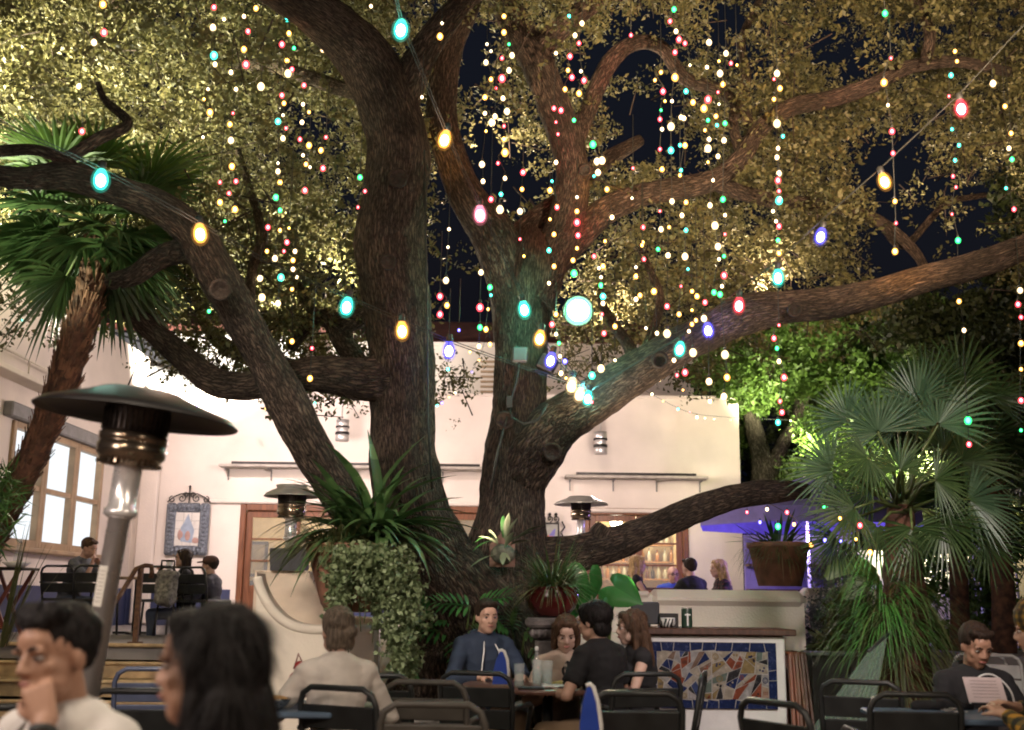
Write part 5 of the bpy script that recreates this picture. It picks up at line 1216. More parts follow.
# ---------------- tables
def table(name,label,c,shape,size,mt,h=.74,th=.03,rz=0,z=0):
    t=thing(name,label,'table',(c[0],c[1],z),rz); m=MB()
    if shape=='round': m.lathe([(.002,h-th),(size,h-th),(size,h-.006),(size-.006,h),(.002,h)],(0,0,0),48,caps=False)
    else: m.box((0,0,h-th/2),(size[0],size[1],th),bev=.008)
    m.build('tabletop',mt,t,world=False)
    m=MB(); m.lathe([(.035,.03),(.035,h-th)],(0,0,0),14); m.build('pedestal',m_chair,t,world=False)
    m=MB(); m.box((0,0,.02),(.55,.07,.03),bev=.01); m.box((0,0,.02),(.07,.55,.028),bev=.01); m.build('base',m_chair,t,world=False); return t
RTX,RTY=XAT(548,7.9,.74),7.95
m_top=mat('dark_red_brown_tabletop',(.14,.07,.05),.3,var=.3,scale=5)
m_bluetop=mat('slate_blue_tabletop',(.10,.15,.22),.4,var=.15,scale=6)
table('round_table','round dark table with glasses and plates among the four diners',(RTX,RTY),'round',.58,m_top)
LTX,LTY=XAT(262,6.1,.74),6.15
table('square_table','grey blue table with a bowl between the dark-haired woman and the white-shirted woman',(LTX,LTY),'sq',(.78,.7),m_bluetop,rz=.05)
BTX,BTY=XAT(962,6.1,.74),6.15
table('square_table','blue table in front of the hooded diner at the right edge',(BTX,BTY),'sq',(.86,.62),m_bluetop,rz=-.03)
table('terrace_table','small wooden-topped table on the terrace by the rusty handrail',(XAT(133,15.0,TZ+.7),15.2),'sq',(.85,.75),m_tanwood,z=TZ)
table('terrace_table','low table on the right terrace behind the parapet among the bar guests',(XAT(665,16.6,TZ+.7),16.8),'sq',(1.2,.7),m_darkwood,z=TZ,h=.7)
table('foreground_table','dark table under the elbow of the polo-shirted man',(XAT(95,2.75,.74),2.75),'sq',(.9,.6),m_top,h=.70)
# ---------------- tableware
m_cup=glassmat('drinking_glass',(.95,.97,.97),.14,.03); m_white=mat('white_china',(.75,.74,.72),.25,var=.03); m_steelbowl=mat('steel_bowl',(.5,.48,.45),.25,metal=1,var=.1)
def glass(px,py,Y,label,h=.15,r=.036,z=.74,straw=None):
    x=XAT(px,Y,z); t=thing('drinking_glass',label,'glass',(x,Y,z+.001)); m=MB()
    m.lathe([(.002,.004),(r*.82,.0),(r,h),(r*.94,h),(r*.78,.012),(.002,.012)],(x,Y,z+.001),20,caps=False); m.build('tumbler',m_cup,t)
    m=MB(); m.lathe([(.002,.014),(r*.76,.014),(r*.88,h*.62),(.002,h*.62)],(x,Y,z+.001),16,caps=False); m.build('drink',glassmat('iced_water',(.90,.95,.95),.12,.05),t)
    if straw: m=MB(); m.tube([(x+.01,Y,z+.02),(x-.012,Y,z+h+.10)],.004,6); m.build('straw',m_sock,t)
    return t
glass(519,0,7.62,'tall water glass on the round table, the one nearest the empty armchair'); glass(537,0,7.72,'tall water glass in the middle of three on the round table',h=.17); glass(547,0,7.75,'tall water glass beside the woman in the cardigan',h=.165,r=.04)
glass(263,0,6.05,'tumbler with a black straw on the grey blue table',straw=True,h=.11)
t=thing('oil_bottle','slim clear bottle with a white cap standing among the water glasses','bottle',(XAT(536.5,7.9,.74),7.9,.74)); x=t.location.x
m=MB(); m.lathe([(.026,0),(.028,.15),(.012,.19),(.011,.225),(.002,.225)],(x,7.9,.741),16); m.build('bottle_body',m_cup,t); m=MB(); m.lathe([(.014,.222),(.014,.245),(.004,.252)],(x,7.9,.741),12); m.build('cap',m_white,t)
def plate(px,Y,label,r=.13,food=None):
    x=XAT(px,Y,.74); t=thing('dinner_plate',label,'plate',(x,Y,.741)); m=MB(); m.lathe([(.002,.004),(r*.6,.002),(r,.018),(r*.99,.022),(r*.6,.008),(.002,.008)],(x,Y,.741),28,caps=False); m.build('dish',m_white,t)
    if food:
        m=MB()
        for k in range(9): a=rg.uniform(0,2*PI); q=rg.uniform(0,r*.5); m.ell((x+math.cos(a)*q,Y+math.sin(a)*q,.741+.02),(rg.uniform(.02,.04),rg.uniform(.02,.035),.02),10,7)
        remeshed(m,'food',food,t,.006,2,world=True)
plate(561,7.66,'white plate of yellow food in front of the black-shirted boy',food=mat('yellow_curry_food',(.42,.30,.06),.5,var=.3,scale=20))
t=thing('small_tin','grey ribbed dip tin beside the yellow plate','tin',(XAT(568,7.56,.74),7.56,.742)); m=MB(); m.lathe([(.033,0),(.036,.04),(.033,.04),(.03,.01)],(t.location.x,7.56,.742),18); m.build('tin_body',m_steelbowl,t); m=MB(); m.lathe([(.002,.03),(.032,.032)],(t.location.x,7.56,.742),14,caps=False); m.build('dip',m_oxblood,t)
t=thing('phone','dark phone lying flat on the round table edge','phone',(XAT(531,7.46,.74),7.46,.744)); m=MB(); m.box((t.location.x,7.46,.748),(.17,.09,.012),bev=.004); m.build('phone_body',m_sock,t); m=MB(); m.box((t.location.x,7.46,.7555),(.155,.078,.002)); m.build('screen',m_chairb,t)
t=thing('crumpled_napkin','crumpled white napkins on the round table before the plate','napkin',(XAT(556,7.52,.74),7.52,.742)); m=MB()
for k in range(9): m.box((t.location.x+rg.uniform(-.06,.06),7.52+rg.uniform(-.04,.04),.752+rg.uniform(0,.01)),(rg.uniform(.05,.1),rg.uniform(.04,.07),.012),mat=Matrix.Rotation(rg.uniform(0,3),3,'Z')@Matrix.Rotation(rg.uniform(-.3,.3),3,'X'))
remeshed(m,'paper',m_white,t,.006,2,world=True)
bx=XAT(274,5.95,.74); t=thing('steel_bowl','steel bowl of orange rice on the grey blue table','bowl',(bx,5.95,.741)); m=MB(); m.lathe([(.035,0),(.06,.015),(.085,.05),(.086,.056),(.08,.052),(.05,.012),(.002,.01)],(bx,5.95,.741),26,caps=False); m.build('bowl_body',m_steelbowl,t)
m=MB(); m.ell((bx,5.95,.785),(.072,.072,.026),18,10); m.build('rice',mat('orange_rice',(.5,.28,.10),.7,var=.35,scale=60,bump=1,bscale=120),t); m=MB(); m.tube([(bx-.03,5.95,.80),(bx-.045,5.95,.87)],.005,6); m.build('spoon',m_steelbowl,t)
t=thing('red_bag','small red bag standing on the grey blue table by the white sleeve','bag',(XAT(296,6.3,.74),6.3,.741)); x=t.location.x; m=MB(); m.cone((x,6.3,.80),.06,(x,6.3,.86),.05); m.cone((x-.03,6.3,.79),.055,(x+.02,6.3,.87),.035); m.ell((x+.01,6.3,.93),(.03,.03,.035)); remeshed(m,'bag_body',mat('red_cloth',(.28,.02,.02),.7,var=.2,scale=20),t,.01,4,world=True); m=MB(); m.tube([(x-.02,6.3,.92),(x,6.3,1.0),(x+.035,6.3,.93)],.006,6); m.build('strap',mat('dark_red_strap',(.12,.01,.012),.7),t)
def tsign(px,pyt,pyb,Y,label,lean=0):
    a=P(px,pyb,Y); b=P(px,pyt,Y); H=b.z-a.z; t=thing('table_sign',label,'table sign',a); Wd=.05
    prof=[(-Wd,0),(Wd,0),(Wd*.92,H*.4),(Wd*.62,H*.75),(Wd*.2,H*.97),(-.01,H),(-Wd*.3,H*.94),(-Wd*.7,H*.7),(-Wd*.95,H*.4)]
    m=MB(); m.prism([(a.x+x+lean*z,Y,a.z+z) for x,z in prof],.05); m.build('blue_panel',mat('royal_blue_plastic',(.02,.06,.36),.4,var=.08),t,fix=True)
    m=MB(); m.tube([(a.x+x+lean*z,Y-.02,a.z+z) for x,z in ((-.02,H*.98),(.0,H*1.0),(Wd*.3,H*.96),(Wd*.72,H*.74),(Wd*1.0,H*.4),(Wd*1.05,.18*H))],.011,8); m.build('white_edging',m_white,t)
tsign(590,684,752,5.45,'larger blue pointed sign with a white edge in front of a black chair')
tsign(500,650,684,7.55,'smaller blue pointed sign with a white edge beside the water glasses',.05)
# ---------------- bar counter with mosaic front
YK=10.0; kx0=XAT(628,YK,1.0); kx1=XAT(786,YK,.8); ktop=P(715,628.5,YK).z
ct=thing('bar_counter','white counter with a dark wooden top and broken tile mosaic front','counter',((kx0+kx1)/2,YK+.3,0))
m=MB(); m.box(((kx0+kx1)/2,YK+.32,(ktop-.055)/2),(kx1-kx0,.60,ktop-.055),bev=.012); m.build('counter_body',mat('white_painted_plaster',(.70,.69,.68),.8,var=.05,bump=.2),ct)
m=MB(); m.box(((kx0+XAT(792,YK,1.05))/2,YK+.30,ktop-.027),(XAT(792,YK,1.05)-kx0+.05,.72,.055),bev=.008); m.build('counter_top',m_darkwood,ct)
a=P(649,708,YK-.01); b=P(776,643,YK-.01); x0,x1,z0,z1=a.x,b.x,a.z,b.z
rm=random.Random(4)
tiles=[(.012,.028,.12),(.48,.42,.34),(.30,.08,.042),(.17,.22,.19),(.33,.24,.11),(.03,.03,.035),(.42,.40,.40),(.26,.17,.13),(.06,.09,.22),(.50,.36,.28)]
tm_=[mat('mosaic_glaze_%s'%w_,tuple(.55*q for q in c),.25,var=.2,scale=25) for w_,c in zip(('cobalt','ivory','terracotta','sage','ochre','black','stone','umber','navy','shell'),tiles)]+[mat('mosaic_grout',(.30,.285,.27),.85,var=.1)]
m=MB(); m.box(((x0+x1)/2,YK+.005,(z0+z1)/2),(x1-x0,.02,z1-z0),10)
def poly_cut(poly,p,d):
    A,B=[],[]
    for i in range(len(poly)):
        q,r=poly[i],poly[(i+1)%len(poly)]; sq=(q[0]-p[0])*d[1]-(q[1]-p[1])*d[0]; sr=(r[0]-p[0])*d[1]-(r[1]-p[1])*d[0]
        (A if sq>=0 else B).append(q)
        if sq*sr<0: t=sq/(sq-sr); I=(q[0]+(r[0]-q[0])*t,q[1]+(r[1]-q[1])*t); A.append(I); B.append(I)
    return A,B
def area(p): return abs(sum(p[i][0]*p[(i+1)%len(p)][1]-p[(i+1)%len(p)][0]*p[i][1] for i in range(len(p))))/2
def put(poly,mi,zoff,sh=.006):
    cx=sum(q[0] for q in poly)/len(poly); cz=sum(q[1] for q in poly)/len(poly); pp=[]
    for q in poly:
        dx,dz=cx-q[0],cz-q[1]; L=math.hypot(dx,dz)+1e-6; k=min(.35,sh/L); pp.append((q[0]+dx*k,q[1]+dz*k))
    m.prism([(q[0],YK-.006+zoff,q[1]) for q in pp],.006,mi)
bw_=.075
def edge_row(xa,xb_,za,zb,n,hor):
    cuts=[0]+sorted(min(.97,max(.03,(i+rm.uniform(-.22,.22))/n)) for i in range(1,n))+[1]; sk=[0]+[rm.uniform(-.018,.018) for _ in range(n-1)]+[0]
    for i in range(n):
        if hor: q=[(xa+(xb_-xa)*cuts[i],za),(xa+(xb_-xa)*cuts[i+1],za),(xa+(xb_-xa)*cuts[i+1]+sk[i+1],zb+rm.uniform(-.02,.015)*(1 if zb>za else -1)),(xa+(xb_-xa)*cuts[i]+sk[i],zb)]
        else: q=[(xa,za+(zb-za)*cuts[i]),(xa,za+(zb-za)*cuts[i+1]),(xb_,za+(zb-za)*cuts[i+1]+sk[i+1]),(xb_,za+(zb-za)*cuts[i]+sk[i])]
        put(q,0,0,.004)
edge_row(x0,x1,z1,z1-bw_,9,True); edge_row(x0,x1,z0,z0+bw_,9,True); edge_row(x0,x0+bw_,z0+bw_,z1-bw_,3,False); edge_row(x1,x1-bw_,z0+bw_,z1-bw_,3,False)
todo=[[(x0+bw_,z0+bw_),(x1-bw_,z0+bw_),(x1-bw_,z1-bw_),(x0+bw_,z1-bw_)]]; done=[]
while todo:
    p=todo.pop(); A_=area(p)
    if A_<rm.uniform(.003,.013) or len(p)<3: done.append(p); continue
    c=(sum(q[0] for q in p)/len(p)+rm.uniform(-.02,.02),sum(q[1] for q in p)/len(p)+rm.uniform(-.02,.02)); w_=max(q[0] for q in p)-min(q[0] for q in p); h_=max(q[1] for q in p)-min(q[1] for q in p)
    an=(PI/2 if w_>h_ else 0)+rm.gauss(0,.55); A1,B1=poly_cut(p,c,(math.cos(an),math.sin(an)))
    if len(A1)<3 or len(B1)<3: done.append(p); continue
    todo+= [A1,B1]
for p in done:
    k=rm.choices(range(10),[5,20,16,10,8,8,10,8,6,10])[0]; put(p,k,-.001)
    cx=sum(q[0] for q in p)/len(p); cz=sum(q[1] for q in p)/len(p)
    if area(p)>.0032 and rm.random()<.5:         # painted motifs on the shards: rings, stripes, dots
        kind=rm.choice('rsd'); k2=rm.choice([x for x in (5,1,0,4,2) if x!=k]); R_=math.sqrt(area(p))*.33
        if kind=='d': 
            for j in range(3): a2=rm.uniform(0,6.28); m.lathe([(.001,.0),(.009,.0)],(cx+math.cos(a2)*R_*.6,YK-.0112,cz+math.sin(a2)*R_*.6),10,k2,(0,-1,0),caps=False)
        elif kind=='r':
            for j in range(2): r_=R_*(.5+.5*j); m.lathe([(r_*.72,0),(r_,0)],(cx,YK-.0112,cz),16,k2,(0,-1,0),caps=False)
        else:
            for j in(-1,0,1): m.box((cx+j*R_*.5,YK-.0113,cz),(R_*.2,.001,R_*1.1),k2)
m.build('mosaic_panel',tm_,ct)
# things on the counter
t=thing('till_screen','dark grey till screen seen from behind on the counter','screen',(XAT(645,YK+.25,ktop),YK+.25,ktop)); a=P(631,624,YK+.2); b=P(659,602,YK+.2)
m=MB(); m.box(((a.x+b.x)/2,YK+.2,(a.z+b.z)/2),(b.x-a.x,.05,b.z-a.z),mat=Matrix.Rotation(.15,3,'X'),bev=.012); m.build('screen_case',mat('dark_grey_plastic',(.06,.06,.066),.5,var=.1),t); m=MB(); m.box(((a.x+b.x)/2,YK+.26,ktop+.04),(.10,.12,.08),bev=.01); m.build('stand',m_sock,t)
t=thing('wire_basket','black wire tray on the counter holding a zebra patterned bowl','basket',(XAT(668,YK+.2,ktop),YK+.2,ktop+.001)); x=t.location.x
m=MB(); 
for sx,sy,wx,wy in((0,-.09,.15,.012),(0,.09,.15,.012),(-.075,0,.012,.17),(.075,0,.012,.17)): m.box((x+sx,YK+.2+sy,ktop+.062),(wx,wy,.12))
m.box((x,YK+.2,ktop+.006),(.14,.17,.01)); m.build('tray_sides',m_iron,t)
def zebra():
    m,nt,b=newmat('zebra_glaze'); w=nt.nodes.new('ShaderNodeTexWave'); w.inputs['Scale'].default_value=9; w.inputs['Distortion'].default_value=9; tc=nt.nodes.new('ShaderNodeTexCoord'); r=nt.nodes.new('ShaderNodeValToRGB'); r.color_ramp.elements[0].position=.48; r.color_ramp.elements[1].position=.52; r.color_ramp.elements[0].color=(.02,.02,.02,1); r.color_ramp.elements[1].color=(.7,.69,.66,1)
    nt.links.new(tc.outputs['Object'],w.inputs[0]); nt.links.new(w.outputs[0],r.inputs[0]); nt.links.new(r.outputs[0],b.inputs['Base Color']); b.inputs['Roughness'].default_value=.3; return m
t=thing('zebra_bowl','small round bowl with black and white zebra stripes on the counter','bowl',(XAT(668,YK-.0,ktop),YK+.0,ktop+.001)); x=t.location.x
m=MB(); m.lathe([(.035,0),(.06,.02),(.072,.05),(.066,.078),(.06,.08),(.055,.06),(.002,.02)],(x,YK+.02,ktop+.001),24); m.build('bowl_body',zebra(),t); m=MB(); m.lathe([(.062,.076),(.068,.08),(.062,.086),(.056,.08),(.062,.076)],(x,YK+.02,ktop+.001),24,caps=False); m.build('rim',m_white,t)
t=thing('green_canister','dark green canister with a white T-shaped mark on the counter','canister',(XAT(687,YK+.1,ktop),YK+.1,ktop+.001)); x=t.location.x; hh=P(687,608,YK+.1).z-ktop
m=MB(); m.lathe([(.045,0),(.048,.01),(.048,hh-.015),(.044,hh)],(x,YK+.1,ktop+.001),24); m.build('can_body',mat('dark_green_tin',(.03,.06,.04),.35,var=.2),t); m=MB(); m.box((x,YK+.1-.047,ktop+hh*.42),(.014,.006,hh*.62)); m.box((x,YK+.1-.0475,ktop+hh*.66),(.05,.006,.012)); m.build('white_mark',m_white,t)
m=MB(); m.lathe([(.046,hh-.008),(.049,hh),(.044,hh+.006)],(x,YK+.1,ktop+.001),24); m.build('lid',m_steel,t)
# folded wooden tray stands leaning on the counter end
for k,(px,lab) in enumerate(((788,'reddish folded wooden tray stand leaning on the counter end, innermost of three'),(794,'brown folded wooden tray stand, middle one of three against the counter end'),(800,'darkest folded wooden tray stand, outermost of three against the counter end'))):
    xt=XAT(px,YK+.05,.85); xbm=XAT(px+ (8+k*2),YK-.2,.05); t=thing('folded_tray_stand',lab,'tray stand',(xbm,YK-.2,0),group='folded tray stands')
    mt=mat('tray_stand_wood',[(.20,.065,.03),(.14,.06,.03),(.09,.045,.028)][k],.45,var=.3,scale=3,stretch=(6,6,1))
    for dy in(0,.45):
        m=MB(); m.bar((xbm,YK-.2+dy*.8,0.01),(xt,YK+.0+dy*.8,.87),.03,.045,bev=.006,up=(0,1,0)); m.build('leg',mt,t)
        m=MB(); m.bar((xbm+.034,YK-.24+dy*.8,0.01),(xt+.034,YK+.03+dy*.8,.86),.025,.045,bev=.006,up=(0,1,0)); m.build('leg',mt,t)
    m=MB(); m.tube([(xt+.015,YK-.02,.87),(xt+.015,YK+.40,.87)],.018,8); m.build('top_rail',mt,t)
# pale pleated sheet standing in for unidentified green streaks
t=thing('pleated_veil','pale green pleated sheet standing in for unidentified streaks below the palm','pleated sheet',(XAT(845,7.6,0),7.6,0)); m=MB(); NXn,NZn=90,16; top_a=P(868,652,8.2); top_b=P(888,634,8.5); bot_a=P(806,738,7.0); bot_b=P(868,742,7.2); rows=[]
for j in range(NZn+1):
    v=j/NZn; r=[]
    for i in range(NXn+1):
        u=i/NXn; p=top_a.lerp(top_b,u).lerp(bot_a.lerp(bot_b,u),v); p=p+Vector((0,math.sin(u*46+math.sin(u*9)*2)*.03*(.3+v),-.12*math.sin(PI*v)*(1-u)*0)); r.append(p)
    rows.append(m.add(r))
for a,b in zip(rows[:-1],rows[1:]):
    for i in range(NXn): m.face((a+i,a+i+1,b+i+1,b+i),0,None,True)
m.build('pleated_sheet',glassmat('pale_green_veil',(.62,.80,.68),.16,.6),t); m=MB(); m.tube([top_a,top_b],.012,6); m.build('hem_cord',m_cord,t)
t=thing('low_planter_wall','low grey planter wall behind the pleated sheet beside the tray stands','wall',(XAT(850,10.4,0),10.4,0)); xa=XAT(812,10.4,.8); xe=XAT(886,10.4,.8); z=P(845,656,10.4).z
m=MB(); m.box(((xa+xe)/2,10.55,z/2),(xe-xa,.3,z-.002)); m.build('wall_body',mat('grey_render',(.085,.088,.084),.8,var=.15),t); m=MB(); m.box(((xa+xe)/2,10.53,z+.015),(xe-xa+.05,.38,.035),bev=.01); m.build('coping',mat('pale_coping',(.16,.19,.165),.6,var=.1),t)
# iron rail by the garden wall steps
t=thing('iron_handrail','thin black handrail on the wall right of the bar counter','handrail',(XAT(815,12,0),12,0)); m=MB(); m.tube([P(806,627,11.9),P(820,637,11.9),P(826,634,11.9),P(829,640,11.9)],.018,8); m.build('rail',m_iron,t); m=MB(); a=P(820,637,11.9); m.tube([(a.x,a.y,.0),a],.016,8); m.build('post',m_iron,t)
# rusty handrail at the terrace steps
t=thing('rusty_handrail','rusty iron handrail standing at the top of the stone steps','handrail',(XAT(140,12.35,TZ),12.35,TZ)); a=P(141,568,12.35)
m=MB(); m.tube([P(112,606,11.3),P(121,594,11.8),P(136,569,12.3),P(145,565.5,12.4),P(151.5,566,12.45),P(152,572,12.5),P(151,578,12.5)],.026,8); m.build('rail',m_rust,t)
m=MB(); m.box((a.x,a.y,(a.z+TZ)/2),(.05,.05,a.z-TZ)); m.box((a.x,a.y,TZ+.008),(.13,.13,.014)); m.build('post',m_rust,t)
# tray stand with tray at the left edge
t=thing('tray_stand','dark red folding tray stand with crossed legs standing open on the terrace','tray stand',(XAT(10,13.3,TZ),13.3,TZ)); zt=P(12,570,13.3).z; xa=XAT(-8,13.3,zt); xe=XAT(27,13.3,zt)
mr=mat('dark_red_wood',(.12,.03,.02),.4,var=.25)
for dy in(-.2,.2):
    m=MB(); m.bar((xa,13.3+dy,zt),(xe-.06,13.3+dy,TZ),.04,.03,up=(0,1,0)); m.build('leg',mr,t); m=MB(); m.bar((xe-.02,13.34+dy,zt),(xa,13.34+dy,TZ),.04,.03,up=(0,1,0)); m.build('leg',mr,t)
m=MB(); m.box(((xa+xe)/2,13.3,zt+.015),(xe-xa+.1,.5,.03),bev=.008); m.build('top_rail',m_iron,t)
t=thing('serving_bowl','grey oval serving dish on the tray stand at the left edge','dish',(XAT(16,13.2,zt),13.2,zt+.03)); m=MB(); m.lathe([(.09,0),(.16,.05),(.155,.055),(.08,.01),(.002,.008)],(t.location.x,13.2,zt+.031),22,caps=False); m.build('dish_body',m_white,t); m=MB(); m.ell((t.location.x,13.2,zt+.07),(.11,.11,.03),14,8); m.build('folded_cloth',m_stucco2,t)
t=thing('glass_bottle','clear glass bottle on the tray stand below the lit window','bottle',(XAT(17,13.45,zt),13.45,zt+.03)); m=MB(); m.lathe([(.05,0),(.055,.14),(.03,.22),(.026,.30),(.002,.30)],(t.location.x,13.45,zt+.031),16); m.build('bottle_body',m_cup,t); m=MB(); m.lathe([(.028,.295),(.028,.33),(.01,.335)],(t.location.x,13.45,zt+.031),12); m.build('cap',m_white,t)
# ---------------- patio heaters
m_hood=mat('dark_heater_hood',(.03,.028,.027),.45,metal=.4,var=.2,scale=6); m_hoodl=mat('brushed_heater_hood',(.42,.40,.37),.35,metal=.35,var=.15)
m_glow=mat('burner_screen',(.06,.05,.045),.4,metal=.8,var=.3,scale=60)
m_bronze=mat('heat_tinted_steel',(.34,.27,.20),.22,metal=.9,var=.25,scale=7)
m_hsteel=mat('satin_heater_steel',(.86,.84,.84),.28,metal=.55,var=.06,scale=4)
def heater(label,base,H,R,hoodm,tilt=0):
    t=thing('patio_heater',label,'patio heater',base,group='patio heaters'); t.rotation_euler=(0,tilt,0)
    m=MB(); m.lathe([(.24,0),(.245,.02),(.23,.05),(.19,.78),(.15,.82),(.045,.83)],(0,0,0),28); m.build('tank_housing',hoodm,t,world=False)
    hz=H-.07
    m=MB(); m.lathe([(.043,.82),(.043,hz-.47),(.052,hz-.47),(.052,hz-.465)],(0,0,0),20); m.build('pole',m_hsteel,t,world=False)
    m=MB(); m.lathe([(.054,hz-.465),(.066,hz-.458),(.066,hz-.435),(.055,hz-.425),(.055,hz-.26),(.062,hz-.255),(.06,hz-.24)],(0,0,0),24); m.build('gas_collar',m_hsteel,t,world=False)
    m=MB(); prof=[(.06,hz-.262),(.085,hz-.258),(.120,hz-.235),(.138,hz-.212),(.138,hz-.168),(.134,hz-.164),(.134,hz-.158),(.138,hz-.154),(.138,hz-.128),(.128,hz-.122)]
    m.lathe(prof,(0,0,0),40)
    for k in range(30): a=2*PI*k/30; m.box((math.cos(a)*.108,math.sin(a)*.108,hz-.247),(.045,.005,.014),rz=a)
    m.build('burner_head',m_bronze,t,world=False)
    m=MB(); m.lathe([(.127,hz-.125),(.130,hz-.02),(.14,hz+.012)],(0,0,0),40)
    for k in range(36): a=2*PI*k/36; m.box((math.cos(a)*.130,math.sin(a)*.130,hz-.07),(.008,.004,.09),rz=a)
    m.build('burner_screen',m_glow,t,world=False)
    m=MB(); m.lathe([(.12,hz+.02),(R*.55,hz+.012),(R*.92,hz-.035),(R,hz-.055),(R*1.005,hz-.05),(R*.93,hz-.024),(R*.55,hz+.028),(.16,hz+.056),(.05,hz+.062),(.002,hz+.063)],(0,0,0),48,caps=False); m.build('hood',hoodm,t,world=False)
    return t
hb=P(90,738,4.6)
Hn=2.12; xh=P(129,437,4.6).x
heater('large near patio heater with a black hood and steel pole leaning beside the polo-shirted man',(xh-.165,4.6,0),P(135,396,4.6).z+.04,.41,m_hood,tilt=.095)
a=P(293,484,10.8); heater('patio heater with a pale hood rising behind the charcoal planter box, left of the bromeliad',(a.x,10.8,0.0),a.z,.27,m_hoodl)
a=P(581,497,15.0); heater('patio heater with a pale hood on the terrace in front of the bar doors',(a.x,15.0,TZ),a.z-TZ+.02,.36,m_hoodl)
t=bpy.data.objects
sx=thing('rating_sticker','white instruction sticker on the pole of the near patio heater','sticker',P(116,540,4.54))
# (part of the near heater: label plate)
bpy.data.objects.remove(sx)
nh=[o for o in COL.objects if o.name.startswith('patio_heater') and abs(o.location.y-4.6)<.01][0]
m=MB(); m.box((-.012,-.044,1.34),(.034,.004,.16)); 
for k in range(9): m.box((-.012,-.0463,1.28+k*.015),(.024,.001,.003),1)
m.build('instruction_label',[mat('sticker_white',(.72,.70,.64),.5,var=.03),mat('faded_print',(.35,.33,.30),.6)],nh,world=False)
# ---------------- violet umbrella
m_umb=mat('violet_lit_surface',(.19,.16,.42),.8,var=.1)  # violet lamplight put into the colour of canopy and bar panels
uc=P(806,498,15.6); t=thing('market_umbrella','violet lit canvas umbrella beyond the tub and fan palm','umbrella',(uc.x,15.6,0))
m=MB(); n0=m.add([(uc.x,15.6,uc.z+.30)]); ring=m.add([(uc.x+1.55*math.cos(k*PI/4+.2),15.6+1.55*math.sin(k*PI/4+.2),uc.z-.22) for k in range(8)])
for k in range(8): m.face((n0,ring+k,ring+(k+1)%8))
r2=m.add([(uc.x+1.56*math.cos(k*PI/4+.2),15.6+1.56*math.sin(k*PI/4+.2),uc.z-.42) for k in range(8)])
for k in range(8): m.face((ring+k,r2+k,r2+(k+1)%8,ring+(k+1)%8))
m.build('canopy',m_umb,t); m=MB(); m.tube([(uc.x,15.6,0),(uc.x,15.6,uc.z+.30)],.025,10); m.build('pole',m_white,t)
m=MB()
for k in range(8): m.tube([(uc.x,15.6,uc.z+.27),(uc.x+1.5*math.cos(k*PI/4+.2),15.6+1.5*math.sin(k*PI/4+.2),uc.z-.23)],.012,5)
m.build('ribs',m_iron,t); m=MB(); m.lathe([(.28,0),(.28,.06),(.06,.09)],(uc.x,15.6,0),20); m.build('base',m_iron,t)
# dim bar kiosk under the umbrella
t=thing('garden_bar','dark garden bar with shelves in violet light beyond the wall end','bar',(XAT(775,18.5,0),18.5,0)); xa=XAT(748,18.5,1.5); xe=XAT(860,18.5,1.5)
m=MB(); m.box(((xa+xe)/2,18.7,1.2),(xe-xa,.1,2.4)); m.build('back_panel',m_umb,t); m=MB()
for z in(1.0,1.5,1.9): m.box(((xa+xe)/2,18.5,z),(xe-xa,.3,.04))
m.build('shelf',m_darkwood,t); m=MB(); m.box(((xa+xe)/2,17.6,.9),(xe-xa,.4,.06)); m.box(((xa+xe)/2,17.6,.43),(xe-xa-.1,.3,.86)); m.build('counter',m_umb,t)
# ---------------- inside the bar: shelves with bottles, lamp, picture
t=thing('bar_shelves','wooden bar shelves full of bottles seen through the right french doors','shelves',(xb(640),23.6,TZ)); xa=XAT(592,23.6,2); xe=XAT(686,23.6,2)
m_shelf=mat('honey_shelf_wood',(.36,.20,.09),.5,var=.2)
zs=[TZ+.55,TZ+.95,TZ+1.3,TZ+1.65,TZ+2.0]
for z in zs: m=MB(); m.box(((xa+xe)/2,23.7,z),(xe-xa,.34,.035)); m.build('shelf_board',m_shelf,t)
m=MB()
for x in(xa,(xa+xe)/2,xe): m.box((x,23.9,TZ+1.1),(.05,.08,2.2))
m.build('upright',m_shelf,t)
bcs=[('dark green',(.03,.07,.03)),('amber',(.35,.16,.04)),('clear',(.5,.5,.45)),('brown',(.12,.05,.02)),('black',(.02,.02,.02))]
bm_=[mat('bottle_glass_%s'%n.replace(' ','_'),c,.15,var=.05) for n,c in bcs]
bmesh_=[]
for k,(nm,c) in enumerate(bcs):
    m=MB(); r=.042; m.lathe([(r*.9,0),(r,.01),(r,.17),(r*.4,.22),(r*.36,.29),(r*.42,.29),(r*.42,.305),(.002,.305)],(0,0,0),12); o=m.build('bar_bottle',bm_[k]); bmesh_.append(o.data); bpy.data.objects.remove(o)
for zi,z in enumerate(zs[1:4]):
    x=xa+.08; 
    while x<xe-.05:
        k=rg.randrange(5); o=bpy.data.objects.new('bar_bottle',bmesh_[k]); COL.objects.link(o); o.location=(x,23.62,z+.019); o.scale=(1,1,rg.uniform(.75,.95))
        tag(o,f'{bcs[k][0]} bottle on the {["lowest","middle","top"][zi]} filled bar shelf behind the right french doors','bottle','bottles on the bar shelves'); x+=rg.uniform(.10,.17)
t=thing('globe_lamp','bright glowing globe lamp inside the bar just above the low limb','lamp',P(616,522,21.2)); c=P(616,522,21.2)
m=MB(); m.ell(c,.11,18,12); m.build('globe',emit('globe_glow',(1,.86,.62),60),t); m=MB(); m.tube([c+Vector((0,0,.1)),Vector((c.x,c.y,TZ+2.6))],.012,6); m.build('stem',m_iron,t)
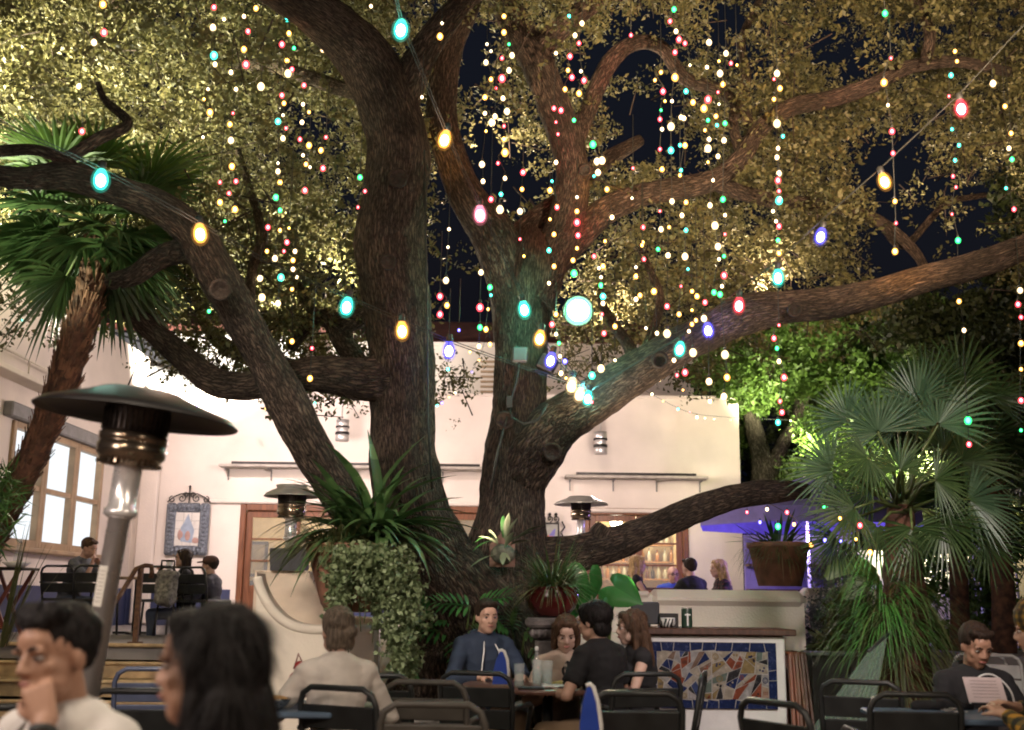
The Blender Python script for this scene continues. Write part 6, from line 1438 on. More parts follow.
t=thing('ceiling_lamp','round glowing ceiling lamp in the dining room behind the left french door','lamp',(xb(320),21.9,TZ+2.5)); m=MB(); m.lathe([(.002,-.07),(.2,-.05),(.25,0)],(xb(320),21.9,TZ+2.56),24); m.build('diffuser',emit('ceiling_glow',(1,.82,.55),14),t); m=MB(); m.lathe([(.26,0),(.26,.03)],(xb(320),21.9,TZ+2.56),24); m.build('mount',m_white,t)
t=thing('wall_picture','dim framed picture on the cream wall inside the left french door','picture',P(256,560,24.1)); a=P(249,575,24.1); b=P(267,543,24.1); m=MB(); m.box(((a.x+b.x)/2,24.12,(a.z+b.z)/2),(b.x-a.x,.04,b.z-a.z)); m.build('picture_panel',mat('dull_landscape_print',(.24,.20,.13),.5,var=.5,scale=3),t)
m=MB(); 
for sx_ in(a.x,b.x): m.box((sx_,24.1,(a.z+b.z)/2),(.06,.06,b.z-a.z+.06))
for sz_ in(a.z,b.z): m.box(((a.x+b.x)/2,24.1,sz_),(b.x-a.x-.06,.06,.06))
m.build('frame',m_iron,t)
# grey rucksack hung on the terrace chair
t=thing('rucksack','grey frayed rucksack hung on a terrace chair','bag',P(165,602,14.2)); c=P(166,590,14.15); m=MB(); m.box(c,(.28,.16,.40),bev=.06); m.box(c+Vector((0,-.10,-.09)),(.20,.08,.18),bev=.03); m.ell(c+Vector((.02,-.02,.19)),(.15,.10,.06)); remeshed(m,'bag_body',mat('grey_woven_cloth',(.20,.19,.17),.9,var=.5,scale=22,bump=1),t,.02,3,world=True,disp=lambda q:noise.noise(q*14)*.02); m=MB(); m.tube([c+Vector((-.08,0,.24)),c+Vector((-.1,.08,.36)),c+Vector((.06,.08,.36)),c+Vector((.08,0,.24))],.015,6); m.build('strap',m_iron,t)
# ================================================================== PEOPLE
rh=random.Random(31)
def skinmat(n,c): return mat(n,c,.5,var=.12,scale=9,bump=.12,bscale=90,c2=tuple(x*.86 for x in c))
SK={'tan':skinmat('tan_skin',(.46,.26,.175)),'fair':skinmat('fair_skin',(.56,.34,.25)),'pale':skinmat('pale_skin',(.60,.40,.31))}
m_eyew=mat('eye_white',(.42,.38,.36),.3,var=0); m_iris=mat('dark_iris',(.03,.02,.015),.2,var=0); m_lip=mat('lips_rose',(.36,.13,.11),.45,var=.1); 
def hairmat(n,c): return mat(n,c,.6,var=.45,scale=30,stretch=(3,3,.5),bump=.4,bscale=60,spec=.2)
HM={'black':hairmat('black_hair',(.012,.010,.010)),'brown':hairmat('brown_hair',(.075,.042,.025)),'greybrown':hairmat('grey_brown_hair',(.13,.10,.075)),'blonde':hairmat('blonde_hair',(.42,.28,.13)),'dark':hairmat('dark_brown_hair',(.03,.019,.013))}
def cloth(n,c,var=.12): return mat(n,c,.85,var=var,scale=7,bump=.35,bscale=14)
def flatcone(mb,p0,r0,p1,r1,seg=16):
    p0=Vector(p0); p1=Vector(p1); d=p1-p0; L=d.length; prof=[]
    for i in range(5): t=PI/2*i/4; prof.append((r0*math.sin(t),-r0*math.cos(t)))
    prof+=[(r1,L),(r1*.7,L),(.002,L-.004)]; mb.lathe(prof,p0,seg,0,d)
def elbow(sh,h,l1,l2,pole):
    sh=Vector(sh); h=Vector(h); d=h-sh; D=min(d.length,(l1+l2)*.995); d.normalize(); h=sh+d*D
    a=(l1*l1-l2*l2+D*D)/(2*D); q=math.sqrt(max(0,l1*l1-a*a)); p=Vector(pole); p=(p-d*p.dot(d)).normalized(); return sh+d*a+p*q,h
def hand(mb,wr,d,nrm,side,curl=.5,s=1.0):
    """palm, four fingers and thumb; d points along the hand, nrm out of the palm, side = +1 thumb towards d x nrm"""
    wr=Vector(wr); d=Vector(d).normalized(); n=Vector(nrm); n=(n-d*n.dot(d)).normalized(); s_=d.cross(n)*side
    P0=lambda a,b,c:wr+(d*a+s_*b+n*c)*s
    for b in(-.028,-.01,.010,.028): mb.cone(P0(.0,b*.6,0),.017*s,P0(.085,b,0),.0135*s,10)
    mb.cone(P0(.02,.02,.006),.018*s,P0(.05,.032,.01),.014*s,10)
    for b,L,r in((-.031,.062,.0078),(-.0105,.076,.0088),(.0105,.082,.0092),(.031,.074,.0088)):
        p=P0(.085,b,0); ang=0; dirv=d.copy(); rr_=r
        for k,f in enumerate((.46,.31,.25)):
            ang+=curl*(.75,1.0,.75)[k]; dirv=(d*math.cos(ang)+n*math.sin(ang)).normalized(); q=p+dirv*L*f*s+s_*(b*.12)*s; mb.cone(p,rr_*s,q,rr_*.92*s,8); p=q; rr_*=.92
    p=P0(.03,.036,.008); dv=(d*.65+s_*.65+n*(.25+curl*.3)).normalized(); q=p+dv*.034*s; mb.cone(p,.0125*s,q,.0105*s,8); dv2=(d*.95+s_*.1+n*(.2+curl*.35)).normalized(); mb.cone(q,.0105*s,q+dv2*.03*s,.0088*s,8)
def person(label,head_px,Y,fwd,floor=0.0,skin='fair',hair=('short','dark'),top=None,sleeve='short',bottom=None,lean=.08,hyaw=0,hpitch=.0,hroll=0,hands=((.2,.38,.78),(-.2,.38,.78)),female=False,handdir=None,curl=(.5,.5),vox=.010,sc=1.0,palm=None,strands=0,zfit=True,group=None,topname='shirt',holdpole=None):
    rz=math.atan2(-fwd[0],fwd[1]); w=.90 if female else 1.0
    t=thing('person',label,'person',(0,0,0),group=group)
    ny=lean*.60
    hip=Vector((0,0,.53)); waist=Vector((0,lean*.2-.01,.72)); chest=Vector((0,lean*.42,.91)); nb=Vector((0,ny,1.065)); hc=Vector((0,ny+.035+lean*.12,1.212))
    RH=Matrix.Rotation(hyaw,3,'Z')@Matrix.Rotation(-hpitch,3,'X')@Matrix.Rotation(hroll,3,'Y'); H=lambda x,y,z:hc+RH@Vector((x,y,z))
    sh=[Vector((sx*.172*w,ny-.01,1.005)) for sx in(1,-1)]
    arms=[]
    for i,sx in enumerate((1,-1)):
        pole=(sx*.7,-.35,-.7) if not holdpole else holdpole[i]
        e,h=elbow(sh[i],hands[i],.285,.255,pole); arms.append((sh[i],e,h))
    kn=[Vector((sx*.13,.43,.50)) for sx in(1,-1)]; an=[Vector((sx*.12,.40,.09)) for sx in(1,-1)]
    b=MB()
    def torso(mb,g):
        mb.ell(hip,(.160*w+g,.125+g,.13+g),20,12); mb.ell(hip.lerp(waist,.5),(.142*w+g,.112+g,.15+g),20,12); mb.ell(waist,(.138*w+g,.102+g,.15+g),20,12); mb.ell(chest,(.165*w+g,.118+g,.17+g),20,12)
        mb.ell(chest.lerp(nb,.55),(.15*w+g,.10+g,.11+g),20,12)
        for i in(0,1): mb.cone(nb+Vector((0,-.01,-.015)),.055+g,sh[i],.056*w+g,14); mb.cone(chest+Vector((sh[i].x*.5,0,.02)),.09*w+g,sh[i],.055*w+g,14)
        if female:
            for sx in(-.07,.07): mb.ell(chest+Vector((sx,.085,-.01)),(.06+g,.055+g,.06+g),14,10)
    torso(b,0)
    b.cone(nb-Vector((0,.01,.03)),.058*w,hc+RH@Vector((0,-.02,-.06)),.052*w,16)
    for i in(0,1):
        s0,e,h=arms[i]; b.cone(s0,.05*w,e,.038*w,14); b.cone(e,.040*w,h,.026*w,14)
        hd=handdir[i] if handdir and handdir[i] else (h-e).normalized(); pn=palm[i] if palm and palm[i] else (Vector((0,0,-1)) if abs(Vector(hd).normalized().z)<.8 else Vector((0,-1,0)))
        hand(b,h,hd,pn,-1 if i==0 else 1,curl[i],.98 if not female else .9)
        b.cone(hip+Vector(((.085,-.085)[i],0,-.02)),.095*w,kn[i],.062,14); b.cone(kn[i],.058,an[i],.04,14); b.cone(an[i],.042,an[i]+Vector((0,.15,-.05)),.034,12)
    # head
    fs=.96 if female else 1.0
    E=lambda c,r,sg=14:b.ell(H(*c),tuple(q*fs for q in r),sg,10,R=RH)
    b.ell(H(0,-.014,.035),(.077*fs,.098*fs,.088*fs),22,14,R=RH)
    b.ell(H(0,.020,-.03),(.064*fs,.075*fs,.085*fs),20,14,R=RH)
    E((0,.052,-.086),(.036,.036,.032)); E((.038,.03,-.06),(.026,.04,.035)); E((-.038,.03,-.06),(.026,.04,.035)); E((0,.066,.045),(.052,.028,.035))
    for sx in(-1,1): E((sx*.043,.058,-.020),(.022,.018,.022),10); E((sx*.033,.083,.022),(.028,.012,.008),10); E((sx*.077*fs,-.008,-.008),(.010,.020,.031),10); E((sx*.014,.098,-.028),(.010,.011,.009),8)
    b.cone(H(0,.085,.018),.009*fs,H(0,.106,-.022),.0125*fs,10); E((0,.105,-.026),(.012,.012,.010),10); E((0,.088,-.052),(.024,.012,.008),10); E((0,.087,-.064),(.021,.012,.008),10)
    body=remeshed(b,'body',SK[skin],t,vox,3)
    # features
    for sx in(-1,1):
        m=MB(); m.ell(H(sx*.032*fs,.0775,.004),(.0135,.0130,.0062),12,8,R=RH); ey=m.build('eye',m_eyew,t,world=False); m=MB(); m.ell(H(sx*.032*fs,.0875,.004),(.0085,.0042,.0058),10,6,R=RH); m.build('iris',m_iris,ey,world=False)
        m=MB(); m.tube([H(sx*.014,.095,.024),H(sx*.032,.094,.031),H(sx*.052,.080,.025)],[.0035,.0045,.002],6,flat=1); m.build('eyebrow',HM[hair[1]],t,world=False)
    m=MB(); m.tube([H(-.024,.090,-.058),H(-.010,.0985,-.0555),H(0,.0995,-.057),H(.010,.0985,-.0555),H(.024,.090,-.058)],[.002,.0055,.006,.0055,.002],8); m.build('lips',m_lip,t,world=False)
    # hair
    st,hcx=hair; hm=MB(); long_=st in('long','longback','wave')
    if st!='bald':
        hm.ell(H(0,-.026,.050),(.087,.104,.088),22,14,R=RH); hm.ell(H(0,-.066,-.02),(.074,.050,.07),18,12,R=RH) if st not in('short','shortb') else hm.ell(H(0,-.062,.005),(.07,.046,.055),18,12,R=RH)
        for sx in(-1,1): hm.ell(H(sx*.066,-.026,.032),(.022,.05,.045),12,8,R=RH)
        if st in('short','shortb'): 
            for k in range(7): hm.ell(H(-.05+k*.0167,.062-abs(k-3)*.006,.098),(.022,.03,.022),10,8,R=RH)
            if st=='shortb':
                for k in range(9): hm.ell(H(-.056+k*.014,.05-abs(k-4)*.004,.112+.008*(k%2)),(.022,.032,.022),10,8,R=RH)
        if st=='thick': hm.ell(H(0,-.03,.045),(.10,.118,.098),22,14,R=RH); hm.ell(H(0,-.07,-.045),(.085,.05,.06),16,10,R=RH); hm.ell(H(0,.05,.085),(.07,.04,.04),14,10,R=RH)
        if st=='nape':
            for k in range(5): hm.ell(H(-.056+k*.028,-.075+.006*abs(k-2),-.055-.008*(k%2)),(.024,.028,.04),10,8,R=RH)
            for k in range(9): hm.ell(H(rh.uniform(-.06,.06),-.09+rh.uniform(-.02,.03),rh.uniform(-.02,.10)),(.03,.03,.03),10,8,R=RH)
        if st=='bob' or long_:
            for sx in(-1,1):
                hm.cone(H(sx*.074,-.005,.05),.030,H(sx*.082,-.015,-.10),.026,12); 
                if st!='wave': hm.cone(H(sx*.06,.052,.085),.026,H(sx*.08,.03,.0),.016,12)
            for k in range(5): x=-.06+.03*k; hm.cone(H(x,-.07,.02),.045,H(x*1.1,-.075,-.11),.036,12)
            hm.ell(H(0,.045,.10),(.06,.04,.025),14,8,R=RH)
        if long_:
            dn=.24 if st=='long' else .22
            for k in range(7):
                x=-.09+.03*k; p0=H(x*.9,-.075,-.06); p1=Vector((x*1.25+hc.x,hc.y-.11,hc.z-.10-dn*(.8+.05*(k%3)))); hm.cone(p0,.045,p0.lerp(p1,.6)+Vector((0,-.01,0)),.04,12); hm.cone(p0.lerp(p1,.6)+Vector((0,-.01,0)),.04,p1,.018,12)
            for sx in(-1,1): p0=H(sx*.082,-.01,-.06); p1=Vector((hc.x+sx*.115,hc.y-.01,hc.z-.12-dn*.8)); hm.cone(p0,.03,p1,.016,12)
        if st=='bun': hm.ell(H(0,-.105,.03),(.042,.04,.042),14,10,R=RH)
        ho=remeshed(hm,'hair',HM[hcx],t,max(.008,vox*.9),2,disp=lambda c:noise.noise(Vector((c.x*60,c.y*60,c.z*14)))*.006)
        if strands:
            vs=ho.data.vertices; N=len(vs); sv=[]
            for k in range(strands):
                v=vs[rh.randrange(N)]; n=v.normal; dn_=Vector((rh.gauss(0,.12),rh.gauss(0,.12),-1)); tg=(dn_-n*dn_.dot(n)); 
                if tg.length<.05: continue
                tg.normalize(); L=rh.uniform(.05,.12) if long_ else rh.uniform(.018,.04); sd=tg.cross(n)*(.0010 if strands>2000 else .0016)
                if st in('short','shortb') and (RH.inverted()@(v.co-hc)).z<.02: continue
                if (v.co-H(0,.10,-.02)).length<(.118 if st=='wave' else .085): continue
                a=v.co-n*.003; c1=a+tg*L*.5+n*rh.uniform(.001,.005); c2=a+tg*L+n*rh.uniform(-.006,.003)
                sv+= [a-sd,a+sd,c1+sd,c1-sd, c1-sd,c1+sd,c2+sd*.3,c2-sd*.3]
            if sv: np_mesh('hair_strands',np.array([q[:] for q in sv]),None,HM[hcx],None); o=bpy.data.objects['hair_strands'] if 'hair_strands' in bpy.data.objects else None
            for o in [o for o in COL.objects if o.name.startswith('hair_strands') and o.parent is None]: o.parent=ho; ALLKIDS.setdefault(ho.name,[]).append(o)
    # clothes
    if top:
        c=MB(); torso(c,.014)
        for i in(0,1):
            s0,e,h=arms[i]
            if sleeve=='long': c.cone(s0,.064*w,e,.054*w,14); flatcone(c,e,.053*w,e.lerp(h,.93),.038*w)
            elif sleeve=='short': flatcone(c,s0,.066*w,s0.lerp(e,.72),.061*w)
        remeshed(c,topname,top,t,max(.009,vox),3,disp=lambda q:noise.noise(q*7)*.007+(.4-abs(noise.noise(Vector((q.x*9,q.y*9,q.z*17)))))*.010+noise.noise(q*26)*.002)
    c=MB(); g=.012
    c.ell(hip-Vector((0,0,.02)),(.172*w,.135,.125),20,12)
    for i in(0,1): c.cone(hip+Vector(((.085,-.085)[i],0,-.02)),.105*w,kn[i],.074,14); c.cone(kn[i],.072,an[i]+Vector((0,0,.05)),.055,14)
    remeshed(c,'trousers',bottom or cloth_jeans,t,.013,3,disp=lambda q:noise.noise(q*12)*.004)
    c=MB()
    for i in(0,1):
        m=MB(); m.cone(an[i]-Vector((0,.03,.035)),.046,an[i]+Vector((0,.16,-.05)),.040,12); m.build('shoe',shoe_m,t,world=False)
    hp=P(head_px[0],head_px[1],Y); r=Matrix.Rotation(rz,3,'Z')@(hc*sc); zf=hp.z-r.z
    if not zfit: zf=floor
    print('PERSON',label[:40],'floor offset %.3f'%(zf-floor))
    t.location=(hp.x-r.x,hp.y-r.y,zf); t.rotation_euler=(0,0,rz); t.scale=(sc,sc,sc)
    t['_h']=0; del t['_h']
    return t,H,arms,hc,RH,sh,nb,chest
cloth_jeans=cloth('blue_denim',(.06,.08,.13)); shoe_m=mat('dark_shoe_leather',(.03,.025,.022),.5)
c_polo=cloth('off_white_polo_knit',(.62,.59,.56)); c_cream=cloth('cream_jersey',(.70,.64,.58)); c_black=cloth('black_cotton',(.012,.012,.014)); c_navy=cloth('navy_sweatshirt',(.022,.035,.065)); c_grey=cloth('grey_cotton',(.11,.12,.14)); c_beige=cloth('beige_cardigan',(.42,.32,.25)); c_lilac=cloth('pale_lilac_top',(.50,.44,.46)); c_khaki=cloth('khaki_twill',(.30,.21,.13)); c_dkjack=cloth('black_puffer',(.016,.016,.02)); c_slate=cloth('slate_jacket',(.07,.07,.085))
def plaid(n,a,b2,sc_):
    m,nt,b=newmat(n); N=nt.nodes; L=nt.links; tc=N.new('ShaderNodeTexCoord'); ws=[]
    for ax in('X','Z'):
        w=N.new('ShaderNodeTexWave'); w.wave_type='BANDS'; w.bands_direction=ax; w.inputs['Scale'].default_value=sc_; L.new(tc.outputs['Object'],w.inputs[0]); r=N.new('ShaderNodeValToRGB'); r.color_ramp.elements[0].position=.45; r.color_ramp.elements[1].position=.58; r.color_ramp.elements[0].color=(*b2,1); r.color_ramp.elements[1].color=(*a,1); L.new(w.outputs[0],r.inputs[0]); ws.append(r)
    mx=N.new('ShaderNodeMixRGB'); mx.blend_type='MULTIPLY'; mx.inputs[0].default_value=.85; L.new(ws[0].outputs[0],mx.inputs[1]); L.new(ws[1].outputs[0],mx.inputs[2]); L.new(mx.outputs[0],b.inputs['Base Color']); b.inputs['Roughness'].default_value=.85; return m
c_plaid=plaid('mustard_plaid',(.62,.42,.10),(.09,.09,.06),5.5); c_dplaid=plaid('dark_plaid',(.25,.12,.12),(.02,.02,.03),7); c_stripe=plaid('striped_jersey',(.6,.55,.5),(.03,.03,.03),8)
# --- the man in the pale polo shirt, chin on his hand
pm=person('man in an off-white polo shirt resting his chin on his bent hand, lowest left',(56,656),2.95,(-.52,-.85),skin='tan',hair=('shortb','black'),top=c_polo,lean=.10,hyaw=.05,hpitch=.10,hroll=.06,
  hands=((.25,.36,.74),(-.085,.185,1.062)),handdir=(None,(.42,.05,.9)),palm=(None,(.65,-.75,.1)),curl=(.5,.95),vox=.0058,strands=1500,holdpole=((.7,-.3,-.7),(-.35,.35,-.9)),bottom=cloth_jeans)
t,H,arms,hc,RH,sh,nb,chest=pm
m=MB(); w_=arms[1][2]; e_=arms[1][1]; d_=(w_-e_).normalized(); m.lathe([(.031,0),(.034,.002),(.034,.018),(.031,.02)],w_-d_*.035,20,axis=d_,caps=False); m.build('wristband',m_sock,t,world=False)
m=MB()
for sx in(-1,1):
    a=nb+Vector((sx*.055,-.055,.055)); b_=nb+Vector((sx*.072,.03,.04)); c_=nb+Vector((sx*.018,.095,-.015)); d2=nb+Vector((sx*.085,.125,-.075)); e2=nb+Vector((sx*.125,.04,-.012)); f2=nb+Vector((sx*.10,-.065,.012))
    n=m.add([a,b_,c_,d2,e2,f2]); m.face((n,n+1,n+4,n+5)); m.face((n+1,n+2,n+3,n+4))
o=m.build('collar',c_polo,t,world=False); k=o.modifiers.new('s','SOLIDIFY'); k.thickness=.006; k=o.modifiers.new('b','SUBSURF'); k.levels=1; k.render_levels=2
# --- the dark-haired woman in profile
person('woman with long black hair in profile wearing a pale top, nearest the camera',(208,668),2.45,(-.97,.12),skin='tan',hair=('wave','black'),top=c_lilac,sleeve='none',lean=.08,hpitch=.02,female=True,vox=.0062,strands=6500,hands=((.2,.34,.76),(-.22,.36,.76)))
# --- white-shirted woman from behind
person('woman seen from behind in a cream long-sleeved top with a grey brown bob',(337,632),6.2,(-.30,.95),hair=('nape','greybrown'),top=c_cream,sleeve='long',lean=.14,hyaw=.15,hpitch=.12,female=True,vox=.008,strands=1200,hands=((.18,.36,.80),(-.22,.36,.80)),bottom=c_cream)
# --- round table
q=person('man in a navy hooded sweatshirt with white drawstrings at the left of the round table',(487,617),8.5,(.42,-.9),hair=('short','dark'),top=c_navy,sleeve='long',lean=.08,hyaw=-.1,hpitch=.08,vox=.009,hands=((.16,.36,.80),(-.16,.36,.80)),topname='sweatshirt',bottom=c_khaki)
t,H,arms,hc,RH,sh,nb,chest=q
m=MB(); m.tube([nb+Vector((.085*math.cos(a),-.015+.075*math.sin(a),.01+.025*math.sin(-a))) for a in [2*PI*k/20 for k in range(20)]],.026,8,closed=True); m.build('hood',c_navy,t,world=False)
for sx in(-1,1): m=MB(); m.tube([nb+Vector((sx*.035,.08,-.02)),chest+Vector((sx*.06,.15,.06)),chest+Vector((sx*.075,.142,-.10)),chest+Vector((sx*.075,.135,-.19))],.0055,6); m.build('drawstring',m_white,t,world=False)
q=person('brown-haired woman in a beige cardigan over a striped top looking down at the round table',(566,634),8.2,(.22,-.97),hair=('bob','brown'),top=c_beige,sleeve='long',lean=.12,hpitch=.35,hyaw=-.2,female=True,vox=.009,strands=500,skin='pale',hands=((.12,.34,.80),(-.14,.34,.80)),topname='cardigan')
t,H,arms,hc,RH,sh,nb,chest=q
m=MB(); m.ell(chest+Vector((0,.07,-.01)),(.062,.085,.16),18,12); m.ell(chest+Vector((0,.045,.12)),(.05,.06,.05),14,10); m.build('striped_top',c_stripe,t,world=False)
person('boy in a black T-shirt with thick black hair seen from behind at the round table',(593,622),7.55,(-.75,.66),skin='fair',hair=('thick','black'),top=c_black,lean=.12,hyaw=.1,hpitch=.1,vox=.008,strands=1300,hands=((.20,.34,.77),(-.2,.30,.77)),bottom=c_khaki,sc=1.0)
person('girl with long brown hair and a black top at the round table',(631,628),8.1,(-.96,-.12),hair=('long','brown'),top=c_black,sleeve='none',lean=.06,hpitch=.08,female=True,vox=.008,strands=1200,skin='pale',hands=((.16,.36,.79),(-.16,.36,.79)),sc=.97)
# --- terrace, left
person('man in a grey T-shirt leaning over his food on the terrace below the lit windows',(89,548),14.9,(.93,-.25),floor=TZ,hair=('short','brown'),top=c_grey,lean=.30,hpitch=.35,vox=.012,hands=((.05,.36,1.02),(-.06,.38,1.0)))
person('dark-haired diner in a black jacket raising a pale cup under the framed tiles',(183,559),15.1,(-.85,-.25),floor=TZ,hair=('bob','dark'),top=c_dkjack,sleeve='long',lean=.06,vox=.012,hands=((.08,.34,1.06),(-.14,.36,.82)),female=True,topname='jacket')
q=person('diner in a brown cap and slate jacket beside the framed tiles',(209.5,566),15.2,(-.95,.1),floor=TZ,hair=('short','dark'),top=c_slate,sleeve='long',lean=.04,vox=.012,topname='jacket')
t,H,arms,hc,RH,sh,nb,chest=q
m=MB(); m.ell(H(0,-.012,.068),(.094,.112,.075),18,12,R=RH); m.prism([H(-.07,.07,.06),H(.07,.07,.06),H(.055,.155,.048),H(0,.175,.045),H(-.055,.155,.048)],.012,axis=RH@Vector((0,0,1))); m.build('cap',cloth('brown_cap_felt',(.10,.05,.035)),t,world=False)
# --- terrace, right
person('long-haired blonde woman facing right among the bar guests, farthest left behind the parapet',(638,565),15.6,(.75,.1),floor=TZ,hair=('long','blonde'),top=c_black,sleeve='none',vox=.012,female=True,strands=500)
q=person('bald man in glasses and a blue shirt facing us behind the parapet',(673,575),16.6,(.15,-1),floor=TZ,hair=('bald','dark'),top=cloth('bright_blue_shirt',(.03,.07,.35)),vox=.012,skin='tan')
t,H,arms,hc,RH,sh,nb,chest=q
m=MB()
for sx in(-1,1): m.tube([H(sx*.032+.021*math.cos(a),.099,.004+.016*math.sin(a)) for a in [2*PI*k/14 for k in range(14)]],.003,6,closed=True); m.tube([H(sx*.053,.097,.008),H(sx*.078,.04,.008),H(sx*.082,-.01,.006)],.003,6)
m.tube([H(-.011,.102,.006),H(.011,.102,.006)],.003,6); m.build('glasses',m_sock,t,world=False)
person('dark-haired man in a black shirt seen from behind at the parapet',(689,568),15.1,(-.55,.8),floor=TZ,hair=('short','dark'),top=c_black,sleeve='long',vox=.012,strands=300)
person('blonde woman in a dark plaid shirt facing left, nearest the terracotta tub',(718,569),15.3,(-.97,-.1),floor=TZ,hair=('long','blonde'),top=c_dplaid,sleeve='long',vox=.012,female=True,strands=500)
# --- right table
q=person('smiling man in a black hooded sweatshirt reading a pale menu at the blue table',(976,646),6.75,(.12,-1),hair=('short','dark'),top=c_black,sleeve='long',lean=.12,hpitch=.40,vox=.008,skin='tan',strands=500,hands=((.13,.36,.83),(-.13,.36,.83)),topname='sweatshirt')
t,H,arms,hc,RH,sh,nb,chest=q
m=MB(); m.tube([nb+Vector((.085*math.cos(a),-.02+.075*math.sin(a),.01+.025*math.sin(-a))) for a in [2*PI*k/20 for k in range(20)]],.028,8,closed=True); m.build('hood',c_black,t,world=False)
m=MB(); m.tube([Vector(q_) for q_ in [tuple(x) for x in catmull([tuple(nb+Vector((-.17,.13,-.24))),tuple(nb+Vector((-.13,.16,-.10))),tuple(nb+Vector((-.05,.14,-.015))),tuple(nb+Vector((.04,.14,-.02))),tuple(nb+Vector((.10,.16,-.10))),tuple(nb+Vector((.125,.155,-.2)))],6)]],.006,6); m.build('white_cord',m_white,t,world=False)
person('diner in a mustard plaid shirt and patterned knit hat cut off by the right edge',(1038,630),5.5,(-.88,.45),hair=('short','brown'),top=c_plaid,sleeve='long',lean=.10,hpitch=.15,vox=.008,hands=((.18,.24,.84),(-.05,.28,.82)),topname='plaid_shirt')
t=[o for o in COL.objects if o.get('label','').startswith('diner in a mustard')][0]
hb_=[o for o in t.children if o.name.startswith('hair')][0]
c=MB(); 
hc2=Vector((0,.10*.6+.035+.012,1.212)); RH2=Matrix.Rotation(-.15,3,'X'); c.ell(hc2+RH2@Vector((0,-.025,.055)),(.105,.122,.115),24,16,R=RH2); c.lathe([(.094,0),(.102,.004),(.102,.038),(.094,.042)],hc2+RH2@Vector((0,-.025,.03)),24,axis=RH2@Vector((0,0,1))); c.build('knit_hat',plaid('mustard_lattice_knit',(.50,.36,.10),(.10,.08,.04),9),t,world=False)
# what they hold
def card(label,px,py,Y,wd,ht,mt,tilt,rz=0,name='menu'):
    c=P(px,py,Y); t=thing(name,label,name,c); m=MB(); R_=Matrix.Rotation(rz,3,'Z')@Matrix.Rotation(tilt,3,'X'); m.box(c,(wd,.004,ht),mat=R_); m.build('sheet',mt,t)
    m=MB()
    for k in range(6): m.box(c+R_@Vector((0,-.0035,ht*(.35-.13*k))),(wd*.7,.001,.004),mat=R_)
    m.build('faint_lines',mat('faint_pink_print',(.45,.36,.36),.7,var=.05),t); return t
card('pale pink menu sheet held over the blue table by the hooded diner',985,690,6.35,.20,.17,mat('pale_pink_paper',(.66,.55,.55),.7,var=.04),-.75,-.15)
t=thing('paper_cup','pale paper cup raised by the dark-haired terrace diner','cup',P(168,566,14.9)); m=MB(); c=P(169,571,14.9); m.lathe([(.035,0),(.045,.12),(.04,.12),(.033,.01)],c,14); m.build('cup_body',m_white,t); m=MB(); m.lathe([(.047,.118),(.047,.13),(.02,.14)],c,14); m.build('lid',m_stucco2,t)
t=thing('keys','small heap of keys and cutlery lying on the blue table','keys',(XAT(955,6.2,.74),6.2,.742)); x=t.location.x
for k in range(6):
    m=MB(); a=rh.uniform(0,6.28); m.bar((x,6.2+.01*k,.746+.002*k),(x+math.cos(a)*.07,6.2+math.sin(a)*.05,.748+.002*k),.012,.004); m.build('key',m_steel,t)
m=MB(); m.lathe([(.017,0),(.022,0),(.022,.004),(.017,.004)],(x,6.22,.76),16); m.build('ring',m_steel,t)
t=thing('folded_jacket','dark folded jacket lying along the far edge of the blue table','jacket',(XAT(945,6.38,.74),6.38,.742)); x=t.location.x
m=MB(); m.cone((x-.16,6.38,.76),.028,(x+.06,6.39,.765),.034); m.cone((x-.05,6.36,.765),.03,(x+.15,6.40,.755),.022); remeshed(m,'jacket_cloth',c_black,t,.01,3,world=True,disp=lambda q:noise.noise(q*20)*.008)
# ================================================================== LIGHT: lamps of the place and added fill lamps
WARM=(1,.70,.40); PEACH=(1,.83,.70)
# two shielded floods on the left wing and in the oak wash the white walls
spot('wall_flood',(-5.9,15.2,5.3),(-1.0,20,3.2),1300,(1,.80,.78),120,.8,.10)
spot('wall_flood',(.2,11.2,5.2),(1.8,20,3.0),820,(1,.80,.68),100,.8,.12)
spot('wing_flood',(-2.6,12.0,5.6),(-6.7,16.5,4.2),430,(1,.80,.68),95,.8,.12)
spot('gable_flood',(-5.5,18.6,5.25),(-6.0,22.5,7.0),2600,(1,.93,.82),120,.6,.1)
# canopy uplights set behind the limbs, all aimed up into the leaves
def upl(px,py,Y,power,col,to=(0,.6,3),ang=140): c=P(px,py,Y); spot('canopy_uplight',c,c+Vector(to),power,col,ang,.8,.1)
GOLD=(1,.90,.58); RUST=(1,.74,.52)
upl(235,350,11.6,1700,GOLD); upl(70,330,11.6,1700,GOLD); upl(335,290,11.2,420,(1,.86,.56))
upl(610,330,11.9,450,RUST); upl(765,290,11.9,480,RUST); upl(970,235,12.6,420,RUST); upl(480,190,11.2,500,RUST)
spot('canopy_fill',(-6.3,9.5,4.6),(-2.6,11.6,8.2),12500,GOLD,90,.8,.15)  # added spots that spread even light through the crown
spot('canopy_fill',(2.6,3.6,3.7),(2.6,12,7.8),5600,(1,.68,.43),62,.8,.15)
spot('canopy_fill',(.6,19.5,5.4),(.6,11.0,8.6),3200,(1,.76,.50),95,.8,.15)
spot('canopy_fill',(-4.6,19.4,5.3),(-3.2,11.0,8.6),3600,(1,.92,.62),95,.8,.15)
spot('palm_fill',(-5.4,7.2,3.3),P(85,200,8.7),1000,(.95,1,.7),50,.8,.1)  # added spot that brightens the left palm crown
spot('palm_backlight',(-5.6,10.4,4.6),P(90,190,8.7),1100,(1,.95,.65),50,.8,.1)
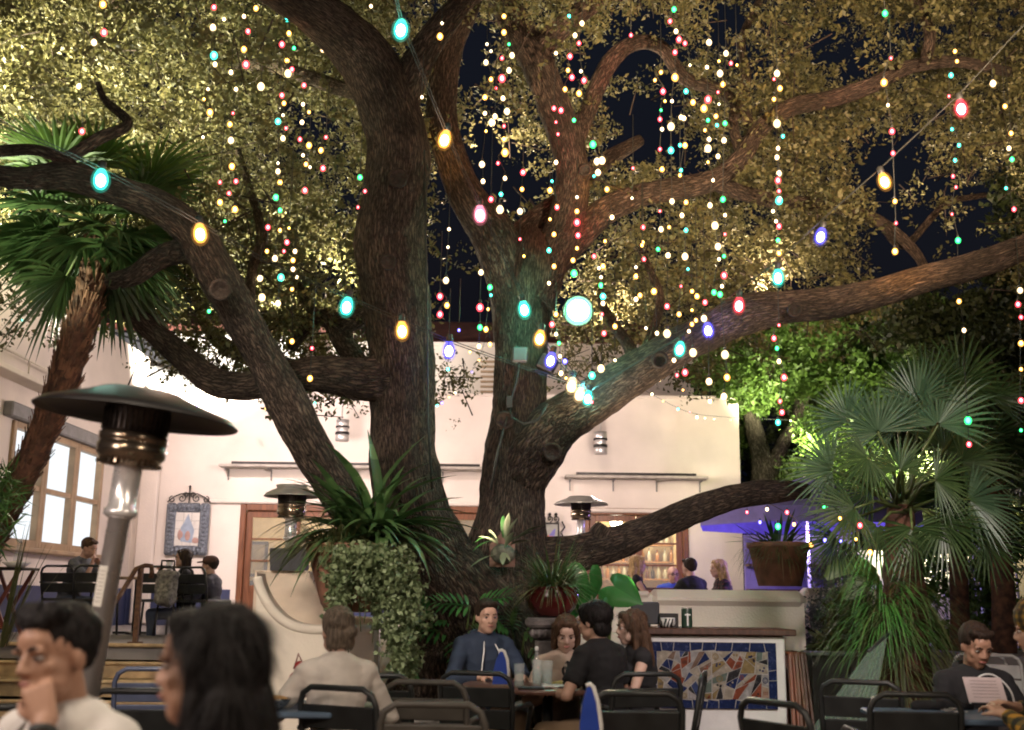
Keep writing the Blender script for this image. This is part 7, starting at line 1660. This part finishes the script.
# lime trees and the palms
spot('garden_flood',(4.95,18.4,3.3),(5.2,21,6.6),2600,(1,.96,.60),64,.5,.12)
spot('garden_flood',(5.0,16.3,3.7),(5.6,19,4.2),420,(1,.96,.60),110,.7,.12)
spot('garden_flood',(6.6,17.6,3.4),(6.6,22,6.0),1300,(1,.96,.60),120,.7,.12)
spot('limb_fill',P(640,600,8.9),P(720,200,10.3),480,(1,.75,.54),62,.9,.08)  # added spots from below to lift the dark limbs
spot('limb_fill',P(470,600,8.7),P(520,180,9.9),330,(1,.75,.54),42,.9,.08)
spot('front_fill',(-2.2,3.2,3.9),(-1.9,9,1.0),1150,(1,.86,.74),48,.9,.2)  # added fill spots overhead for the walls and counter beyond the tables
spot('front_fill',(2.4,3.5,3.9),(2.0,10,1.0),950,(1,.83,.80),52,.9,.2)
spot('step_fill',(-5.2,9.5,4.2),(-4.6,12.2,.7),150,(1,.82,.6),70,.8,.15)  # added spot that brightens the stone steps
spot('garden_flood',(6.2,16.2,1.6),(6.2,19,3.6),500,(1,.95,.66),90,.7,.12)
spot('skirt_lamp',P(862,560,8.2),P(880,625,9.0),14,(.45,1,.42),80,.6,.05)
spot('palm_fill',(2.2,5.6,3.9),(3.4,9.2,1.9),80,(.88,1,.84),80,.8,.06)
point('flood_lamp_light',fc+fd*.12,28,(.35,1,.55),.06)
point('cyan_bulb_light',P(588,388,9.1),30,(.25,.9,1),.04)
point('violet_umbrella_light',(uc.x,15.4,uc.z-.55),120,(.42,.30,1),.1)
point('terrace_fill',(-3.2,17.0,3.5),250,(1,.82,.78),.2)  # added fill points for the lower wall behind the terrace
point('terrace_fill',(1.5,17.2,3.4),190,(1,.82,.74),.2)
for px,py,Y,w_,k in ((552,134,9.6,3.5,'R'),(590,222,9.8,3.5,'R'),(631,60,10.1,4,'R'),(780,99,9.9,5,'A'),(607,189,9.8,4,'A'),(690,200,9.9,4,'A'),(708,322,8.9,4,'B'),(524,316,9.2,10,'T'),(447,150,9.2,3.5,'A'),(895,262,8.3,9,'A'),(850,110,9.8,4,'R')): point('bulb_light',P(px,py,Y),w_,BC[k][0],.03)
point('heater_pole_fill',(-2.9,2.5,2.3),110,(1,.82,.74),.4)  # added unseen lamp off to the left, brightens the heater pole
point('street_light',(7.6,16.2,2.6),40,(1,.85,.45),.1)
point('bar_light',(xb(640),22.6,TZ+2.3),170,(1,.80,.52),.15)
point('dining_light',(xb(300),22.2,TZ+2.2),120,(1,.80,.50),.15)
# added unseen festoons overhead, fill light for the front tables

def over(label,pts,cols,power):
    c=[Vector(a) for a in catmull(pts,8)]; t=thing('festoon_string',label,'string lights',c[len(c)//2],group='festoon strings'); m=MB(); m.tube(c,.005,5); m.build('cord',m_cord,t)
    for i,k in enumerate(cols):
        p=c[int((i+.5)/len(cols)*(len(c)-1))]-Vector((0,0,.1)); bulb_big(t,p,k,0,1.3); l=point('bulb_light',p-Vector((0,0,.12)),power,tuple(.5+.5*x for x in BC[k][0]),.12)
over('added unseen festoon of amber and white bulbs, fill light for the left front tables',[(-4.0,-1.5,3.7),(-2.2,.6,3.4),(-.6,3.4,3.6)],'WAWW',75)
over('added unseen festoon of amber and white bulbs, fill light for the right front tables',[(4.2,-1.0,3.7),(2.6,1.2,3.5),(1.3,3.8,3.7)],'WAWW',75)
for px,py,k in A[:2]+B[:2]+C_[:2]: point('bulb_light',P(px,py,(yA(px) if (px,py,k) in A else yB(py) if (px,py,k) in B else yC(px))-.12)-Vector((0,0,.1)),9,tuple(.6+.4*x for x in BC[k][0]),.05)
bpy.data.scenes.remove(TMP)
